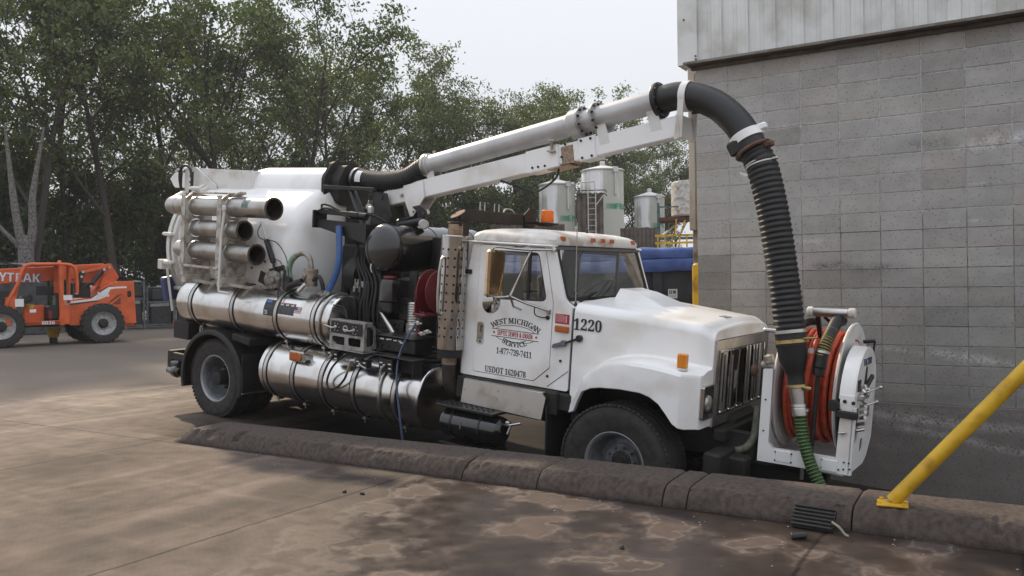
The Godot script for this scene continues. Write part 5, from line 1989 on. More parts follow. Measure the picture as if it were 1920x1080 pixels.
	for k: Array in [[0.78, 2.28], [0.70, 2.12], [0.42, 2.02], [0.52, 1.86], [0.25, 1.80], [0.86, 1.98]]:
		var zz := sqrt(maxf(0.0, 0.95 * 0.95 - pow(k[1] - 2.22, 2)))
		var q := Vector3(k[0], k[1] - 2.22, zz)
		var d := Vector3(0, q.y, q.z).normalized()
		var p := Vector3(k[0], 2.22, 0) + d * 0.95
		cyl(b, p - d * 0.01, p + d * 0.012, 0.018, 10, 0.004)
	part("tank_plugs", b, mat(Color(0.06, 0.07, 0.16), 0.5), 30.0, tank)
	# subframe under the tank
	b = MB.new()
	box(b, Vector3(0.1, 1.08, 0), Vector3(2.7, 0.26, 1.0), Basis(), 0.02)
	for x: float in [-1.0, 0.1, 1.0]:
		box(b, Vector3(x, 1.3, 0), Vector3(0.1, 0.4, 1.5), Basis(), 0.01)
	part("subframe", b, M.dirty_black)


func stored_pipes() -> void:
	# the rack belongs to the truck; the three loose suction pipes lie in it
	var b := MB.new()
	for x: float in [-0.46, 0.30]:
		plate(b, round_poly([Vector2(-1.34, 1.86), Vector2(-0.93, 1.86), Vector2(-0.93, 2.93), Vector2(-1.22, 2.97), Vector2(-1.34, 2.88)], 0.04), [circle2(-1.16, 2.79, 0.135), circle2(-1.16, 2.5, 0.125), circle2(-1.16, 2.21, 0.130)], 0.014, Transform3D(Basis(Vector3(0, 0, -1), Vector3(0, 1, 0), Vector3(1, 0, 0)), Vector3(x, 0, 0)))
		box(b, Vector3(x - 0.045, 2.4, 1.335), Vector3(0.09, 1.06, 0.012), Basis(), 0.003)
		box(b, Vector3(x - 0.03, 1.82, 1.12), Vector3(0.1, 0.12, 0.40), Basis(), 0.01)
		bar(b, Vector3(x, 1.8, 1.2), Vector3(x + 0.35, 1.74, 0.9), 0.05, 0.04)
	part("pipe_rack", b, M.rack_paint, 30.0)
	b = MB.new()
	box(b, Vector3(-0.06, 2.965, 1.20), Vector3(0.86, 0.02, 0.05), Basis(), 0.004)
	box(b, Vector3(-0.06, 2.975, 1.06), Vector3(0.86, 0.02, 0.05), Basis(), 0.004)
	box(b, Vector3(0.0, 2.97, 1.13), Vector3(0.04, 0.02, 0.2), Basis(), 0.004)
	box(b, Vector3(0.42, 2.96, 1.16), Vector3(0.16, 0.03, 0.1), Basis(Vector3.BACK, 0.25), 0.006)
	box(b, Vector3(-0.08, 2.0, 1.35), Vector3(0.72, 0.03, 0.02), Basis(), 0.004)
	part("rack_rail", b, M.rack_paint)
	b = MB.new()
	tube(b, [Vector3(0.40, 2.78, 1.36), Vector3(0.38, 2.4, 1.385), Vector3(0.37, 1.74, 1.39), Vector3(0.38, 1.715, 1.385), Vector3(0.5, 1.70, 1.33)], 0.016, 8)
	box(b, Vector3(0.40, 2.77, 1.37), Vector3(0.05, 0.07, 0.04), Basis(), 0.01)
	part("latch_rod", b, M.white_dull, 40.0)
	var specs := [["longest steel suction pipe on the top cradle of the truck's rack", -1.06, 1.10, 2.79, 0.124, 0.02], ["short steel suction pipe in the middle cradle of the truck's rack", -0.55, 0.55, 2.50, 0.112, 0.05], ["steel suction pipe with a domed end in the bottom cradle of the rack", -0.86, 0.80, 2.21, 0.118, 0.03]]
	for k: Array in specs:
		var t := thing("suction_pipe", k[0], "pipe", Vector3.ZERO, 0.0, "suction pipes in the rack")
		var xf := T.transform * Transform3D(Basis(), Vector3(k[1], k[3], 1.16))
		t.transform = xf
		var l: float = k[2] - k[1]
		var r: float = k[4]
		b = MB.new()
		lathe(b, [Vector2(0, -0.05), Vector2(r * 0.55, -0.03), Vector2(r * 0.9, 0.03), Vector2(r, 0.09), Vector2(r, 0.2), Vector2(r + 0.006, 0.205), Vector2(r + 0.006, 0.235), Vector2(r, 0.24), Vector2(r, l - k[5] - 0.06), Vector2(r + 0.004, l - k[5]), Vector2(r + 0.018, l - 0.03), Vector2(r + 0.018, l), Vector2(r - 0.005, l)], axis_x(Vector3.ZERO), 40)
		obj("pipe_wall", b, M.pipe, t)
		b = MB.new()
		lathe(b, [Vector2(0.0, l - 0.3), Vector2(r - 0.012, l - 0.3), Vector2(r - 0.012, l - 0.15), Vector2(r - 0.005, l + 0.0005)], axis_x(Vector3.ZERO), 40)
		obj("pipe_bore", b, M.pipe_in, t)
		b = MB.new()
		lathe(b, [Vector2(r - 0.005, l + 0.0008), Vector2(r + 0.018, l + 0.0008), Vector2(r + 0.02, l - 0.012)], axis_x(Vector3.ZERO), 40)
		obj("pipe_rim", b, tex(mat(Color(0.13, 0.10, 0.085), 0.6, 0.5), M.grime, 3.0, true), t)
	b = MB.new()
	lathe(b, [Vector2(0.1262, 0.62), Vector2(0.1262, 0.74)], axis_x(Vector3(0, 2.79, 1.16)), 40, 2.4, -1.6)
	part("teal_tape", b, tex(mat(Color(0.16, 0.24, 0.24), 0.6), M.grime, 4.0, true))


func circle2(x: float, y: float, r: float, k := 20) -> PackedVector2Array:
	var p := PackedVector2Array()
	for i in k:
		p.append(Vector2(x + cos(TAU * i / k) * r, y + sin(TAU * i / k) * r))
	return p


func hose(called: String, pts: Array, r: float, m: Material, sides := 8, parent: Node = null) -> MeshInstance3D:
	var b := MB.new()
	tube(b, curve(pts, 7), r, sides)
	return part(called, b, m, 50.0, parent)


func ribbed(called: String, pts: Array, r0: float, r1: float, pitch: float, depth: float, m: Material, parent: Node = null, sides := 24) -> MeshInstance3D:
	var c := curve(pts, 24)
	var total := 0.0
	for i in c.size() - 1:
		total += c[i].distance_to(c[i + 1])
	var n := int(total / pitch) * 8
	var out := []
	var rad := PackedFloat32Array()
	var seg := 0
	var acc := 0.0
	for i in n + 1:
		var s := total * i / n
		while seg < c.size() - 2 and acc + c[seg].distance_to(c[seg + 1]) < s:
			acc += c[seg].distance_to(c[seg + 1])
			seg += 1
		var f: float = clampf((s - acc) / maxf(c[seg].distance_to(c[seg + 1]), 1e-6), 0, 1)
		out.append(c[seg].lerp(c[seg + 1], f))
		var ph := fmod(float(i), 8.0) / 8.0
		rad.append(lerpf(r0, r1, s / total) - depth * pow(absf(cos(PI * ph)), 2.4))
	var b := MB.new()
	tube(b, out, rad, sides)
	return part(called, b, m, 50.0, parent)


func machinery() -> void:
	var b := MB.new()
	# dark equipment bay between the tanks and the cab
	box(b, Vector3(2.65, 1.45, -0.15), Vector3(2.1, 1.1, 0.9), Basis(), 0.03)
	box(b, Vector3(1.75, 1.7, 0.0), Vector3(0.5, 1.4, 0.8), Basis(), 0.03)
	box(b, Vector3(3.55, 1.65, -0.1), Vector3(0.25, 0.8, 1.5), Basis(), 0.03)
	part("equipment_bay", b, M.dirty_black)
	b = MB.new()
	lathe(b, [Vector2(0, -0.62), Vector2(0.22, -0.62), Vector2(0.22, 0.55), Vector2(0, 0.55)], axis_y(Vector3(3.05, 2.0, 0.1)), 24)
	box(b, Vector3(2.2, 1.35, 0.42), Vector3(0.5, 0.5, 0.3), Basis(), 0.04)
	lathe(b, [Vector2(0, -0.2), Vector2(0.16, -0.2), Vector2(0.18, 0), Vector2(0.16, 0.2), Vector2(0, 0.2)], axis_z(Vector3(2.35, 1.7, 0.35)), 24)
	lathe(b, [Vector2(0, -0.1), Vector2(0.26, -0.1), Vector2(0.28, 0), Vector2(0.26, 0.1), Vector2(0, 0.1)], axis_x(Vector3(1.85, 2.0, 0.35)), 24)
	part("blower", b, M.black, 30.0)
	# the black silencer lies across the truck
	b = MB.new()
	var c := Vector3(2.56, 2.39, 0)
	lathe(b, [Vector2(0, -1.0), Vector2(0.2, -0.97), Vector2(0.285, -0.9), Vector2(0.285, 0.70), Vector2(0.283, 0.735), Vector2(0.272, 0.77), Vector2(0.24, 0.80), Vector2(0.18, 0.825), Vector2(0.1, 0.84), Vector2(0, 0.845)], axis_z(c), 56)
	var sil := part("silencer", b, M.black_gloss, 40.0)
	b = MB.new()
	for z: float in [0.05, -0.35, -0.7]:
		lathe(b, [Vector2(0.285, z - 0.006), Vector2(0.291, z), Vector2(0.285, z + 0.006)], axis_z(c), 56)
	lathe(b, [Vector2(0.285, 0.735), Vector2(0.289, 0.728), Vector2(0.287, 0.715)], axis_z(c), 56)
	part("weld_seam", b, M.black, 40.0, sil)
	b = MB.new()
	tube(b, [Vector3(2.44, 2.2, 0.81), Vector3(2.45, 2.15, 0.83), Vector3(2.47, 2.10, 0.825)], 0.008, 6)
	part("drain_stub", b, M.brushed, 40.0, sil)
	# black outrigger bracket left of the silencer
	b = MB.new()
	plate(b, PackedVector2Array([Vector2(1.42, 2.61), Vector2(1.42, 2.70), Vector2(2.3, 2.66), Vector2(2.3, 2.43)]), [], 0.16, Transform3D(Basis(), Vector3(0, 0, 0.78)))
	box(b, Vector3(1.43, 2.70, 0.72), Vector3(0.03, 0.22, 0.22), Basis(), 0.004)
	bar(b, Vector3(1.45, 2.795, 0.74), Vector3(2.1, 2.77, 0.7), 0.07, 0.06, 0.008)
	bar(b, Vector3(1.9, 2.95, 0.3), Vector3(2.15, 2.6, 0.6), 0.07, 0.07, 0.01)
	bar(b, Vector3(1.6, 3.1, 0.35), Vector3(2.1, 2.55, 0.55), 0.1, 0.05, 0.01)
	bar(b, Vector3(1.2, 3.12, 0.45), Vector3(2.0, 3.1, 0.35), 0.06, 0.05, 0.006)
	cyl(b, Vector3(1.95, 2.77, 0.7), Vector3(2.2, 2.75, 0.68), 0.045, 12)
	part("outrigger_bracket", b, M.black)
	hose("hydraulic_hose", [Vector3(1.5, 2.8, 0.75), Vector3(1.5, 2.88, 0.75), Vector3(1.62, 2.87, 0.74), Vector3(1.85, 2.80, 0.72), Vector3(2.2, 2.78, 0.6), Vector3(2.35, 2.7, 0.5)], 0.014, M.rubber)
	hose("hydraulic_hose", [Vector3(1.5, 2.78, 0.77), Vector3(1.52, 2.83, 0.77), Vector3(1.7, 2.82, 0.75), Vector3(2.0, 2.72, 0.74)], 0.012, M.rubber)
	b = MB.new()
	box(b, Vector3(2.15, 2.84, 0.56), Vector3(0.06, 0.09, 0.06), Basis(), 0.01)
	cyl(b, Vector3(2.0, 2.88, 0.45), Vector3(2.06, 2.88, 0.5), 0.04, 12)
	part("sensor_box", b, M.brushed)
	# blue water hose beside the tank
	hose("blue_hose", [Vector3(1.88, 2.62, 0.82), Vector3(1.93, 2.45, 0.85), Vector3(1.97, 2.2, 0.88), Vector3(1.93, 2.0, 0.9), Vector3(1.85, 1.82, 0.93)], 0.038, M.blue, 14)
	b = MB.new()
	cyl(b, Vector3(1.855, 1.84, 0.93), Vector3(1.82, 1.75, 0.94), 0.045, 14)
	part("hose_clamp", b, M.brushed)
	# bundles of black hoses hanging in the bay
	var r := RandomNumberGenerator.new()
	r.seed = 4
	for i in 9:
		var x := 2.0 + i * 0.045
		hose("hydraulic_hose", [Vector3(x - 0.05, 2.5 - r.randf() * 0.2, 0.55 + r.randf() * 0.1), Vector3(x - 0.08 + r.randf() * 0.1, 2.2, 0.62), Vector3(x + 0.12 + r.randf() * 0.06, 1.95, 0.66), Vector3(x + 0.16, 1.6, 0.68 + r.randf() * 0.05), Vector3(x + 0.14 + r.randf() * 0.1, 1.2, 0.66)], 0.013 + r.randf() * 0.009, M.rubber)
	for i in 5:
		hose("hydraulic_hose", [Vector3(1.92 + i * 0.03, 1.86, 0.6), Vector3(2.0, 1.75 - i * 0.03, 0.66), Vector3(2.2, 1.78 + r.randf() * 0.05, 0.66), Vector3(2.4, 1.72 + i * 0.02, 0.6)], 0.012, M.rubber)
	b = MB.new()
	for i in 5:
		box(b, Vector3(2.0 + i * 0.05, 1.86 + (i % 2) * 0.05, 0.62), Vector3(0.04, 0.07, 0.05), Basis(), 0.006)
		cyl(b, Vector3(2.0 + i * 0.05, 1.9, 0.62), Vector3(2.0 + i * 0.05, 1.99, 0.62), 0.01, 8)
	box(b, Vector3(2.18, 1.93, 0.62), Vector3(0.13, 0.08, 0.1), Basis(), 0.008)
	part("valve_block", b, M.brushed)
	# filter canister with a red cap
	b = MB.new()
	lathe(b, [Vector2(0, -0.17), Vector2(0.125, -0.17), Vector2(0.12, 0.02), Vector2(0.095, 0.075), Vector2(0.065, 0.09), Vector2(0, 0.09)], axis_y(Vector3(2.72, 1.96, 0.78)), 24)
	box(b, Vector3(2.72, 1.72, 0.76), Vector3(0.2, 0.14, 0.2), Basis(), 0.02)
	part("filter_canister", b, M.black_gloss)
	b = MB.new()
	lathe(b, [Vector2(0.0, 0.085), Vector2(0.072, 0.085), Vector2(0.078, 0.1), Vector2(0.072, 0.115), Vector2(0, 0.118)], axis_y(Vector3(2.72, 1.96, 0.78)), 20)
	part("filter_cap", b, M.red)
	b = MB.new()
	box(b, Vector3(2.95, 1.95, 0.62), Vector3(0.12, 0.4, 0.04), Basis(), 0.006)
	box(b, Vector3(2.9, 1.7, 0.66), Vector3(0.2, 0.25, 0.06), Basis(), 0.006)
	for i in 3:
		cyl(b, Vector3(2.84 + i * 0.06, 1.66 + (i % 2) * 0.1, 0.69), Vector3(2.84 + i * 0.06, 1.66 + (i % 2) * 0.1, 0.71), 0.015, 8)
	part("switch_panel", b, M.black)
	# spring-like bellows
	var pts := [Vector3(3.07, 1.80, 0.72), Vector3(3.075, 1.65, 0.72), Vector3(3.08, 1.55, 0.72)]
	ribbed("bellows", pts, 0.088, 0.094, 0.026, 0.012, M.brushed)
	b = MB.new()
	lathe(b, [Vector2(0, -0.09), Vector2(0.1, -0.09), Vector2(0.1, 0.03), Vector2(0.09, 0.04), Vector2(0, 0.04)], axis_y(Vector3(3.08, 1.52, 0.72)), 24)
	part("bellows_flange", b, M.brushed)
	# perforated guard plate
	b = MB.new()
	var holes := []
	for i in 6:
		for j in 3:
			holes.append(circle2(2.52 + i * 0.06 + j * 0.02, 1.40 + j * 0.055, 0.014, 8))
	plate(b, PackedVector2Array([Vector2(2.46, 1.36), Vector2(2.9, 1.36), Vector2(2.94, 1.58), Vector2(2.6, 1.56)]), holes, 0.006, Transform3D(Basis(), Vector3(0, 0, 0.74)))
	part("guard_plate", b, M.dirty_black)
	b = MB.new()
	cyl(b, Vector3(2.62, 1.66, 0.80), Vector3(2.85, 1.42, 0.82), 0.028, 12)
	part("gas_strut", b, M.brushed)
	# black valve box with white tags under the hose reel
	b = MB.new()
	box(b, Vector3(3.16, 1.34, 0.92), Vector3(0.52, 0.16, 0.34), Basis(), 0.012)
	box(b, Vector3(3.14, 1.43, 0.92), Vector3(0.58, 0.02, 0.4), Basis(), 0.006)
	var vb := part("valve_box", b, M.black)
	b = MB.new()
	for k: Array in [[2.90, 1.44, 0.06, 0.016], [2.98, 1.44, 0.03, 0.014], [3.02, 1.445, 0.05, 0.012], [3.10, 1.44, 0.05, 0.012], [3.17, 1.44, 0.04, 0.01], [3.20, 1.425, 0.06, 0.012]]:
		box(b, Vector3(k[0] + 0.03, k[1] - 0.05, 1.093), Vector3(k[2], k[3], 0.004))
	part("tag_plates", b, M.sticker, 30.0, vb)
	b = MB.new()
	for x: float in [3.02, 3.2]:
		cyl(b, Vector3(x, 1.32, 1.09), Vector3(x, 1.32, 1.10), 0.026, 14, 0.003)
	part("blank_plugs", b, M.dirty_black, 30.0, vb)
	# red air hose reel: two discs on a bracket
	var rc := Vector3(3.40, 1.955, 0.76)
	b = MB.new()
	for x: float in [-0.075, 0.055]:
		lathe(b, [Vector2(0, x - 0.004), Vector2(0.225, x - 0.004), Vector2(0.237, x - 0.01), Vector2(0.24, x), Vector2(0.237, x + 0.004), Vector2(0.2, x + 0.006), Vector2(0.12, x + 0.014), Vector2(0, x + 0.016)], axis_x(rc), 40)
	lathe(b, [Vector2(0.1, -0.07), Vector2(0.1, 0.05)], axis_x(rc), 24)
	var reel := part("air_hose_reel", b, M.red)
	b = MB.new()
	box(b, rc + Vector3(-0.03, -0.26, 0.12), Vector3(0.18, 0.03, 0.24), Basis(), 0.006)
	box(b, rc + Vector3(-0.11, -0.13, 0.12), Vector3(0.02, 0.28, 0.2), Basis(), 0.006)
	part("bracket", b, M.red, 35.0, reel)
	b = MB.new()
	tube(b, [rc + Vector3(0.06, 0, 0), rc + Vector3(0.17, 0.0, 0.02)], 0.018, 10)
	tube(b, [rc + Vector3(0.15, 0.0, 0.02), rc + Vector3(0.16, -0.03, 0.05)], 0.016, 8)
	part("spindle", b, M.brushed, 35.0, reel)
	hose("air_hose", [Vector3(3.36, 1.72, 0.90), Vector3(3.33, 1.55, 1.03), Vector3(3.28, 1.3, 1.16), Vector3(3.32, 1.0, 1.25), Vector3(3.42, 0.6, 1.28), Vector3(3.48, 0.3, 1.27), Vector3(3.5, 0.12, 1.24)], 0.0125, tex(mat(Color(0.06, 0.085, 0.16), 0.5), M.soft, 2.0, true))
	hose("red_hose", [Vector3(3.3, 1.75, 0.9), Vector3(3.36, 1.68, 0.95), Vector3(3.34, 1.55, 0.98), Vector3(3.36, 1.46, 1.0)], 0.011, M.red)
	b = MB.new()
	for k: Array in [[3.28, 1.52], [3.42, 1.49], [3.36, 1.6], [3.5, 1.52]]:
		box(b, Vector3(k[0], k[1], 0.98), Vector3(0.05, 0.05, 0.05), Basis(), 0.01)
		cyl(b, Vector3(k[0] - 0.05, k[1], 0.98), Vector3(k[0] + 0.05, k[1], 0.98), 0.014, 8)
	part("air_fittings", b, M.brushed)
	# grey control box in front
	b = MB.new()
	var fx := Transform3D(Basis(), Vector3(0, 0, 1.27))
	plate(b, PackedVector2Array([Vector2(2.28, 1.22), Vector2(2.82, 1.24), Vector2(2.82, 1.555), Vector2(2.28, 1.545)]), [rrect(2.32, 1.275, 2.52, 1.37, 0.02), rrect(2.58, 1.28, 2.775, 1.375, 0.02)], 0.012, fx)
	plate(b, round_poly([Vector2(-1.27, 1.24), Vector2(-1.07, 1.26), Vector2(-1.10, 1.5), Vector2(-1.17, 1.56), Vector2(-1.27, 1.555)], 0.02), [round_poly([Vector2(-1.235, 1.285), Vector2(-1.11, 1.30), Vector2(-1.13, 1.47), Vector2(-1.18, 1.515), Vector2(-1.235, 1.51)], 0.03)], 0.012, Transform3D(Basis(Vector3(0, 0, -1), Vector3(0, 1, 0), Vector3(1, 0, 0)), Vector3(2.832, 0, 0)))
	box(b, Vector3(2.55, 1.222, 1.17), Vector3(0.56, 0.012, 0.22), Basis(), 0.003)
	box(b, Vector3(2.55, 1.552, 1.2), Vector3(0.54, 0.01, 0.15), Basis(), 0.003)
	var cb := part("control_box", b, tex(mat(g(0.36), 0.45, 0.4), M.grime, 1.5, true))
	b = MB.new()
	box(b, Vector3(2.55, 1.472, 1.272), Vector3(0.50, 0.135, 0.006), Basis(), 0.002)
	part("lever_panel", b, M.black, 30.0, cb)
	b = MB.new()
	for k: Array in [[2.39, 1.475, -0.16, 0.01], [2.68, 1.465, -0.14, 0.0]]:
		cyl(b, Vector3(k[0], k[1], 1.272), Vector3(k[0], k[1], 1.30), 0.022, 12, 0.004)
		tube(b, [Vector3(k[0], k[1], 1.3), Vector3(k[0] - 0.03, k[1] - 0.01, 1.315), Vector3(k[0] + k[2], k[1] + k[3], 1.315)], 0.009, 8)
		for i in 6:
			var a := TAU * i / 6.0
			cyl(b, Vector3(k[0] + cos(a) * 0.045, k[1] + sin(a) * 0.045, 1.274), Vector3(k[0] + cos(a) * 0.045, k[1] + sin(a) * 0.045, 1.282), 0.007, 8)
	lathe(b, [Vector2(0.024, 0), Vector2(0.038, 0), Vector2(0.038, 0.006), Vector2(0.024, 0.006)], axis_z(Vector3(2.535, 1.47, 1.275)), 20)
	part("levers", b, M.brushed, 30.0, cb)
	# small black valve panels below it
	for k: Array in [[2.30, 1.13, 0.16], [2.76, 1.09, 0.17], [3.13, 1.125, 0.20]]:
		b = MB.new()
		box(b, Vector3(k[0], k[1], 1.19), Vector3(k[2], 0.15 if k[0] > 3.0 else 0.085, 0.09), Basis(), 0.006)
		var vp := part("valve_panel", b, M.black)
		b = MB.new()
		for q: Array in [[-0.05, 0.025], [0.05, 0.02], [-0.04, -0.025], [0.055, -0.028]]:
			box(b, Vector3(k[0] + q[0] * k[2] / 0.16, k[1] + q[1], 1.2365), Vector3(0.04, 0.012, 0.003))
		part("tag_plates", b, M.sticker, 30.0, vp)
		b = MB.new()
		cyl(b, Vector3(k[0], k[1], 1.235), Vector3(k[0], k[1], 1.265), 0.018, 10, 0.003)
		if k[0] < 2.5:
			tube(b, [Vector3(k[0], k[1], 1.26), Vector3(k[0] - 0.05, k[1] - 0.06, 1.27)], 0.01, 8)
		elif k[0] < 3.0:
			tube(b, [Vector3(k[0], k[1], 1.26), Vector3(k[0] + 0.12, k[1] - 0.03, 1.275)], 0.01, 8)
		else:
			tube(b, [Vector3(k[0], k[1], 1.26), Vector3(k[0] - 0.03, k[1] - 0.05, 1.275), Vector3(k[0] - 0.035, k[1] - 0.17, 1.28)], 0.009, 8)
		part("lever", b, M.brushed, 30.0, vp)
	b = MB.new()
	box(b, Vector3(3.28, 1.225, 1.13), Vector3(0.52, 0.012, 0.24), Basis(Vector3.BACK, -0.02), 0.003)
	box(b, Vector3(3.53, 1.13, 1.16), Vector3(0.012, 0.19, 0.16), Basis(), 0.003)
	box(b, Vector3(3.33, 1.13, 1.08), Vector3(0.3, 0.16, 0.02), Basis(), 0.003)
	part("shelf_plate", b, M.dirty_black)
	hose("loop_hose", [Vector3(2.95, 1.2, 1.1), Vector3(2.75, 1.2, 1.16), Vector3(2.5, 1.16, 1.2), Vector3(2.33, 1.02, 1.235), Vector3(2.25, 0.85, 1.25), Vector3(2.28, 0.75, 1.25), Vector3(2.40, 0.77, 1.25), Vector3(2.52, 0.88, 1.25), Vector3(2.57, 0.98, 1.25)], 0.013, M.rubber)
	b = MB.new()
	cyl(b, Vector3(2.56, 0.96, 1.25), Vector3(2.585, 1.05, 1.24), 0.016, 10)
	part("brass_fitting", b, M.brass)
	b = MB.new()
	tube(b, [Vector3(2.585, 1.05, 1.24), Vector3(2.60, 1.11, 1.235), Vector3(2.66, 1.115, 1.22)], 0.018, 8)
	part("elbow_fitting", b, M.brushed)
	for i in 5:
		hose("hydraulic_hose", [Vector3(2.85 + i * 0.02, 1.2 + i * 0.03, 1.1), Vector3(3.0, 1.17 + i * 0.04, 1.0), Vector3(3.3, 1.12 + i * 0.05, 0.85), Vector3(3.6, 1.15 + i * 0.05, 0.7)], 0.016, M.rubber)
	hose("hydraulic_hose", [Vector3(2.84, 1.48, 1.1), Vector3(2.95, 1.4, 1.0), Vector3(3.0, 1.35, 0.9), Vector3(3.1, 1.3, 0.7)], 0.014, M.rubber)
	for i in 3:
		hose("hydraulic_hose", [Vector3(2.17, 1.70 - i * 0.03, 1.13), Vector3(2.3, 1.70 - i * 0.03, 1.14), Vector3(2.40, 1.66 - i * 0.03, 1.15), Vector3(2.44, 1.56, 1.16)], 0.008, M.rubber)
	# water valve group on top of the upper tank
	b = MB.new()
	lathe(b, [Vector2(0, -0.08), Vector2(0.10, -0.08), Vector2(0.115, -0.06), Vector2(0.115, 0.01), Vector2(0.10, 0.03), Vector2(0.05, 0.045), Vector2(0.045, 0.08), Vector2(0, 0.08)], Transform3D(Basis(Vector3.UP, 0.5) * axis_z(Vector3.ZERO).basis, Vector3(0.93, 1.905, 1.0)), 24)
	for i in 8:
		var a := TAU * i / 8.0
		var p := Vector3(0.93, 1.905, 1.0) + Basis(Vector3.UP, 0.5) * Vector3(cos(a) * 0.09, sin(a) * 0.09, 0.03)
		cyl(b, p, p + Basis(Vector3.UP, 0.5) * Vector3(0, 0, 0.02), 0.012, 6)
	box(b, Vector3(0.96, 1.88, 0.9), Vector3(0.16, 0.2, 0.12), Basis(), 0.02)
	part("water_valve", b, tex(mat(Color(0.3, 0.29, 0.28), 0.5, 0.5), M.grime, 3.0, true))
	b = MB.new()
	box(b, Vector3(0.74, 1.90, 0.98), Vector3(0.2, 0.15, 0.02), Basis(Vector3.BACK, -0.3), 0.004)
	box(b, Vector3(1.1, 1.93, 0.9), Vector3(0.06, 0.22, 0.1), Basis(Vector3.BACK, 0.3), 0.01)
	bar(b, Vector3(0.80, 2.0, 0.95), Vector3(1.06, 2.07, 0.94), 0.04, 0.06, 0.01)
	part("valve_bracket", b, M.dirty_black)
	b = MB.new()
	cyl(b, Vector3(0.90, 2.12, 0.98), Vector3(0.76, 2.40, 0.99), 0.033, 14, 0.004)
	cyl(b, Vector3(0.93, 2.0, 0.98), Vector3(0.90, 2.12, 0.98), 0.016, 10)
	part("air_cylinder", b, M.black)
	b = MB.new()
	cyl(b, Vector3(0.76, 2.40, 0.99), Vector3(0.66, 2.63, 1.0), 0.012, 8)
	box(b, Vector3(0.755, 2.41, 0.99), Vector3(0.05, 0.03, 0.05), Basis(), 0.008)
	part("piston_rod", b, M.brushed)
	hose("cable", [Vector3(0.66, 2.6, 1.0), Vector3(0.60, 2.5, 1.0), Vector3(0.64, 2.42, 1.0), Vector3(0.76, 2.40, 0.99)], 0.006, M.rubber, 6)
	hose("cable", [Vector3(0.78, 2.40, 1.0), Vector3(0.98, 2.37, 1.0), Vector3(1.16, 2.2, 1.0), Vector3(1.24, 2.0, 1.02), Vector3(1.3, 1.84, 1.05)], 0.006, M.rubber, 6)
	hose("cable", [Vector3(0.9, 2.17, 1.0), Vector3(1.05, 2.14, 1.0), Vector3(1.18, 2.02, 1.03), Vector3(1.24, 1.9, 1.05)], 0.006, M.rubber, 6)
	hose("cable", [Vector3(-0.15, 2.64, 1.0), Vector3(0.0, 2.59, 1.05), Vector3(0.15, 2.6, 1.05), Vector3(0.26, 2.64, 1.0)], 0.009, M.rubber, 6)
	# fill line: pale green arch into the grey pipe and the strainer cup
	hose("green_hose", [Vector3(1.22, 1.94, 0.98), Vector3(1.20, 2.06, 0.98), Vector3(1.25, 2.17, 0.98), Vector3(1.33, 2.235, 0.98)], 0.036, tex(mat(Color(0.24, 0.36, 0.26), 0.45), M.soft, 2.0, true), 14)
	hose("fill_pipe", [Vector3(1.33, 2.235, 0.98), Vector3(1.45, 2.265, 0.98), Vector3(1.56, 2.22, 0.98), Vector3(1.60, 2.12, 0.98), Vector3(1.60, 2.02, 0.98)], 0.031, tex(mat(Color(0.33, 0.31, 0.28), 0.5, 0.3), M.grime, 3.0, true), 14)
	b = MB.new()
	lathe(b, [Vector2(0.03, 0.1), Vector2(0.085, 0.1), Vector2(0.088, 0.085), Vector2(0.082, -0.08), Vector2(0.088, -0.11), Vector2(0, -0.11)], axis_y(Vector3(1.60, 1.985, 0.98)), 24)
	cyl(b, Vector3(1.585, 1.995, 1.055), Vector3(1.575, 1.995, 1.085), 0.04, 16, 0.006)
	part("strainer_cup", b, tex(mat(Color(0.36, 0.31, 0.26), 0.45, 0.5), M.grime, 3.0, true))
	b = MB.new()
	tube(b, curve([Vector3(1.21, 1.95, 0.98), Vector3(1.24, 1.86, 1.03), Vector3(1.33, 1.82, 1.1), Vector3(1.42, 1.87, 1.12), Vector3(1.56, 1.93, 1.08)], 6), 0.042, 12)
	tube(b, curve([Vector3(1.4, 1.86, 1.14), Vector3(1.55, 1.9, 1.1), Vector3(1.62, 1.88, 1.08)], 6), 0.028, 10)
	tube(b, curve([Vector3(1.66, 1.95, 1.0), Vector3(1.74, 2.0, 0.98), Vector3(1.8, 1.93, 0.98), Vector3(1.82, 1.84, 0.97)], 6), 0.026, 10)
	part("rubber_elbow", b, M.rubber, 50.0)
	b = MB.new()
	cyl(b, Vector3(1.66, 1.90, 1.10), Vector3(1.575, 1.805, 1.14), 0.036, 14, 0.004)
	part("hose_coupling", b, M.brushed)
	hose("cable", [Vector3(1.2, 1.87, 1.1), Vector3(1.22, 1.78, 1.15), Vector3(1.25, 1.70, 1.18)], 0.008, M.rubber, 6)
	# exhaust stack behind the cab
	exhaust()
	# headache bar and its fittings
	b = MB.new()
	box(b, Vector3(3.62, 2.82, -0.02), Vector3(0.10, 0.13, 1.5), Basis(), 0.006)
	plate(b, PackedVector2Array([Vector2(-0.75, 2.74), Vector2(-0.55, 2.74), Vector2(-0.5, 2.88), Vector2(-0.62, 2.97), Vector2(-0.75, 2.97)]), [], 0.02, Transform3D(Basis(Vector3(0, 0, 1), Vector3(0, 1, 0), Vector3(-1, 0, 0)), Vector3(3.67, 0, 0)))
	for z: float in [0.60, -0.7]:
		bar(b, Vector3(3.62, 1.2, z), Vector3(3.62, 2.8, z), 0.1, 0.1, 0.006, Vector3.RIGHT)
	box(b, Vector3(3.62, 2.885, -0.02), Vector3(0.02, 0.012, 1.5))
	part("headache_bar", b, tex(mat(Color(0.03, 0.025, 0.022), 0.7), M.grime, 1.0, true))
	b = MB.new()
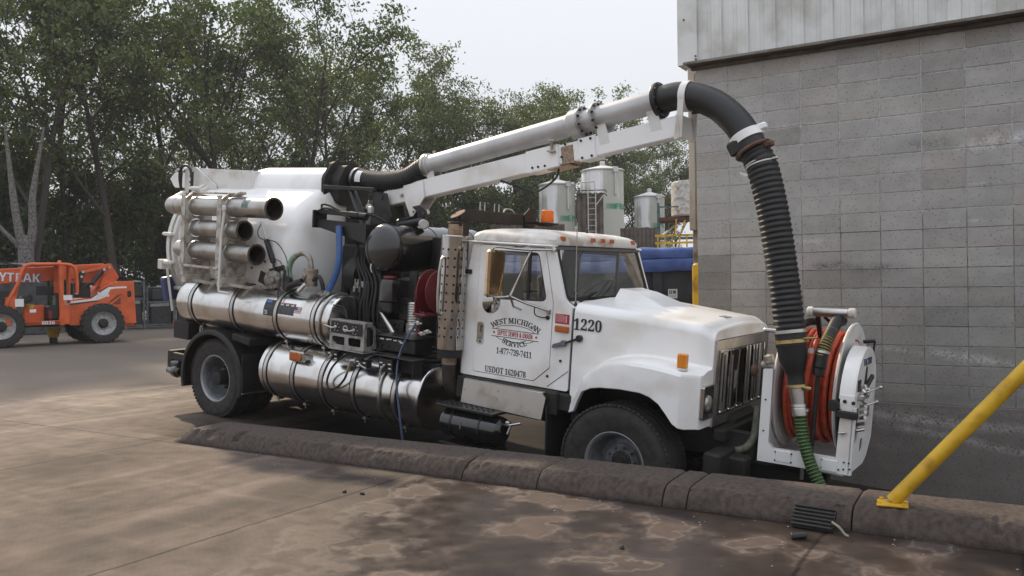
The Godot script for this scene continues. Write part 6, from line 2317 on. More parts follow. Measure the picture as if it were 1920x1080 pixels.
	for z: float in [0.26, -0.02]:
		tube(b, [Vector3(3.62, 2.88, z + 0.05), Vector3(3.62, 2.98, z + 0.05), Vector3(3.62, 2.98, z - 0.04), Vector3(3.62, 2.88, z - 0.04)], 0.008, 6)
	tube(b, curve([Vector3(3.62, 2.88, -0.15), Vector3(3.62, 2.93, -0.2), Vector3(3.62, 2.93, -0.32), Vector3(3.62, 2.88, -0.4)], 5), 0.01, 6)
	part("bar_loops", b, M.brushed)
	b = MB.new()
	lathe(b, [Vector2(0.0, -0.045), Vector2(0.06, -0.045), Vector2(0.17, -0.012), Vector2(0.175, 0), Vector2(0, 0)], axis_y(Vector3(3.92, 2.80, -0.62)), 28)
	box(b, Vector3(3.75, 2.79, -0.6), Vector3(0.25, 0.02, 0.1), Basis(), 0.004)
	part("beacon_plate", b, M.dirty_black)
	b = MB.new()
	lathe(b, [Vector2(0.0, 0.0), Vector2(0.078, 0.0), Vector2(0.08, 0.01), Vector2(0.076, 0.075), Vector2(0.078, 0.08), Vector2(0.076, 0.085), Vector2(0.072, 0.138), Vector2(0.06, 0.148), Vector2(0, 0.15)], axis_y(Vector3(3.95, 2.806, -0.62)), 24)
	part("amber_beacon", b, mat(Color(0.85, 0.17, 0.01), 0.25))


func exhaust() -> void:
	var cx := Vector3(3.875, 0, 1.055)
	var b := MB.new()
	var rows := 13
	var cols := 26
	var y0 := 1.39
	var y1 := 2.58
	var r := 0.149
	for i in rows:
		for j in cols:
			var ya := lerpf(y0, y1, float(i) / rows)
			var yb := lerpf(y0, y1, float(i + 1) / rows)
			var a0 := TAU * j / cols
			var a1 := TAU * (j + 1) / cols
			var P := func(u: float, v: float) -> Vector3:
				var a := lerpf(a0, a1, u)
				return Vector3(cx.x + cos(a) * r, lerpf(ya, yb, v), cx.z + sin(a) * r)
			var out := Vector3(cos((a0 + a1) * 0.5), 0, sin((a0 + a1) * 0.5))
			if i == 0 or i == rows - 1 or j % 2 == 0:
				b.quad(P.call(0, 0), P.call(1, 0), P.call(1, 1), P.call(0, 1), out)
				continue
			var hr := 0.0125
			var ru := hr / ((a1 - a0) * r)
			var rv := hr / (yb - ya)
			var cv := 0.5
			var sq := [[0.0, 0.0], [0.5, 0.0], [1.0, 0.0], [1.0, 0.5], [1.0, 1.0], [0.5, 1.0], [0.0, 1.0], [0.0, 0.5]]
			for k in 8:
				var e := (k + 1) % 8
				var t0 := -PI * 0.75 + TAU * k / 8.0
				var t1 := -PI * 0.75 + TAU * (k + 1) / 8.0
				b.quad(P.call(sq[k][0], sq[k][1]), P.call(sq[e][0], sq[e][1]), P.call(0.5 + cos(t1) * ru, cv + sin(t1) * rv), P.call(0.5 + cos(t0) * ru, cv + sin(t0) * rv), out)
	lathe(b, [Vector2(0.149, y1), Vector2(0.143, y1 + 0.012), Vector2(0.10, y1 + 0.02), Vector2(0.078, y1 + 0.022)], axis_y(cx), 40)
	lathe(b, [Vector2(0.08, y0 - 0.004), Vector2(0.145, y0 - 0.004), Vector2(0.149, y0)], axis_y(cx), 40)
	var st := part("exhaust_shield", b, M.chrome, 50.0)
	b = MB.new()
	tube(b, [cx + Vector3(-0.02, 2.36, 0.155), cx + Vector3(-0.02, 2.34, 0.185), cx + Vector3(-0.03, 2.2, 0.20), cx + Vector3(-0.035, 1.95, 0.2), cx + Vector3(-0.03, 1.78, 0.19), cx + Vector3(-0.03, 1.75, 0.15)], 0.014, 10)
	part("grab_handle", b, M.brushed, 40.0, st)
	b = MB.new()
	lathe(b, [Vector2(0.0, 1.3), Vector2(0.128, 1.3), Vector2(0.128, 2.55), Vector2(0, 2.55)], axis_y(cx), 28)
	part("silencer_core", b, M.dirty_black, 40.0, st)
	b = MB.new()
	lathe(b, [Vector2(0.076, 2.58), Vector2(0.082, 2.6), Vector2(0.078, 2.64), Vector2(0.081, 2.65), Vector2(0.076, 2.66), Vector2(0.076, 2.735), Vector2(0.07, 2.735), Vector2(0.068, 2.6)], axis_y(cx), 28)
	part("tail_pipe", b, tex(mat(Color(0.36, 0.27, 0.2), 0.4, 0.9), M.grime, 3.0, true), 30.0, st)
	b = MB.new()
	cyl(b, cx + Vector3(0.035, 2.82, 0.03), cx + Vector3(0.042, 2.823, 0.035), 0.085, 20)
	var flap := part("rain_flap", b, M.rust, 30.0, st)
	flap.transform = Transform3D(Basis(Vector3.UP, -0.5), cx + Vector3(0.04, 2.815, 0.02)) * Transform3D(Basis(Vector3.BACK, 1.1), Vector3.ZERO) * Transform3D(Basis(), -(cx + Vector3(0.04, 2.82, 0.03)))
	b = MB.new()
	box(b, cx + Vector3(0.07, 2.75, 0.02), Vector3(0.03, 0.12, 0.03), Basis(Vector3.BACK, 0.2), 0.004)
	box(b, cx + Vector3(-0.05, 2.79, -0.02), Vector3(0.05, 0.13, 0.012), Basis(Vector3.BACK, 0.4), 0.004)
	lathe(b, [Vector2(0.083, 2.71), Vector2(0.09, 2.72), Vector2(0.083, 2.73)], axis_y(cx), 24)
	part("flap_bracket", b, M.dirty_black, 30.0, st)
	b = MB.new()
	var pts := [Vector3(cx.x, 1.40, cx.z), Vector3(cx.x, 1.15, cx.z), Vector3(cx.x + 0.005, 1.02, cx.z - 0.02), Vector3(cx.x + 0.03, 0.93, cx.z - 0.09), Vector3(cx.x + 0.06, 0.88, cx.z - 0.2), Vector3(cx.x + 0.1, 0.86, cx.z - 0.5)]
	tube(b, curve(pts, 6), 0.072, 20)
	part("exhaust_elbow", b, tex(mat(Color(0.05, 0.04, 0.035), 0.6, 0.3), M.grime, 2.0, true), 50.0, st)
	b = MB.new()
	lathe(b, [Vector2(0.073, 1.22), Vector2(0.08, 1.225), Vector2(0.08, 1.37), Vector2(0.073, 1.375)], axis_y(cx), 24)
	cyl(b, cx + Vector3(-0.1, 1.3, 0.05), cx + Vector3(-0.07, 1.3, 0.05), 0.03, 10)
	part("pipe_clamp", b, tex(mat(Color(0.3, 0.24, 0.18), 0.5, 0.7), M.grime, 3.0, true), 30.0, st)


func boom() -> void:
	# the swing post and the two-stage boom with its suction tube
	var b := MB.new()
	cyl(b, Vector3(1.95, 1.0, 0.03), Vector3(1.95, 2.62, 0.03), 0.22, 28)
	lathe(b, [Vector2(0, 2.6), Vector2(0.3, 2.6), Vector2(0.3, 2.68), Vector2(0, 2.68)], axis_y(Vector3(1.95, 0, 0.03)), 32)
	part("swing_post", b, M.dirty_black)
	var dir := Vector3(4.1, 0.72, 0.41).normalized()
	var side := dir.cross(Vector3.UP).normalized()
	b = MB.new()
	for s: float in [-1.0, 1.0]:
		var o := Vector3(1.98, 0, 0.05) + side * 0.13 * s
		plate(b, round_poly([Vector2(-0.14, 2.66), Vector2(0.16, 2.66), Vector2(0.20, 2.78), Vector2(0.1, 3.07), Vector2(-0.10, 3.08), Vector2(-0.16, 3.0)], 0.03), [], 0.03, Transform3D(Basis(Vector3(dir.x, 0, dir.z).normalized(), Vector3.UP, -side), o))
		cyl(b, o + Vector3(0.02, 3.02, 0) - side * 0.03, o + Vector3(0.02, 3.02, 0) + side * 0.05, 0.035, 12)
		cyl(b, o + Vector3(0.08, 2.72, 0) - side * 0.03, o + Vector3(0.08, 2.72, 0) + side * 0.05, 0.03, 12)
	part("boom_foot", b, tex(mat(Color(0.05, 0.05, 0.052), 0.6), M.grime, 1.5, true))
	var P := func(t: float, up: float, s: float) -> Vector3:
		return Vector3(2.0, 3.02, 0.05) + dir * t + side.cross(dir) * up + side * s
	var bas := Basis(dir, side.cross(dir), side)
	b = MB.new()
	box(b, P.call(1.36, 0, 0), Vector3(2.72, 0.225, 0.16), bas, 0.012)
	box(b, P.call(2.53, 0, 0), Vector3(0.44, 0.245, 0.19), bas, 0.01)
	box(b, P.call(0.0, -0.01, 0), Vector3(0.12, 0.20, 0.17), bas, 0.02)
	var bm := part("boom", b, M.white, 25.0)
	b = MB.new()
	for s: float in [-1.0, 1.0]:
		plate(b, PackedVector2Array([Vector2(0.35, 0.09), Vector2(0.70, 0.09), Vector2(0.70, -0.115), Vector2(0.48, -0.31), Vector2(0.43, -0.31), Vector2(0.36, -0.115)]), [], 0.016, Transform3D(Basis(dir, side.cross(dir), side), P.call(0, 0, s * 0.092 + 0.008)))
	part("boom_gusset", b, M.white, 20.0, bm)
	b = MB.new()
	box(b, P.call(3.47, 0.005, 0), Vector3(1.46, 0.205, 0.14), bas, 0.01)
	part("boom_extension", b, M.white, 25.0, bm)
	b = MB.new()
	box(b, P.call(3.12, 0.0, 0), Vector3(0.20, 0.235, 0.18), bas, 0.006)
	part("clamp_plate", b, M.white, 25.0, bm)
	b = MB.new()
	box(b, P.call(2.86, -0.015, 0), Vector3(0.16, 0.19, 0.15), bas, 0.004)
	box(b, P.call(2.75, -0.13, 0), Vector3(0.30, 0.012, 0.2), bas, 0.003)
	part("rusty_stop", b, tex(mat(Color(0.36, 0.27, 0.2), 0.7), M.grime, 6.0, true), 25.0, bm)
	b = MB.new()
	for q: Array in [[2.40, -0.07], [2.48, -0.075], [2.57, -0.08], [2.80, -0.03], [3.06, 0.09], [3.18, 0.09], [3.06, -0.09], [3.18, -0.09], [0.30, -0.02], [0.5, -0.26], [2.86, 0.09]]:
		cyl(b, P.call(q[0], q[1], 0.09), P.call(q[0], q[1], 0.108), 0.013, 8, 0.003)
	part("bolts", b, M.dirty_black, 25.0, bm)
	b = MB.new()
	cyl(b, P.call(0.30, -0.02, 0.08), P.call(0.30, -0.02, 0.12), 0.022, 12, 0.004)
	part("grease_cap", b, M.brushed, 25.0, bm)
	# lift cylinder under the boom
	b = MB.new()
	cyl(b, Vector3(2.20, 2.70, 0.10), Vector3(2.62, 2.83, 0.13), 0.055, 16, 0.008)
	cyl(b, Vector3(2.30, 2.67, 0.22), Vector3(2.75, 2.74, 0.25), 0.05, 16, 0.008)
	part("lift_cylinder", b, M.black)
	b = MB.new()
	cyl(b, Vector3(2.60, 2.82, 0.13), Vector3(2.70, 2.86, 0.14), 0.032, 12)
	cyl(b, Vector3(2.7, 2.70, 0.2), Vector3(2.8, 2.70, 0.33), 0.06, 14, 0.008)
	part("cylinder_rod", b, M.brushed)
	for i in 4:
		hose("hydraulic_hose", [P.call(0.5 + i * 0.03, -0.2, 0.1), P.call(0.62 + i * 0.04, -0.32, 0.12), P.call(0.5, -0.4 - i * 0.02, 0.15), P.call(0.35, -0.36, 0.16)], 0.011, M.rubber)
	hose("hydraulic_hose", [P.call(2.72, -0.13, 0.05), P.call(2.66, -0.24, 0.06), P.call(2.4, -0.33, 0.06), P.call(2.2, -0.25, 0.05), P.call(1.9, -0.12, 0.05)], 0.012, M.rubber)
	# suction tube: first stage, flanged joint, second stage
	var ta := Vector3(2.68, 3.425, 0.12)
	var tb := Vector3(5.86, 4.012, 0.44)
	var td := (tb - ta).normalized()
	var L := ta.distance_to(tb)
	var tx := axis_to(ta, tb)
	var silver := tex(mat(Color(0.60, 0.60, 0.60), 0.36, 0.25), M.soft, 0.7, true)
	b = MB.new()
	lathe(b, [Vector2(0.12, 0.0), Vector2(0.136, 0.0), Vector2(0.136, 0.035), Vector2(0.119, 0.04), Vector2(0.119, 2.12), Vector2(0.128, 2.15), Vector2(0.150, 2.18), Vector2(0.150, 2.30), Vector2(0.112, 2.30)], tx, 48)
	var tu := part("suction_tube", b, silver, 30.0)
	b = MB.new()
	lathe(b, [Vector2(0.112, 2.28), Vector2(0.112, 2.52), Vector2(0.116, 2.55), Vector2(0.116, L)], tx, 48)
	part("inner_tube", b, silver, 30.0, tu)
	b = MB.new()
	for x: Array in [[2.302, 0.022, 0.162], [2.47, 0.03, 0.158]]:
		lathe(b, [Vector2(0.112, x[0]), Vector2(x[2], x[0]), Vector2(x[2], x[0] + x[1]), Vector2(0.112, x[0] + x[1])], tx, 48)
	part("flange", b, tex(mat(Color(0.46, 0.46, 0.47), 0.45, 0.4), M.grime, 3.0, true), 30.0, tu)
	for x: float in [2.326, 2.50]:
		for i in 10:
			b = MB.new()
			var a := TAU * i / 10.0 + 0.3
			var p: Vector3 = tx * Vector3(cos(a) * 0.138, x, sin(a) * 0.138)
			cyl(b, p - td * 0.002, p + td * 0.018, 0.012, 6)
			part("flange_bolt", b, M.dirty_black, 30.0, tu)
	# saddles that carry the tube
	for k: Array in [[0.06, 0.16], [2.56, 0.17], [3.16, 0.16]]:
		b = MB.new()
		var p: Vector3 = ta + td * k[0]
		for s: float in [-1.0, 1.0]:
			plate(b, PackedVector2Array([Vector2(-0.03, -0.30), Vector2(0.09, -0.30), Vector2(0.05, -0.085), Vector2(-0.07, -0.075)]), [], 0.012, Transform3D(Basis(td, side.cross(td), side), p + side * (s * 0.062 + 0.006)))
		part("tube_saddle", b, M.white_dull, 20.0, tu)
	b = MB.new()
	cyl(b, ta + td * 0.06 + Vector3(0, 0.13, 0), ta + td * 0.06 + Vector3(0, 0.165, 0), 0.02, 10)
	box(b, ta + td * 1.98 + Vector3(0, -0.20, 0.12), Vector3(0.03, 0.14, 0.03), Basis(), 0.006)
	box(b, ta + td * 1.98 + Vector3(0, -0.14, 0.12), Vector3(0.09, 0.02, 0.05), Basis(), 0.004)
	box(b, ta + td * 1.98 + Vector3(0, -0.25, 0.12), Vector3(0.09, 0.02, 0.05), Basis(), 0.004)
	part("tube_stop", b, M.rack_paint, 25.0, tu)
	# ribbed inlet hose from the tank to the tube
	ribbed("inlet_hose", [Vector3(1.30, 3.26, 0.02), Vector3(1.5, 3.245, 0.02), Vector3(1.9, 3.22, 0.05), Vector3(2.3, 3.26, 0.09), Vector3(2.55, 3.37, 0.11), Vector3(2.70, 3.43, 0.12)], 0.142, 0.135, 0.042, 0.007, M.rubber)
	b = MB.new()
	lathe(b, [Vector2(0.14, -0.02), Vector2(0.152, -0.02), Vector2(0.152, 0.02), Vector2(0.14, 0.02)], axis_to(Vector3(1.36, 3.258, 0.02), Vector3(1.5, 3.245, 0.02)), 32)
	lathe(b, [Vector2(0.136, -0.02), Vector2(0.15, -0.02), Vector2(0.15, 0.02), Vector2(0.136, 0.02)], axis_to(ta - td * 0.02, tb), 32)
	part("hose_band", b, M.brushed)
	b = MB.new()
	var rows := []
	for j in 5:
		var a := lerpf(-0.2, 0.9, j / 4.0)
		rows.append([Vector3(1.44, 3.245 + sin(a) * 0.146, 0.02 + cos(a) * 0.146), Vector3(1.54, 3.24 + sin(a) * 0.146, 0.02 + cos(a) * 0.146)])
	grid(b, rows, Vector3(1.5, 3.24, 0))
	part("hose_sticker", b, M.sticker, 60.0)
	# black elbow at the tip, then the long ribbed hose hanging to the ground
	b = MB.new()
	var el := curve([Vector3(5.86, 4.012, 0.44), Vector3(6.02, 4.035, 0.455), Vector3(6.22, 4.01, 0.47), Vector3(6.44, 3.92, 0.488), Vector3(6.63, 3.765, 0.502), Vector3(6.75, 3.61, 0.512), Vector3(6.80, 3.53, 0.516)], 5)
	tube(b, el, 0.134, 32)
	var elb := part("elbow", b, M.black, 50.0)
	b = MB.new()
	lathe(b, [Vector2(0.118, 3.20), Vector2(0.172, 3.20), Vector2(0.176, 3.21), Vector2(0.176, 3.235), Vector2(0.166, 3.245), Vector2(0.134, 3.25)], tx, 40)
	part("elbow_flange", b, M.black, 30.0, elb)
	b = MB.new()
	for i in 10:
		var a := TAU * i / 10.0
		var p: Vector3 = tx * Vector3(cos(a) * 0.156, 3.245, sin(a) * 0.156)
		cyl(b, p - td * 0.005, p + td * 0.008, 0.007, 6)
	part("flange_screws", b, M.brushed, 30.0, elb)
	# white strap and the plate at the beam's end
	b = MB.new()
	var sp: Vector3 = Vector3(6.13, 4.027, 0.463)
	lathe(b, [Vector2(0.136, -0.035), Vector2(0.146, -0.035), Vector2(0.146, 0.035), Vector2(0.136, 0.035)], axis_to(sp, sp + Vector3(1, -0.03, 0.08)), 40)
	part("strap", b, M.white, 30.0, elb)
	b = MB.new()
	for s: float in [-1.0, 1.0]:
		plate(b, round_poly([Vector2(-0.045, -0.42), Vector2(0.04, -0.41), Vector2(0.03, -0.1), Vector2(0.035, 0.02), Vector2(-0.035, 0.02), Vector2(-0.03, -0.12)], 0.02), [], 0.014, Transform3D(Basis(td, Vector3(0, 1, 0), side), sp + side * (s * 0.138)))
	box(b, Vector3(6.12, 3.73, 0.462), Vector3(0.02, 0.22, 0.3), bas, 0.004)
	part("end_bracket", b, M.white_dull, 20.0, elb)
	hose("cable", [Vector3(6.2, 3.86, 0.5), Vector3(6.35, 3.86, 0.52), Vector3(6.5, 3.82, 0.54), Vector3(6.6, 3.7, 0.56)], 0.012, M.rubber)
	b = MB.new()
	var cp := Vector3(6.80, 3.53, 0.516)
	var cd := (cp - Vector3(6.75, 3.61, 0.512)).normalized()
	var cx := axis_to(cp - cd * 0.10, cp + cd)
	lathe(b, [Vector2(0.136, -0.04), Vector2(0.15, -0.04), Vector2(0.15, 0.04), Vector2(0.136, 0.04)], cx, 40)
	box(b, cx * Vector3(0.0, 0.0, 0.0) + Vector3(0.13, 0.10, 0.0), Vector3(0.09, 0.06, 0.06), Basis(Vector3.BACK, 0.3), 0.012)
	part("strap", b, M.white, 30.0, elb)
	b = MB.new()
	box(b, cp + Vector3(-0.10, -0.01, 0.11), Vector3(0.17, 0.14, 0.05), Basis(Vector3.BACK, 0.5), 0.03)
	part("rubber_flap", b, M.rubber, 40.0, elb)
	b = MB.new()
	lathe(b, [Vector2(0.14, 0.0), Vector2(0.168, 0.0), Vector2(0.175, 0.012), Vector2(0.168, 0.025), Vector2(0.14, 0.025)], axis_to(cp + cd * 0.02, cp + cd), 40)
	box(b, cp + Vector3(0.16, 0.02, 0.05), Vector3(0.1, 0.05, 0.06), Basis(Vector3.BACK, 0.2), 0.01)
	part("clamp_ring", b, M.rust, 30.0, elb)
	var hp := [Vector3(6.80, 3.53, 0.516), Vector3(6.86, 3.44, 0.523), Vector3(6.92, 3.33, 0.53), Vector3(7.03, 3.0, 0.55), Vector3(7.14, 2.57, 0.57), Vector3(7.225, 2.2, 0.588), Vector3(7.28, 1.93, 0.60)]
	ribbed("suction_hose", hp, 0.143, 0.135, 0.0485, 0.011, M.rubber, null, 28)
	b = MB.new()
	lathe(b, [Vector2(0.126, 0.0), Vector2(0.138, 0.0), Vector2(0.142, 0.008), Vector2(0.138, 0.016), Vector2(0.14, 0.024), Vector2(0.138, 0.034), Vector2(0.126, 0.034)], axis_to(Vector3(6.885, 3.395, 0.526), Vector3(6.95, 3.24, 0.533)), 36)
	box(b, Vector3(7.0, 3.42, 0.57), Vector3(0.12, 0.03, 0.04), Basis(Vector3.BACK, 0.2), 0.008)
	box(b, Vector3(6.78, 3.28, 0.60), Vector3(0.09, 0.035, 0.04), Basis(Vector3.BACK, -0.3), 0.008)
	part("hose_band", b, M.brushed)
	# clamps, reducer and nozzle at its foot
	var q0 := Vector3(7.28, 1.93, 0.60)
	var qd := (Vector3(7.40, 1.35, 0.62) - q0).normalized()
	var qx := axis_to(q0, q0 + qd)
	b = MB.new()
	lathe(b, [Vector2(0.128, 0.0), Vector2(0.132, 0.02), Vector2(0.13, 0.12), Vector2(0.134, 0.125), Vector2(0.134, 0.14), Vector2(0.126, 0.15), Vector2(0.122, 0.25), Vector2(0.085, 0.36), Vector2(0.072, 0.40), Vector2(0.076, 0.43), Vector2(0.07, 0.48), Vector2(0.078, 0.50)], qx, 36)
	part("reducer", b, M.rubber, 40.0)
	b = MB.new()
	lathe(b, [Vector2(0.13, 0.0), Vector2(0.141, 0.0), Vector2(0.141, 0.028), Vector2(0.13, 0.03)], qx, 36)
	box(b, qx * Vector3(0.02, 0.014, 0) + Vector3(-0.14, 0.0, 0.06), Vector3(0.12, 0.035, 0.05), Basis(), 0.01)
	part("hose_band", b, M.brushed)
	b = MB.new()
	lathe(b, [Vector2(0.13, 0.085), Vector2(0.145, 0.085), Vector2(0.145, 0.115), Vector2(0.13, 0.12)], qx, 36)
	lathe(b, [Vector2(0.072, 0.475), Vector2(0.088, 0.475), Vector2(0.088, 0.50), Vector2(0.072, 0.505)], qx, 30)
	box(b, qx * Vector3(0, 0.1, 0) + Vector3(0.17, 0.05, 0.04), Vector3(0.12, 0.018, 0.03), Basis(Vector3.BACK, 0.15), 0.006)
	box(b, qx * Vector3(0, 0.49, 0) + Vector3(0.10, 0.0, 0.03), Vector3(0.07, 0.03, 0.04), Basis(), 0.008)
	part("quick_clamp", b, M.brass)
	b = MB.new()
	lathe(b, [Vector2(0.066, 0.50), Vector2(0.062, 0.60), Vector2(0.060, 0.62), Vector2(0.058, 0.68)], qx, 30)
	part("nozzle_pipe", b, M.brushed)
	b = MB.new()
	lathe(b, [Vector2(0.056, 0.64), Vector2(0.066, 0.645), Vector2(0.068, 0.665), Vector2(0.06, 0.67), Vector2(0.066, 0.68), Vector2(0.066, 0.74), Vector2(0.058, 0.75)], qx, 30)
	cyl(b, qx * Vector3(0.03, 0.70, 0.07), qx * Vector3(-0.03, 0.70, 0.07), 0.014, 8)
	part("hose_clamp", b, M.brushed)
	var gp := [qx * Vector3(0, 0.70, 0), qx * Vector3(0, 0.80, 0), Vector3(7.47, 1.02, 0.635), Vector3(7.54, 0.84, 0.65), Vector3(7.63, 0.68, 0.67), Vector3(7.74, 0.52, 0.70), Vector3(7.86, 0.36, 0.72)]
	ribbed("green_hose", gp, 0.052, 0.052, 0.030, 0.002, tex(mat(Color(0.02, 0.035, 0.012), 0.6), M.soft, 2.0, true), null, 20)
	ribbed("green_spiral", gp, 0.0555, 0.0555, 0.030, 0.02, M.green, null, 20)


func lettering(text: String, size: float, m: Material, at: Vector3, parent: Node, font: Font, squash := 1.0, tilt := 0.0) -> void:
	# flat letters on the kerb side, centred on a point
	var tm := TextMesh.new()
	tm.text = text
	tm.font = font
	tm.font_size = 64
	tm.pixel_size = size / 64.0
	tm.depth = 0.002
	tm.curve_step = 4.0
	var o := inst("lettering", tm, m, parent)
	o.transform = Transform3D(Basis(Vector3.BACK, tilt) * Basis.from_scale(Vector3(squash, 1, 1)), at)


func arc_lettering(text: String, size: float, m: Material, centre: Vector3, rx: float, ry: float, from: float, to: float, parent: Node, font: Font, up: float) -> void:
	for i in text.length():
		if text[i] == " ":
			continue
		var f := (font.get_string_size(text.substr(0, i), HORIZONTAL_ALIGNMENT_LEFT, -1, 64).x + font.get_string_size(text[i], HORIZONTAL_ALIGNMENT_LEFT, -1, 64).x * 0.5) / font.get_string_size(text, HORIZONTAL_ALIGNMENT_LEFT, -1, 64).x
		var a := lerpf(from, to, f)
		var p := centre + Vector3(cos(a) * rx, sin(a) * ry, 0)
		var tang := Vector2(-sin(a) * rx, cos(a) * ry).normalized() * (-up)
		lettering(text[i], size, m, p, parent, font, 1.0, atan2(tang.y, tang.x))


func cab() -> void:
	var w := 0.97
	var side := [Vector2(3.98, 1.13), Vector2(5.30, 1.13), Vector2(5.30, 1.96), Vector2(5.20, 2.02), Vector2(5.02, 2.545), Vector2(4.06, 2.545), Vector2(4.0, 2.2)]
	var door := [Vector2(4.135, 1.175), Vector2(4.90, 1.175), Vector2(5.08, 1.33), Vector2(5.085, 1.98), Vector2(4.96, 2.52), Vector2(4.15, 2.52)]
	var win := [Vector2(4.225, 1.95), Vector2(5.01, 1.985), Vector2(4.885, 2.465), Vector2(4.235, 2.465)]
	var serif := SystemFont.new()
	serif.font_names = PackedStringArray(["Droid Serif"])
	serif.font_weight = 700
	var sans := SystemFont.new()
	sans.font_names = PackedStringArray(["Droid Sans"])
	sans.font_weight = 700
	var body: MeshInstance3D
	for s: float in [1.0, -1.0]:
		var xf := Transform3D(Basis(Vector3(1, 0, 0), Vector3(0, 1, 0), Vector3(0, 0, s)), Vector3(0, 0, s * w))
		var b := MB.new()
		plate(b, round_poly(side, 0.03), [round_poly(door, 0.03)], 0.05, xf)
		var o := part("cab_side", b, M.white, 30.0)
		if s > 0:
			body = o
		b = MB.new()
		var inner := []
		for i in door.size():
			var cc := Vector2(4.6, 1.85)
			inner.append(door[i] + (cc - door[i]).normalized() * 0.009)
		plate(b, round_poly(inner, 0.03), [round_poly(win, 0.06)], 0.05, Transform3D(xf.basis, xf.origin + Vector3(0, 0, 0.004 * s)))
		var d := part("door", b, M.white, 30.0)
		b = MB.new()
		var wi := []
		for p: Vector2 in win:
			wi.append(p + (Vector2(4.6, 2.2) - p).normalized() * 0.02)
		plate(b, round_poly(win, 0.06), [round_poly(wi, 0.05)], 0.03, Transform3D(xf.basis, xf.origin + Vector3(0, 0, -0.006 * s)))
		box(b, Vector3(4.765, 2.21, s * (w - 0.02)), Vector3(0.03, 0.52, 0.02))
		part("window_seal", b, M.rubber, 30.0, d)
		b = MB.new()
		plate(b, round_poly(wi, 0.05), [], 0.004, Transform3D(xf.basis, xf.origin + Vector3(0, 0, -0.025 * s)))
		part("window_pane", b, M.glass, 30.0, d)
		b = MB.new()
		plate(b, round_poly(side, 0.03), [round_poly(win, 0.06)], 0.01, Transform3D(xf.basis, xf.origin + Vector3(0, 0, -0.07 * s)))
		part("inner_lining", b, mat(Color(0.10, 0.105, 0.10), 0.8), 30.0)
		if s < 0:
			continue
		# handle, hinges, lettering on the near door
		b = MB.new()
		plate(b, rrect(4.165, 1.47, 4.255, 1.71, 0.03), [], 0.004, Transform3D(Basis(), Vector3(0, 0, w + 0.008)))
		part("handle_recess", b, tex(mat(g(0.5), 0.5), M.grime, 2.0, true), 30.0, d)
		b = MB.new()
		plate(b, rrect(4.178, 1.53, 4.24, 1.70, 0.012), [], 0.012, Transform3D(Basis(), Vector3(0, 0, w + 0.018)))
		box(b, Vector3(4.21, 1.64, w + 0.024), Vector3(0.035, 0.08, 0.012), Basis(), 0.004)
		part("door_handle", b, M.chrome, 30.0, d)
		b = MB.new()
		cyl(b, Vector3(4.215, 1.50, w + 0.006), Vector3(4.215, 1.50, w + 0.014), 0.011, 10)
		part("lock", b, M.black, 30.0, d)
		var z := w + 0.0055
		arc_lettering("WEST MICHIGAN", 0.078, M.ink, Vector3(4.645, 1.600, z), 0.34, 0.155, deg_to_rad(148), deg_to_rad(32), d, serif, 1.0)
		lettering("SEPTIC SEWER & DRAIN", 0.070, M.ink_red, Vector3(4.645, 1.617, z), d, sans, 0.56)
		arc_lettering("SERVICE", 0.074, M.ink, Vector3(4.645, 1.70, z), 0.25, 0.185, deg_to_rad(235), deg_to_rad(305), d, serif, -1.0)
		lettering("1-877-739-7411", 0.088, M.ink, Vector3(4.645, 1.432, z), d, serif, 0.70)
		lettering("USDOT 1620478", 0.088, M.ink, Vector3(4.55, 1.225, z), d, serif, 0.76)
		b = MB.new()
		for y: float in [1.655, 1.578]:
			box(b, Vector3(4.645, y, z - 0.001), Vector3(0.58, 0.007, 0.002))
		for up: float in [1.0, -1.0]:
			var prev := Vector3.ZERO
			for i in 21:
				var a := lerpf(deg_to_rad(170), deg_to_rad(10), i / 20.0)
				var p := Vector3(4.645 + cos(a) * 0.235, (1.655 if up > 0 else 1.578) + up * sin(a) * (0.062 if up > 0 else 0.05) - up * 0.008, z - 0.001)
				if i:
					bar(b, prev, p, 0.002, 0.0055)
				prev = p
		part("emblem_lines", b, M.ink, 30.0, d)
		b = MB.new()
		for x: float in [4.385, 4.905]:
			box(b, Vector3(x, 1.617, z - 0.001), Vector3(0.022, 0.022, 0.002), Basis(Vector3.BACK, PI / 4))
		part("emblem_diamonds", b, M.ink_red, 30.0, d)
		# stickers and marker on the cowl
		var red_print := Image.create(96, 64, false, Image.FORMAT_RGB8)
		red_print.fill(Color(0.62, 0.16, 0.22))
		for i in 7:
			red_print.fill_rect(Rect2i(6, 8 + i * 7, 50 + (i * 23) % 24, 2), Color(0.9, 0.8, 0.8))
		red_print.fill_rect(Rect2i(0, 0, 96, 3), Color(0.85, 0.8, 0.8))
		red_print.fill_rect(Rect2i(74, 10, 4, 46), Color(0.9, 0.8, 0.8))
		b = MB.new()
		grid(b, [[Vector3(5.115, 1.885, w + 0.003), Vector3(5.275, 1.885, w + 0.003)], [Vector3(5.115, 1.785, w + 0.003), Vector3(5.275, 1.785, w + 0.003)]], Vector3(5.2, 1.8, 0))
		part("red_sticker", b, uv_mat(red_print), 30.0, o)
		b = MB.new()
		box(b, Vector3(5.20, 1.735, w + 0.012), Vector3(0.155, 0.062, 0.024), Basis(), 0.008)
		part("marker_lamp", b, M.amber_dark, 30.0, o)
		b = MB.new()
		for p: Vector3 in [Vector3(5.20, 1.42, w), Vector3(5.06, 1.25, w)]:
			cyl(b, p, p + Vector3(0, 0, 0.008), 0.014, 10)
		bar(b, Vector3(5.06, 1.145, w + 0.002), Vector3(5.295, 1.33, w + 0.002), 0.002, 0.006)
		part("seam", b, M.ink, 30.0, o)
		b = MB.new()
		box(b, Vector3(4.01, 2.22, w + 0.01), Vector3(0.10, 0.045, 0.03), Basis(), 0.006)
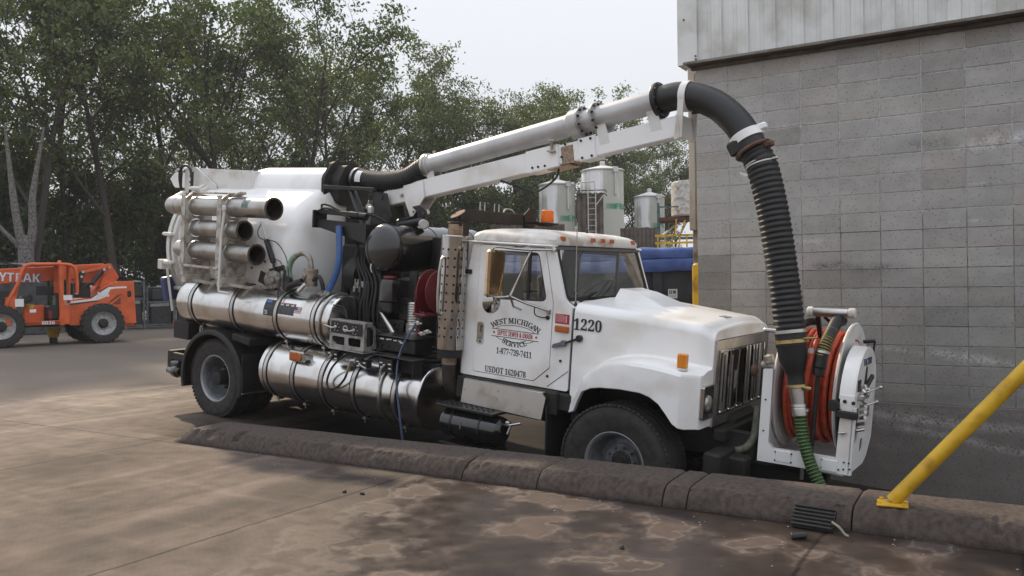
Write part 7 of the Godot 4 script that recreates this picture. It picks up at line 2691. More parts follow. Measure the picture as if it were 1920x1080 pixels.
		part("hinge", b, M.dirty_black, 30.0, o)
	# back wall with its window, floor, front bulkhead
	var b := MB.new()
	var across := Transform3D(Basis(Vector3(0, 0, 1), Vector3(0, 1, 0), Vector3(-1, 0, 0)), Vector3(3.985, 0, 0))
	plate(b, PackedVector2Array([Vector2(-0.95, 1.13), Vector2(0.95, 1.13), Vector2(0.95, 2.54), Vector2(-0.95, 2.54)]), [rrect(-0.55, 1.98, 0.55, 2.42, 0.05)], -0.03, across)
	part("cab_back", b, M.white, 30.0)
	b = MB.new()
	plate(b, rrect(-0.56, 1.97, 0.56, 2.43, 0.05), [rrect(-0.53, 2.0, 0.53, 2.40, 0.05)], -0.02, Transform3D(across.basis, Vector3(4.02, 0, 0)))
	part("rear_window_seal", b, M.rubber, 30.0)
	b = MB.new()
	plate(b, rrect(-0.53, 2.0, 0.53, 2.40, 0.05), [], -0.004, Transform3D(across.basis, Vector3(4.025, 0, 0)))
	part("rear_window", b, M.glass, 30.0)
	b = MB.new()
	box(b, Vector3(4.6, 1.15, 0), Vector3(1.22, 0.04, 1.84))
	box(b, Vector3(5.2, 1.5, 0), Vector3(0.05, 0.75, 1.84))
	part("cab_floor", b, M.dirty_black)
	# dashboard, wheel, seats
	b = MB.new()
	box(b, Vector3(5.06, 1.88, 0), Vector3(0.3, 0.16, 1.8), Basis(Vector3.BACK, -0.1), 0.04)
	part("dashboard", b, mat(Color(0.055, 0.062, 0.055), 0.7))
	b = MB.new()
	var wx := Transform3D(Basis(Vector3.BACK, 0.75), Vector3(4.78, 2.02, -0.42))
	var rim := []
	for i in 33:
		var a := TAU * i / 32.0
		rim.append(wx * Vector3(cos(a) * 0.24, 0, sin(a) * 0.24))
	tube(b, rim, 0.016, 8, false)
	tube(b, [wx * Vector3(-0.24, 0, 0), wx * Vector3(0, -0.04, 0), wx * Vector3(0.24, 0, 0)], 0.014, 6)
	tube(b, [wx * Vector3(0, -0.04, 0), wx * Vector3(0, -0.5, 0)], 0.03, 8)
	part("steering_wheel", b, M.black)
	for z: float in [-0.42, 0.46]:
		b = MB.new()
		box(b, Vector3(4.40, 1.58, z), Vector3(0.46, 0.16, 0.5), Basis(), 0.05)
		box(b, Vector3(4.20, 1.90, z), Vector3(0.14, 0.62, 0.48), Basis(Vector3.BACK, 0.12), 0.05)
		box(b, Vector3(4.40, 1.33, z), Vector3(0.34, 0.34, 0.36))
		part("seat", b, mat(Color(0.055, 0.058, 0.062), 0.85))
	# roof with its visor and drip rail
	b = MB.new()
	var rings := []
	for k: Array in [[0.0, 0.0, 2.545], [0.012, 0.006, 2.56], [0.010, 0.006, 2.60], [-0.015, -0.02, 2.635], [-0.06, -0.08, 2.662], [-0.16, -0.2, 2.682], [-0.34, -0.42, 2.695]]:
		var ring := []
		var base := round_poly([Vector2(4.03 - k[1], -0.975 - k[0]), Vector2(5.02 + k[1], -0.955 - k[0]), Vector2(5.02 + k[1], 0.955 + k[0]), Vector2(4.03 - k[1], 0.975 + k[0])], 0.11, 6)
		for p in base:
			var bow := 1.0 - pow(p.y / 0.97, 2)
			ring.append(Vector3(p.x + (0.045 * bow if p.x > 4.6 else 0.0), k[2] + 0.012 * bow, p.y))
		rings.append(ring)
	grid(b, rings, Vector3(4.5, 2.3, 0), true)
	var top: Array = rings[-1]
	for i in range(1, top.size() - 1):
		b.tri(top[0], top[i], top[i + 1], Vector3.UP)
	var roof := part("cab_roof", b, tex(mat(Color(0.72, 0.70, 0.67), 0.4), M.grime, 0.6, true), 40.0)
	b = MB.new()
	for s: float in [1.0, -1.0]:
		box(b, Vector3(4.52, 2.538, s * 0.985), Vector3(1.06, 0.022, 0.03), Basis(), 0.008)
	part("drip_rail", b, M.white, 30.0, roof)
	b = MB.new()
	box(b, Vector3(4.56, 2.52, 0), Vector3(0.98, 0.03, 1.84))
	part("headliner", b, mat(Color(0.12, 0.12, 0.115), 0.9), 30.0, roof)
	for z: float in [0.78, 0.21, 0.0, -0.21, -0.78]:
		b = MB.new()
		var bow := 1.0 - pow(z / 0.97, 2)
		box(b, Vector3(5.018 + 0.045 * bow, 2.618, z), Vector3(0.02, 0.045, 0.085), Basis(Vector3.BACK, 0.25), 0.006)
		part("clearance_lamp", b, M.amber_dark, 30.0, roof)
	# windshield: black seal frame and a pane, raked
	var rake := Vector3(0.18, -0.53, 0).normalized()
	var wx2 := Transform3D(Basis(Vector3(0, 0, -1), -rake, Vector3(0, 0, -1).cross(-rake)), Vector3(5.035, 2.54, 0))
	b = MB.new()
	var outer := round_poly([Vector2(-0.93, -0.565), Vector2(0.93, -0.565), Vector2(0.90, 0.01), Vector2(-0.90, 0.01)], 0.07, 5)
	var hole := round_poly([Vector2(-0.89, -0.53), Vector2(0.89, -0.53), Vector2(0.86, -0.025), Vector2(-0.86, -0.025)], 0.06, 5)
	plate(b, outer, [hole], 0.02, wx2)
	var ws := part("windshield_seal", b, M.rubber, 30.0)
	b = MB.new()
	plate(b, hole, [], 0.004, Transform3D(wx2.basis, wx2 * Vector3(0, 0, -0.008)))
	part("windshield", b, M.glass, 30.0, ws)
	b = MB.new()
	var frame_o := PackedVector2Array([Vector2(-0.965, -0.62), Vector2(0.965, -0.62), Vector2(0.945, 0.012), Vector2(-0.945, 0.012)])
	plate(b, frame_o, [round_poly([Vector2(-0.92, -0.555), Vector2(0.92, -0.555), Vector2(0.89, 0.0), Vector2(-0.89, 0.0)], 0.07, 5)], 0.05, Transform3D(wx2.basis, wx2 * Vector3(0, 0, -0.004)))
	part("windshield_frame", b, M.white, 30.0)
	b = MB.new()
	for z: float in [0.5, -0.2]:
		var base := Vector3(5.25, 2.0, z - 0.25)
		var tip := Vector3(5.225, 2.03, z)
		tube(b, [base, base.lerp(tip, 0.6) + Vector3(0.02, 0.02, 0), tip], 0.009, 6)
		bar(b, tip + Vector3(0.0, -0.035, 0.2), tip + Vector3(-0.02, 0.055, -0.17), 0.012, 0.022, 0.003)
		cyl(b, base - Vector3(0, 0.03, 0), base + Vector3(0, 0.02, 0), 0.025, 10)
	part("wipers", b, M.black)
	# cowl top between hood and glass
	b = MB.new()
	box(b, Vector3(5.27, 1.955, 0), Vector3(0.12, 0.03, 1.9), Basis(), 0.01)
	part("cowl", b, M.white)
	b = MB.new()
	tube(b, [Vector3(5.31, 1.97, 0.93), Vector3(5.30, 2.3, 0.94), Vector3(5.285, 2.78, 0.95)], 0.0045, 6)
	var an := part("antenna", b, M.brushed)
	b = MB.new()
	lathe(b, [Vector2(0.018, -0.02), Vector2(0.016, 0.01), Vector2(0.007, 0.04), Vector2(0, 0.045)], axis_y(Vector3(5.31, 1.975, 0.93)), 12)
	part("antenna_base", b, M.black, 30.0, an)
	b = MB.new()
	lathe(b, [Vector2(0.02, 0), Vector2(0.018, 0.015), Vector2(0.012, 0.02), Vector2(0.013, 0.045), Vector2(0, 0.055)], axis_y(Vector3(4.72, 2.69, -0.25)), 12)
	part("roof_aerial", b, M.black, 30.0, roof)
	mirror()
	# polished skirt, step and the air tank below the door
	b = MB.new()
	plate(b, PackedVector2Array([Vector2(4.10, 0.86), Vector2(5.10, 0.84), Vector2(5.13, 1.06), Vector2(5.08, 1.10), Vector2(4.12, 1.11)]), [], 0.02, Transform3D(Basis(Vector3.RIGHT, -0.06), Vector3(0, 0, 1.10 + 0.06)))
	box(b, Vector3(4.6, 1.105, 1.02), Vector3(0.98, 0.012, 0.14), Basis(Vector3.RIGHT, 0.15), 0.003)
	var sk := part("skirt_panel", b, M.brushed)
	b = MB.new()
	for k: Array in [[4.56, 1.04], [4.56, 0.96], [4.13, 1.0], [4.13, 0.95]]:
		cyl(b, Vector3(k[0], k[1], 1.095), Vector3(k[0], k[1], 1.108), 0.009, 8)
	part("rivets", b, M.brushed, 30.0, sk)
	b = MB.new()
	box(b, Vector3(4.6, 1.0, 0.80), Vector3(1.25, 0.24, 0.5), Basis(), 0.02)
	box(b, Vector3(5.2, 1.02, 0.8), Vector3(0.3, 0.18, 0.4), Basis(), 0.02)
	part("under_cab_frame", b, M.dirty_black)
	b = MB.new()
	box(b, Vector3(4.28, 0.83, 1.16), Vector3(0.74, 0.03, 0.26), Basis(), 0.006)
	for i in 9:
		for j in 3:
			lathe(b, [Vector2(0.012, 0.015), Vector2(0.020, 0.015), Vector2(0.017, 0.024), Vector2(0.012, 0.024)], axis_y(Vector3(4.0 + i * 0.07, 0.83, 1.09 + j * 0.07)), 8)
	var step := part("step_tread", b, M.black, 30.0)
	b = MB.new()
	lathe(b, [Vector2(0, 3.93), Vector2(0.10, 3.935), Vector2(0.14, 3.96), Vector2(0.15, 4.0), Vector2(0.15, 4.62), Vector2(0.14, 4.66), Vector2(0.1, 4.69), Vector2(0, 4.695)], axis_x(Vector3(0, 0.645, 1.13)), 32)
	part("air_tank", b, M.black_gloss, 30.0)
	b = MB.new()
	for x: float in [4.1, 4.46]:
		lathe(b, [Vector2(0.15, x - 0.012), Vector2(0.155, x - 0.012), Vector2(0.155, x + 0.012), Vector2(0.15, x + 0.012)], axis_x(Vector3(0, 0.645, 1.13)), 32)
	part("tank_strap", b, M.black, 30.0)
	b = MB.new()
	box(b, Vector3(4.24, 0.66, 1.281), Vector3(0.012, 0.07, 0.004))
	tube(b, [Vector3(4.69, 0.72, 1.13), Vector3(4.76, 0.73, 1.14), Vector3(4.86, 0.76, 1.1)], 0.014, 8)
	box(b, Vector3(4.73, 0.74, 1.13), Vector3(0.05, 0.05, 0.05), Basis(), 0.01)
	tube(b, [Vector3(4.76, 0.72, 1.13), Vector3(4.74, 0.64, 1.15)], 0.014, 8)
	part("tank_fittings", b, M.brushed)
	b = MB.new()
	for i in 10:
		box(b, Vector3(4.0 + i * 0.065, 0.44, 1.13), Vector3(0.02, 0.02, 0.26), Basis(), 0.003)
	box(b, Vector3(4.3, 0.44, 1.26), Vector3(0.68, 0.025, 0.02), Basis(), 0.004)
	box(b, Vector3(4.3, 0.44, 1.0), Vector3(0.68, 0.025, 0.02), Basis(), 0.004)
	for x: float in [4.0, 4.6]:
		box(b, Vector3(x, 0.55, 1.0), Vector3(0.03, 0.24, 0.03))
	part("lower_step", b, M.dirty_black, 30.0)


func mirror() -> void:
	var b := MB.new()
	box(b, Vector3(4.57, 2.24, 1.275), Vector3(0.075, 0.46, 0.20), Basis(Vector3.UP, -0.35), 0.02)
	var m := part("mirror", b, M.reflection_tint)
	b = MB.new()
	box(b, Vector3(4.53, 2.24, 1.262), Vector3(0.004, 0.41, 0.165), Basis(Vector3.UP, -0.35), 0.001)
	part("mirror_glass", b, M.mirror, 30.0, m)
	b = MB.new()
	tube(b, curve([Vector3(5.06, 2.50, 0.99), Vector3(4.86, 2.49, 1.12), Vector3(4.72, 2.495, 1.24), Vector3(4.60, 2.50, 1.28), Vector3(4.545, 2.48, 1.29), Vector3(4.53, 2.40, 1.30), Vector3(4.53, 2.1, 1.30), Vector3(4.55, 2.02, 1.29), Vector3(4.62, 2.005, 1.27), Vector3(4.72, 2.02, 1.22)], 5), 0.012, 8)
	tube(b, [Vector3(4.74, 2.02, 1.22), Vector3(4.86, 1.96, 1.12), Vector3(5.04, 1.90, 0.99)], 0.013, 8)
	tube(b, [Vector3(4.88, 2.50, 1.1), Vector3(4.73, 2.03, 1.22)], 0.012, 8)
	tube(b, [Vector3(4.73, 2.03, 1.22), Vector3(4.73, 1.92, 1.15), Vector3(4.72, 1.88, 1.0)], 0.012, 8)
	tube(b, [Vector3(4.80, 2.53, 0.99), Vector3(4.72, 2.50, 1.22)], 0.011, 8)
	box(b, Vector3(5.06, 2.50, 0.985), Vector3(0.06, 0.04, 0.03), Basis(), 0.006)
	box(b, Vector3(5.04, 1.89, 0.985), Vector3(0.04, 0.05, 0.03), Basis(), 0.006)
	part("mirror_arm", b, M.chrome, 40.0, m)
	b = MB.new()
	lathe(b, [Vector2(0, 0.035), Vector2(0.06, 0.03), Vector2(0.10, 0.012), Vector2(0.108, 0), Vector2(0.104, -0.008), Vector2(0, -0.008)], Transform3D(Basis(Vector3.UP, -0.35) * axis_x(Vector3.ZERO).basis, Vector3(4.55, 1.945, 1.275)), 28)
	part("round_mirror", b, M.chrome, 40.0, m)
	hose("cable", [Vector3(4.93, 1.94, 1.07), Vector3(4.92, 1.86, 1.05), Vector3(4.95, 1.83, 1.0), Vector3(5.02, 1.83, 0.98)], 0.006, M.rubber, 6, m)
	b = MB.new()
	cyl(b, Vector3(5.03, 1.83, 0.965), Vector3(5.03, 1.83, 0.99), 0.022, 12, 0.004)
	part("grommet", b, M.dirty_black, 30.0, m)


func hood() -> void:
	# one fibreglass shell: stations along x, each a section from the middle of the top out and down to the wheel arch
	var xs := [5.33, 5.36, 5.40, 5.47, 5.55, 5.65, 5.75, 5.85, 5.95, 6.05, 6.15, 6.25, 6.34, 6.42, 6.48, 6.53, 6.57, 6.61, 6.64, 6.66]
	var arch := [[5.33, 0.93], [5.40, 0.955], [5.47, 1.07], [5.55, 1.185], [5.65, 1.235], [5.75, 1.255], [5.95, 1.27], [6.15, 1.268], [6.25, 1.245], [6.34, 1.195], [6.42, 1.11], [6.48, 1.04], [6.53, 1.01], [6.57, 1.0], [6.66, 1.0]]
	var crease := [[5.33, 0.99], [5.40, 1.10], [5.47, 1.23], [5.55, 1.345], [5.65, 1.43], [5.75, 1.485], [5.85, 1.52], [6.0, 1.55], [6.2, 1.553], [6.4, 1.535], [6.66, 1.50]]
	var f := func(t: Array, x: float) -> float:
		for i in t.size() - 1:
			if x <= t[i + 1][0]:
				return lerpf(t[i][1], t[i + 1][1], clampf((x - t[i][0]) / (t[i + 1][0] - t[i][0]), 0, 1))
		return t[-1][1]
	var b := MB.new()
	var rows := []
	for x: float in xs:
		var u := (x - 5.33) / 1.33
		var nose := smoothstep(6.5, 6.66, x)
		var inset := 0.035 * nose * nose
		var zs := lerpf(0.975, 0.80, u) - inset
		var top := lerpf(2.005, 1.905, u) - 0.045 * nose * nose
		var zo := lerpf(0.985, 1.155, smoothstep(5.33, 5.6, x)) - smoothstep(6.5, 6.7, x) * 0.12 - inset
		var yc: float = f.call(crease, x)
		var ya: float = f.call(arch, x)
		var sec := []
		for q: Array in [[0.0, 0.035], [0.3, 0.03], [0.6, 0.016], [0.84, 0.003]]:
			sec.append(Vector3(x, top + q[1], zs * q[0]))
		for i in 6:
			var a := PI / 2 * (i + 0.5) / 6.0
			sec.append(Vector3(x, top - 0.10 + cos(a) * 0.10 - 0.008 * i / 5.0, zs - 0.11 + sin(a) * 0.11))
		var blend := minf(0.06, (top - 0.13 - yc) * 0.5)
		sec.append(Vector3(x, yc + blend * 1.3, zs + 0.002))
		sec.append(Vector3(x, yc + blend * 0.6, zs + 0.006))
		sec.append(Vector3(x, yc + blend * 0.22, lerpf(zs, zo, 0.10)))
		sec.append(Vector3(x, yc + 0.012, lerpf(zs, zo, 0.45)))
		sec.append(Vector3(x, yc - 0.004, lerpf(zs, zo, 0.75)))
		sec.append(Vector3(x, yc - 0.022, lerpf(zs, zo, 0.95)))
		sec.append(Vector3(x, minf(yc - 0.045, maxf(ya + 0.02, yc - 0.05)), zo))
		sec.append(Vector3(x, lerpf(yc, ya, 0.6), zo + 0.004))
		sec.append(Vector3(x, ya + 0.008, zo + 0.004))
		sec.append(Vector3(x, ya, zo - 0.008))
		sec.append(Vector3(x, ya + 0.004, zo - 0.05))
		rows.append(sec)
	var sides := []
	for s: float in [1.0, -1.0]:
		var rr := []
		for sec: Array in rows:
			var r2 := []
			for p: Vector3 in sec:
				r2.append(Vector3(p.x, p.y, p.z * s))
			rr.append(r2)
		grid(b, rr, Vector3(5.9, 1.45, 0.2 * s))
		sides.append(rr)
	# nose: from the last section inwards to the grille opening
	var G := [Vector2(0.0, 1.775), Vector2(0.72, 1.76), Vector2(0.735, 1.745), Vector2(0.735, 1.0)]
	for s: int in 2:
		var last: Array = sides[s][-1]
		var n := last.size() - 1
		var sg := 1.0 if s == 0 else -1.0
		var ring := []
		var inner := []
		for i in n:
			var p: Vector3 = last[i]
			var q: Vector3
			if i <= 3:
				q = Vector3(6.672, 1.775, minf(absf(p.z), 0.70) * sg)
			elif i <= 9:
				q = Vector3(6.672, 1.775 - 0.03 * (i - 3) / 6.0, 0.735 * sg)
			else:
				q = Vector3(6.672, clampf(p.y, 1.0, 1.74), 0.735 * sg)
			inner.append(q)
			ring.append(p.lerp(q, 0.12) + Vector3(0.010, 0, 0))
		grid(b, [last.slice(0, n), ring, inner], Vector3(6.0, 1.4, 0.3 * sg))
	var h := part("hood", b, M.white, 24.0)
	# inner wheel wells and engine mass
	b = MB.new()
	box(b, Vector3(5.95, 1.35, 0), Vector3(1.2, 0.7, 0.95), Basis(), 0.05)
	box(b, Vector3(6.3, 0.85, 0), Vector3(0.9, 0.4, 0.7), Basis(), 0.05)
	box(b, Vector3(5.36, 1.25, 0), Vector3(0.06, 0.85, 1.8))
	part("engine", b, M.dirty_black)
	# shut line against the cowl
	b = MB.new()
	box(b, Vector3(5.318, 1.5, 0), Vector3(0.022, 0.80, 1.9))
	part("cowl_gap", b, M.rubber)
	# fleet number
	var serif := SystemFont.new()
	serif.font_names = PackedStringArray(["Droid Serif"])
	serif.font_weight = 700
	lettering("1220", 0.155, M.ink, Vector3(5.475, 1.80, 0.965), h, serif, 0.86)
	var lt: MeshInstance3D = h.get_child(h.get_child_count() - 1)
	lt.rotation.y = 0.13
	lt.scale = Vector3(0.86, 1, 1)
	# rubber hood latch
	b = MB.new()
	cyl(b, Vector3(5.40, 1.665, 0.955), Vector3(5.40, 1.665, 1.0), 0.034, 12, 0.006)
	bar(b, Vector3(5.40, 1.665, 0.995), Vector3(5.245, 1.60, 1.0), 0.02, 0.022, 0.004)
	part("hood_latch", b, M.black)
	b = MB.new()
	cyl(b, Vector3(5.235, 1.60, 0.975), Vector3(5.235, 1.60, 1.01), 0.032, 12, 0.006)
	plate(b, round_poly([Vector2(5.10, 1.535), Vector2(5.12, 1.58), Vector2(5.25, 1.625), Vector2(5.24, 1.58)], 0.01), [], 0.02, Transform3D(Basis(), Vector3(0, 0, 1.0)))
	part("latch_pull", b, tex(mat(Color(0.13, 0.15, 0.18), 0.5), M.soft, 2.0, true))
	# wedge air scoop near the windshield
	b = MB.new()
	var A := [Vector3(5.40, 2.0, 0.33), Vector3(5.42, 2.135, 0.22), Vector3(5.42, 2.135, -0.28), Vector3(5.40, 2.0, -0.36), Vector3(5.95, 1.985, 0.26), Vector3(5.98, 1.985, -0.30), Vector3(5.62, 2.12, -0.02), Vector3(5.62, 2.105, -0.26), Vector3(5.58, 2.12, 0.18)]
	b.quad(A[0], A[1], A[2], A[3], Vector3(-1, 0.2, 0))
	b.tri(A[0], A[1], A[8], Vector3(0, 0.3, 1))
	b.tri(A[0], A[8], A[4], Vector3(0, 0.3, 1))
	b.tri(A[8], A[6], A[4], Vector3(0.5, 0.5, 0.5))
	b.tri(A[6], A[5], A[4], Vector3(1, 0.6, 0))
	b.tri(A[6], A[7], A[5], Vector3(1, 0.6, -0.2))
	b.tri(A[7], A[2], A[3], Vector3(0, 0.3, -1))
	b.tri(A[7], A[3], A[5], Vector3(0, 0.3, -1))
	b.quad(A[1], A[2], A[7], A[6], Vector3(0, 1, 0))
	b.tri(A[1], A[6], A[8], Vector3(0, 1, 0))
	part("air_scoop", b, M.white, 10.0)
	# small dark badge on the hood's nose
	b = MB.new()
	box(b, Vector3(6.52, 1.947, 0.12), Vector3(0.08, 0.006, 0.16), Basis(Vector3.BACK, -0.09), 0.002)
	part("hood_badge", b, tex(mat(Color(0.3, 0.32, 0.34), 0.4), M.grime, 4.0, true), 30.0, h)
	grille()
	for s: float in [1.0, -1.0]:
		# headlight in its chrome bezel
		b = MB.new()
		var hx := Transform3D(Basis(Vector3(0, 0, -s), Vector3(0, 1, 0), Vector3(s * s, 0, 0)), Vector3(6.70, 1.235, s * 0.885))
		plate(b, rrect(-0.115, -0.15, 0.115, 0.15, 0.02), [rrect(-0.10, -0.135, 0.10, 0.135, 0.015)], 0.05, hx)
		var bez := part("headlight_bezel", b, M.chrome)
		b = MB.new()
		plate(b, rrect(-0.105, -0.14, 0.105, 0.14, 0.015), [], 0.01, Transform3D(hx.basis, hx * Vector3(0, 0, -0.014)))
		part("headlight_bucket", b, M.black, 30.0, bez)
		b = MB.new()
		lathe(b, [Vector2(0.075, 0.0), Vector2(0.075, 0.014), Vector2(0.065, 0.026), Vector2(0.04, 0.036), Vector2(0, 0.04)], axis_x(Vector3(6.684, 1.225, s * 0.885)), 28)
		var lens := tex(mat(Color(0.45, 0.44, 0.40), 0.12, 0.5), M.grime, 6.0, true)
		lens.clearcoat_enabled = true
		part("headlight", b, lens, 40.0, bez)
		# amber turn signal on the fender
		b = MB.new()
		lathe(b, [Vector2(0.05, 0), Vector2(0.046, 0.02), Vector2(0, 0.02)], axis_y(Vector3(6.50, 1.515, s * 1.05)), 18)
		part("signal_base", b, M.white_dull)
		b = MB.new()
		for i in 5:
			box(b, Vector3(6.50 + (i - 2) * 0.017, 1.597, s * 1.05), Vector3(0.0175, 0.125, 0.075 - absf(i - 2) * 0.006), Basis(), 0.007)
		part("turn_signal", b, M.amber)
		b = MB.new()
		cyl(b, Vector3(6.44, 1.345, s * 1.12), Vector3(6.44, 1.345, s * 1.155), 0.034, 8, 0.004)
		part("side_reflector", b, M.red_lens)


func grille() -> void:
	var x := 6.69
	var xf := Transform3D(Basis(Vector3(0, 0, -1), Vector3(0, 1, 0), Vector3(1, 0, 0)), Vector3(x, 0, 0))
	var b := MB.new()
	plate(b, PackedVector2Array([Vector2(-0.735, 0.985), Vector2(0.735, 0.985), Vector2(0.735, 1.77), Vector2(-0.735, 1.77)]), [PackedVector2Array([Vector2(-0.665, 1.10), Vector2(0.665, 1.10), Vector2(0.665, 1.665), Vector2(-0.665, 1.665)])], 0.045, xf)
	var gr := part("grille_frame", b, M.brushed)
	b = MB.new()
	plate(b, PackedVector2Array([Vector2(-0.675, 1.085), Vector2(0.675, 1.085), Vector2(0.675, 1.68), Vector2(-0.675, 1.68)]), [PackedVector2Array([Vector2(-0.655, 1.11), Vector2(0.655, 1.11), Vector2(0.655, 1.66), Vector2(-0.655, 1.66)])], 0.02, Transform3D(xf.basis, Vector3(x + 0.012, 0, 0)))
	part("grille_surround", b, M.chrome, 30.0, gr)
	b = MB.new()
	box(b, Vector3(x - 0.09, 1.38, 0), Vector3(0.02, 0.62, 1.36))
	part("radiator", b, M.ink, 30.0, gr)
	b = MB.new()
	for i in 38:
		box(b, Vector3(x - 0.06, 1.09 + i * 0.0155, 0), Vector3(0.035, 0.0045, 1.34), Basis(Vector3.BACK, -0.5))
	tag(part("radiator_fins", b, M.dirty_black, 30.0, gr), "", "", "", "stuff")
	for k: Array in [[0.55, 0.12, 0], [0.41, 0.05, 1], [0.345, 0.03, 1], [0.17, 0.065, 2], [-0.07, 0.06, 1], [-0.145, 0.02, 0], [-0.27, 0.05, 1], [-0.35, 0.03, 1], [-0.47, 0.09, 0], [-0.60, 0.06, 1]]:
		b = MB.new()
		if k[2] == 2:
			var c := []
			for i in 7:
				var yy := lerpf(1.10, 1.67, i / 6.0)
				var bend := sin(PI * i / 6.0) * 0.035
				c.append([Vector3(x + 0.0, yy, k[0] + 0.035 + bend), Vector3(x + 0.02, yy, k[0] + 0.02 + bend), Vector3(x + 0.02, yy, k[0] - 0.02 + bend), Vector3(x, yy, k[0] - 0.035 + bend)])
			grid(b, c, Vector3(x - 0.2, 1.4, k[0]))
		else:
			box(b, Vector3(x + 0.005, 1.385, k[0]), Vector3(0.03, 0.575, k[1]), Basis(), 0.008)
		part("grille_bar", b, M.chrome if k[2] else M.brushed, 30.0, gr)
	b = MB.new()
	box(b, Vector3(x + 0.022, 1.42, 0.575), Vector3(0.003, 0.44, 0.022))
	part("grille_slot", b, M.ink, 30.0, gr)
	b = MB.new()
	for z: float in [0.55, 0.33, 0.11, -0.11, -0.33, -0.55]:
		box(b, Vector3(x + 0.018, 1.105, z), Vector3(0.03, 0.035, 0.16), Basis(Vector3.BACK, -0.4), 0.008)
	part("grille_tabs", b, M.chrome, 30.0, gr)
	b = MB.new()
	box(b, Vector3(6.78, 0.66, 0), Vector3(0.16, 0.28, 1.9), Basis(), 0.02)
	box(b, Vector3(6.72, 0.9, 0), Vector3(0.12, 0.12, 1.3), Basis(), 0.02)
	box(b, Vector3(6.90, 0.62, 0.62), Vector3(0.22, 0.26, 0.20), Basis(), 0.02)
	bar(b, Vector3(6.8, 0.55, 0.2), Vector3(7.5, 0.5, 0.1), 0.14, 0.16, 0.01)
	bar(b, Vector3(6.8, 0.55, -0.3), Vector3(7.5, 0.5, -0.3), 0.14, 0.16, 0.01)
	part("front_bumper", b, M.dirty_black)
	hose("dirty_hose", [Vector3(6.98, 1.18, 0.38), Vector3(6.99, 1.0, 0.42), Vector3(6.98, 0.88, 0.46), Vector3(6.93, 0.80, 0.5), Vector3(6.84, 0.76, 0.52)], 0.034, tex(mat(Color(0.14, 0.15, 0.12), 0.7), M.grime, 3.0, true), 14)


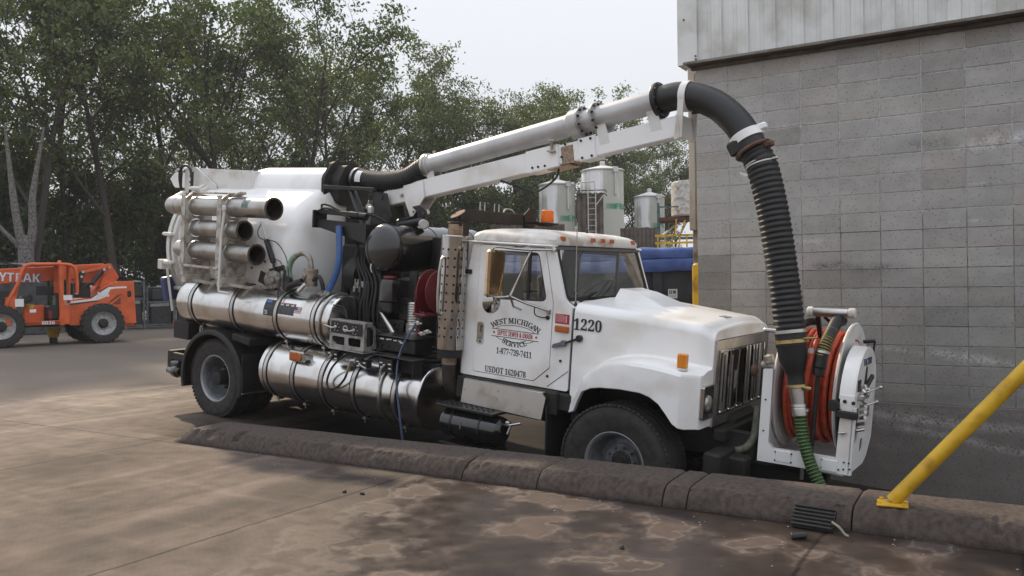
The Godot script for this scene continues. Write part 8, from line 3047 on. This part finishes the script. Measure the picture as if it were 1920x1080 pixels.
func front_reel() -> void:
	var c := Vector3(0, 1.385, -0.12)
	var b := MB.new()
	# white C-shaped cradle
	var near := Transform3D(Basis(), Vector3(0, 0, 0.545))
	plate(b, PackedVector2Array([Vector2(7.06, 0.72), Vector2(7.86, 0.745), Vector2(7.86, 1.32), Vector2(7.74, 1.30), Vector2(7.73, 0.875), Vector2(7.19, 0.855), Vector2(7.15, 0.9), Vector2(7.145, 1.56), Vector2(7.06, 1.55)]), [], 0.05, near)
	box(b, Vector3(7.085, 1.1, 0.0), Vector3(0.05, 0.76, 1.06), Basis(), 0.006)
	box(b, Vector3(7.44, 0.735, 0.1), Vector3(0.72, 0.025, 0.86), Basis(), 0.005)
	var fr := part("reel_cradle", b, M.white, 20.0)
	b = MB.new()
	for k: Array in [[7.10, 1.28], [7.10, 1.0], [7.22, 0.83], [7.22, 0.755], [7.36, 0.835], [7.36, 0.76], [7.62, 0.84], [7.62, 0.77], [7.80, 0.85], [7.84, 0.85], [7.76, 0.78], [7.8, 0.79], [7.85, 0.80]]:
		cyl(b, Vector3(k[0], k[1], 0.543), Vector3(k[0], k[1], 0.552), 0.008, 8)
	part("cradle_bolts", b, M.dirty_black, 30.0, fr)
	b = MB.new()
	for x: float in [7.29, 7.68]:
		box(b, Vector3(x, 0.80, 0.548), Vector3(0.135, 0.10, 0.008), Basis(Vector3.BACK, 0.03), 0.003)
	part("cover_plates", b, M.white, 30.0, fr)
	b = MB.new()
	cyl(b, Vector3(7.77, 1.1, 0.545), Vector3(7.77, 1.1, 0.57), 0.014, 10)
	tube(b, [Vector3(7.74, 1.095, 0.57), Vector3(7.80, 1.11, 0.57)], 0.009, 8)
	cyl(b, Vector3(7.45, 0.62, 0.5), Vector3(7.45, 0.74, 0.5), 0.016, 10)
	part("cradle_pin", b, M.brushed, 30.0, fr)
	# flanges
	for x: float in [7.14, 7.665]:
		b = MB.new()
		lathe(b, [Vector2(0.0, x - 0.008), Vector2(0.585, x - 0.008), Vector2(0.60, x - 0.016), Vector2(0.61, x), Vector2(0.60, x + 0.012), Vector2(0.585, x + 0.008), Vector2(0.36, x + 0.008), Vector2(0.33, x + 0.0), Vector2(0.0, x + 0.0)], axis_x(c), 64)
		part("reel_flange", b, M.white_dull, 30.0)
	b = MB.new()
	lathe(b, [Vector2(0.30, 7.15), Vector2(0.30, 7.66)], axis_x(c), 40)
	lathe(b, [Vector2(0.33, 7.67), Vector2(0.36, 7.70), Vector2(0.30, 7.74), Vector2(0.0, 7.75)], axis_x(c), 40)
	part("reel_drum", b, M.dirty_black)
	# red hose, wound in two uneven layers
	var r := RandomNumberGenerator.new()
	r.seed = 3
	for layer in 2:
		var pts := []
		var turns := 11 if layer == 0 else 8
		var per := 30
		for i in turns * per + 1:
			var a := TAU * i / per
			var f := float(i) / (turns * per)
			var x := lerpf(7.175, 7.635, f) if layer == 0 else lerpf(7.20, 7.60, f)
			var wob := sin(a * 1.03 + layer) * 0.012 + sin(a * 0.37 + 2.0) * 0.012
			var rad := 0.455 + layer * 0.046 + sin(a * 0.51) * 0.012
			pts.append(Vector3(x + wob, c.y + cos(a) * rad, c.z + sin(a) * rad))
		b = MB.new()
		tube(b, pts, 0.0225, 10)
		part("pressure_hose", b, M.hose_red, 50.0)
	# leader hose: black with a yellow spiral, hanging in front of the drum
	var lp := [Vector3(7.60, 2.02, 0.14), Vector3(7.60, 2.03, 0.28), Vector3(7.60, 1.96, 0.44), Vector3(7.575, 1.85, 0.52), Vector3(7.555, 1.74, 0.56), Vector3(7.55, 1.70, 0.565)]
	ribbed("leader_hose", lp, 0.052, 0.052, 0.022, 0.002, M.rubber, null, 20)
	ribbed("yellow_spiral", lp.slice(2), 0.0555, 0.0555, 0.022, 0.016, tex(mat(Color(0.36, 0.30, 0.06), 0.5), M.grime, 4.0, true), null, 20)
	b = MB.new()
	cyl(b, Vector3(7.555, 1.745, 0.56), Vector3(7.545, 1.63, 0.57), 0.058, 20, 0.006)
	cyl(b, Vector3(7.545, 1.635, 0.57), Vector3(7.54, 1.56, 0.572), 0.050, 20, 0.006)
	part("hose_cuff", b, M.black)
	hose("drop_hose", [Vector3(7.54, 1.57, 0.572), Vector3(7.535, 1.3, 0.565), Vector3(7.53, 1.0, 0.56), Vector3(7.52, 0.70, 0.57)], 0.020, M.rubber, 10)
	b = MB.new()
	lathe(b, [Vector2(0.056, 0), Vector2(0.063, 0.0), Vector2(0.063, 0.02), Vector2(0.056, 0.02)], axis_to(Vector3(7.557, 1.775, 0.553), Vector3(7.555, 1.74, 0.56)), 20)
	cyl(b, Vector3(7.47, 1.77, 0.57), Vector3(7.47, 1.77, 0.59), 0.026, 12)
	part("hose_clamp", b, M.brushed)
	# black guide hose coming over the left flange
	hose("guide_hose", [Vector3(7.16, 1.72, 0.42), Vector3(7.24, 1.88, 0.36), Vector3(7.33, 1.98, 0.26), Vector3(7.38, 1.99, 0.1)], 0.035, M.rubber, 12)
	# guide roller on top
	b = MB.new()
	cyl(b, Vector3(7.38, 2.085, 0.26), Vector3(7.68, 2.10, 0.26), 0.042, 24, 0.004)
	var ro := part("guide_roller", b, M.brushed)
	b = MB.new()
	cyl(b, Vector3(7.33, 2.082, 0.26), Vector3(7.382, 2.085, 0.26), 0.046, 20, 0.008)
	cyl(b, Vector3(7.68, 2.10, 0.26), Vector3(7.74, 2.103, 0.26), 0.046, 20, 0.008)
	part("roller_end", b, M.white_dull, 30.0, ro)
	b = MB.new()
	bar(b, Vector3(7.42, 2.04, 0.24), Vector3(7.42, 1.7, 0.0), 0.04, 0.03)
	bar(b, Vector3(7.47, 2.05, 0.24), Vector3(7.55, 1.97, 0.2), 0.03, 0.025)
	bar(b, Vector3(7.55, 1.97, 0.2), Vector3(7.62, 2.05, 0.24), 0.03, 0.025)
	part("roller_arm", b, M.black, 30.0, ro)
	# drive housing with the control panel on the front
	b = MB.new()
	var prof := PackedVector2Array([Vector2(-0.545, 0.75)])
	for i in 13:
		var a := lerpf(PI, 0.3, i / 12.0)
		prof.append(Vector2(-0.12 + cos(a) * 0.425, 1.385 + sin(a) * 0.425))
	prof.append_array([Vector2(0.28, 1.2), Vector2(0.27, 0.95), Vector2(0.12, 0.80), Vector2(-0.02, 0.75)])
	var fx := Transform3D(Basis(Vector3(0, 0, -1), Vector3(0, 1, 0), Vector3(1, 0, 0)), Vector3(7.845, 0, 0))
	plate(b, prof, [rrect(-0.50, 0.98, -0.33, 1.30, 0.05), rrect(-0.20, 0.87, -0.09, 1.0, 0.04)], 0.012, fx)
	var arc := []
	for xx: float in [7.72, 7.76, 7.80, 7.836]:
		var ring := []
		for i in 13:
			var a := lerpf(PI, 0.3, i / 12.0)
			ring.append(Vector3(xx, 1.385 + sin(a) * 0.425, 0.12 - cos(a) * 0.425))
		arc.append(ring)
	grid(b, arc, Vector3(7.8, 1.2, 0.1))
	box(b, Vector3(7.785, 1.36, 0.542), Vector3(0.11, 0.12, 0.01))
	var dh := part("drive_housing", b, M.white, 25.0)
	b = MB.new()
	box(b, Vector3(7.77, 1.1, 0.1), Vector3(0.10, 0.6, 0.7))
	part("drive_motor", b, M.ink, 30.0, dh)
	b = MB.new()
	cyl(b, Vector3(7.685, 1.325, 0.55), Vector3(7.685, 1.325, 0.58), 0.05, 24, 0.008)
	box(b, Vector3(7.80, 1.26, 0.56), Vector3(0.17, 0.06, 0.05), Basis(), 0.008)
	part("gear_knob", b, M.dirty_black, 30.0, dh)
	b = MB.new()
	for i in 6:
		var a := TAU * i / 6.0
		cyl(b, Vector3(7.685 + cos(a) * 0.028, 1.325 + sin(a) * 0.028, 0.578), Vector3(7.685 + cos(a) * 0.028, 1.325 + sin(a) * 0.028, 0.583), 0.006, 6)
	part("knob_holes", b, M.ink, 30.0, dh)
	b = MB.new()
	for k: Array in [[7.77, 1.37], [7.84, 1.365]]:
		cyl(b, Vector3(k[0], k[1], 0.545), Vector3(k[0], k[1], 0.562), 0.016, 8, 0.003)
	part("housing_bolts", b, M.dirty_black, 30.0, dh)
	b = MB.new()
	for i in 5:
		box(b, Vector3(7.868, 1.40 + (i % 3) * 0.035, 0.42 - i * 0.06), Vector3(0.06, 0.05, 0.05), Basis(Vector3.BACK, i), 0.01)
		cyl(b, Vector3(7.838, 1.10 + i * 0.05, 0.36 - i * 0.03), Vector3(7.898, 1.12 + i * 0.05, 0.34), 0.016, 8)
	tube(b, [Vector3(7.858, 1.42, 0.30), Vector3(7.918, 1.45, 0.2), Vector3(7.948, 1.46, 0.1)], 0.011, 8)
	tube(b, [Vector3(7.858, 1.36, 0.32), Vector3(7.898, 1.30, 0.24), Vector3(7.898, 1.22, 0.24)], 0.011, 8)
	tube(b, [Vector3(7.858, 1.30, 0.2), Vector3(7.928, 1.33, 0.12)], 0.011, 8)
	for p: Vector3 in [Vector3(7.958, 1.465, 0.09), Vector3(7.938, 1.335, 0.11)]:
		lathe(b, [Vector2(0, -0.02), Vector2(0.014, -0.014), Vector2(0.02, 0), Vector2(0.014, 0.014), Vector2(0, 0.02)], axis_y(p), 10)
	part("control_levers", b, M.brushed, 30.0, dh)
	b = MB.new()
	box(b, Vector3(7.850, 1.50, 0.42), Vector3(0.01, 0.10, 0.09), Basis(), 0.003)
	bar(b, Vector3(7.858, 1.42, 0.32), Vector3(7.888, 1.56, 0.10), 0.03, 0.04, 0.006)
	plate(b, round_poly([Vector2(-0.22, 1.45), Vector2(-0.14, 1.5), Vector2(-0.13, 1.62), Vector2(-0.17, 1.66), Vector2(-0.20, 1.58)], 0.02), [], 0.004, Transform3D(fx.basis, Vector3(7.850, 0, 0)))
	part("control_panel", b, M.black, 30.0, dh)
	# crank handle behind the flange
	b = MB.new()
	tube(b, [Vector3(7.69, 1.80, -0.4), Vector3(7.79, 1.82, -0.4)], 0.018, 10)
	tube(b, [Vector3(7.79, 1.82, -0.4), Vector3(7.78, 1.67, -0.4)], 0.010, 8)
	part("crank_handle", b, M.black, 40.0)
	# swivel joint and valve by the grille
	b = MB.new()
	cyl(b, Vector3(6.98, 1.56, 0.34), Vector3(7.12, 1.56, 0.36), 0.04, 14, 0.006)
	cyl(b, Vector3(7.04, 1.54, 0.36), Vector3(7.05, 1.26, 0.38), 0.017, 10)
	box(b, Vector3(7.05, 1.62, 0.36), Vector3(0.08, 0.09, 0.09), Basis(Vector3.BACK, 0.3), 0.015)
	cyl(b, Vector3(7.05, 1.2, 0.38), Vector3(7.05, 1.27, 0.38), 0.026, 12, 0.005)
	tube(b, [Vector3(7.06, 1.45, 0.38), Vector3(7.10, 1.35, 0.4), Vector3(7.08, 1.22, 0.4)], 0.012, 8)
	part("swivel_joint", b, tex(mat(Color(0.4, 0.37, 0.32), 0.5, 0.4), M.grime, 4.0, true))
	b = MB.new()
	lathe(b, [Vector2(0, 0), Vector2(0.05, 0), Vector2(0.055, 0.03), Vector2(0.03, 0.05), Vector2(0, 0.05)], axis_x(Vector3(6.9, 1.5, 0.36)), 16)
	part("valve_cap", b, M.rust)
	var ser := SystemFont.new()
	ser.font_names = PackedStringArray(["Droid Serif"])
	ser.font_weight = 700
	lettering("VACTOR", 0.085, mat(Color(0.03, 0.04, 0.10), 0.5), Vector3(7.848, 1.685, 0.14), dh, ser, 0.9)
	var lt: MeshInstance3D = dh.get_child(dh.get_child_count() - 1)
	lt.transform = Transform3D(Basis(Vector3.UP, PI / 2) * Basis.from_scale(Vector3(0.9, 1, 1)), lt.position)
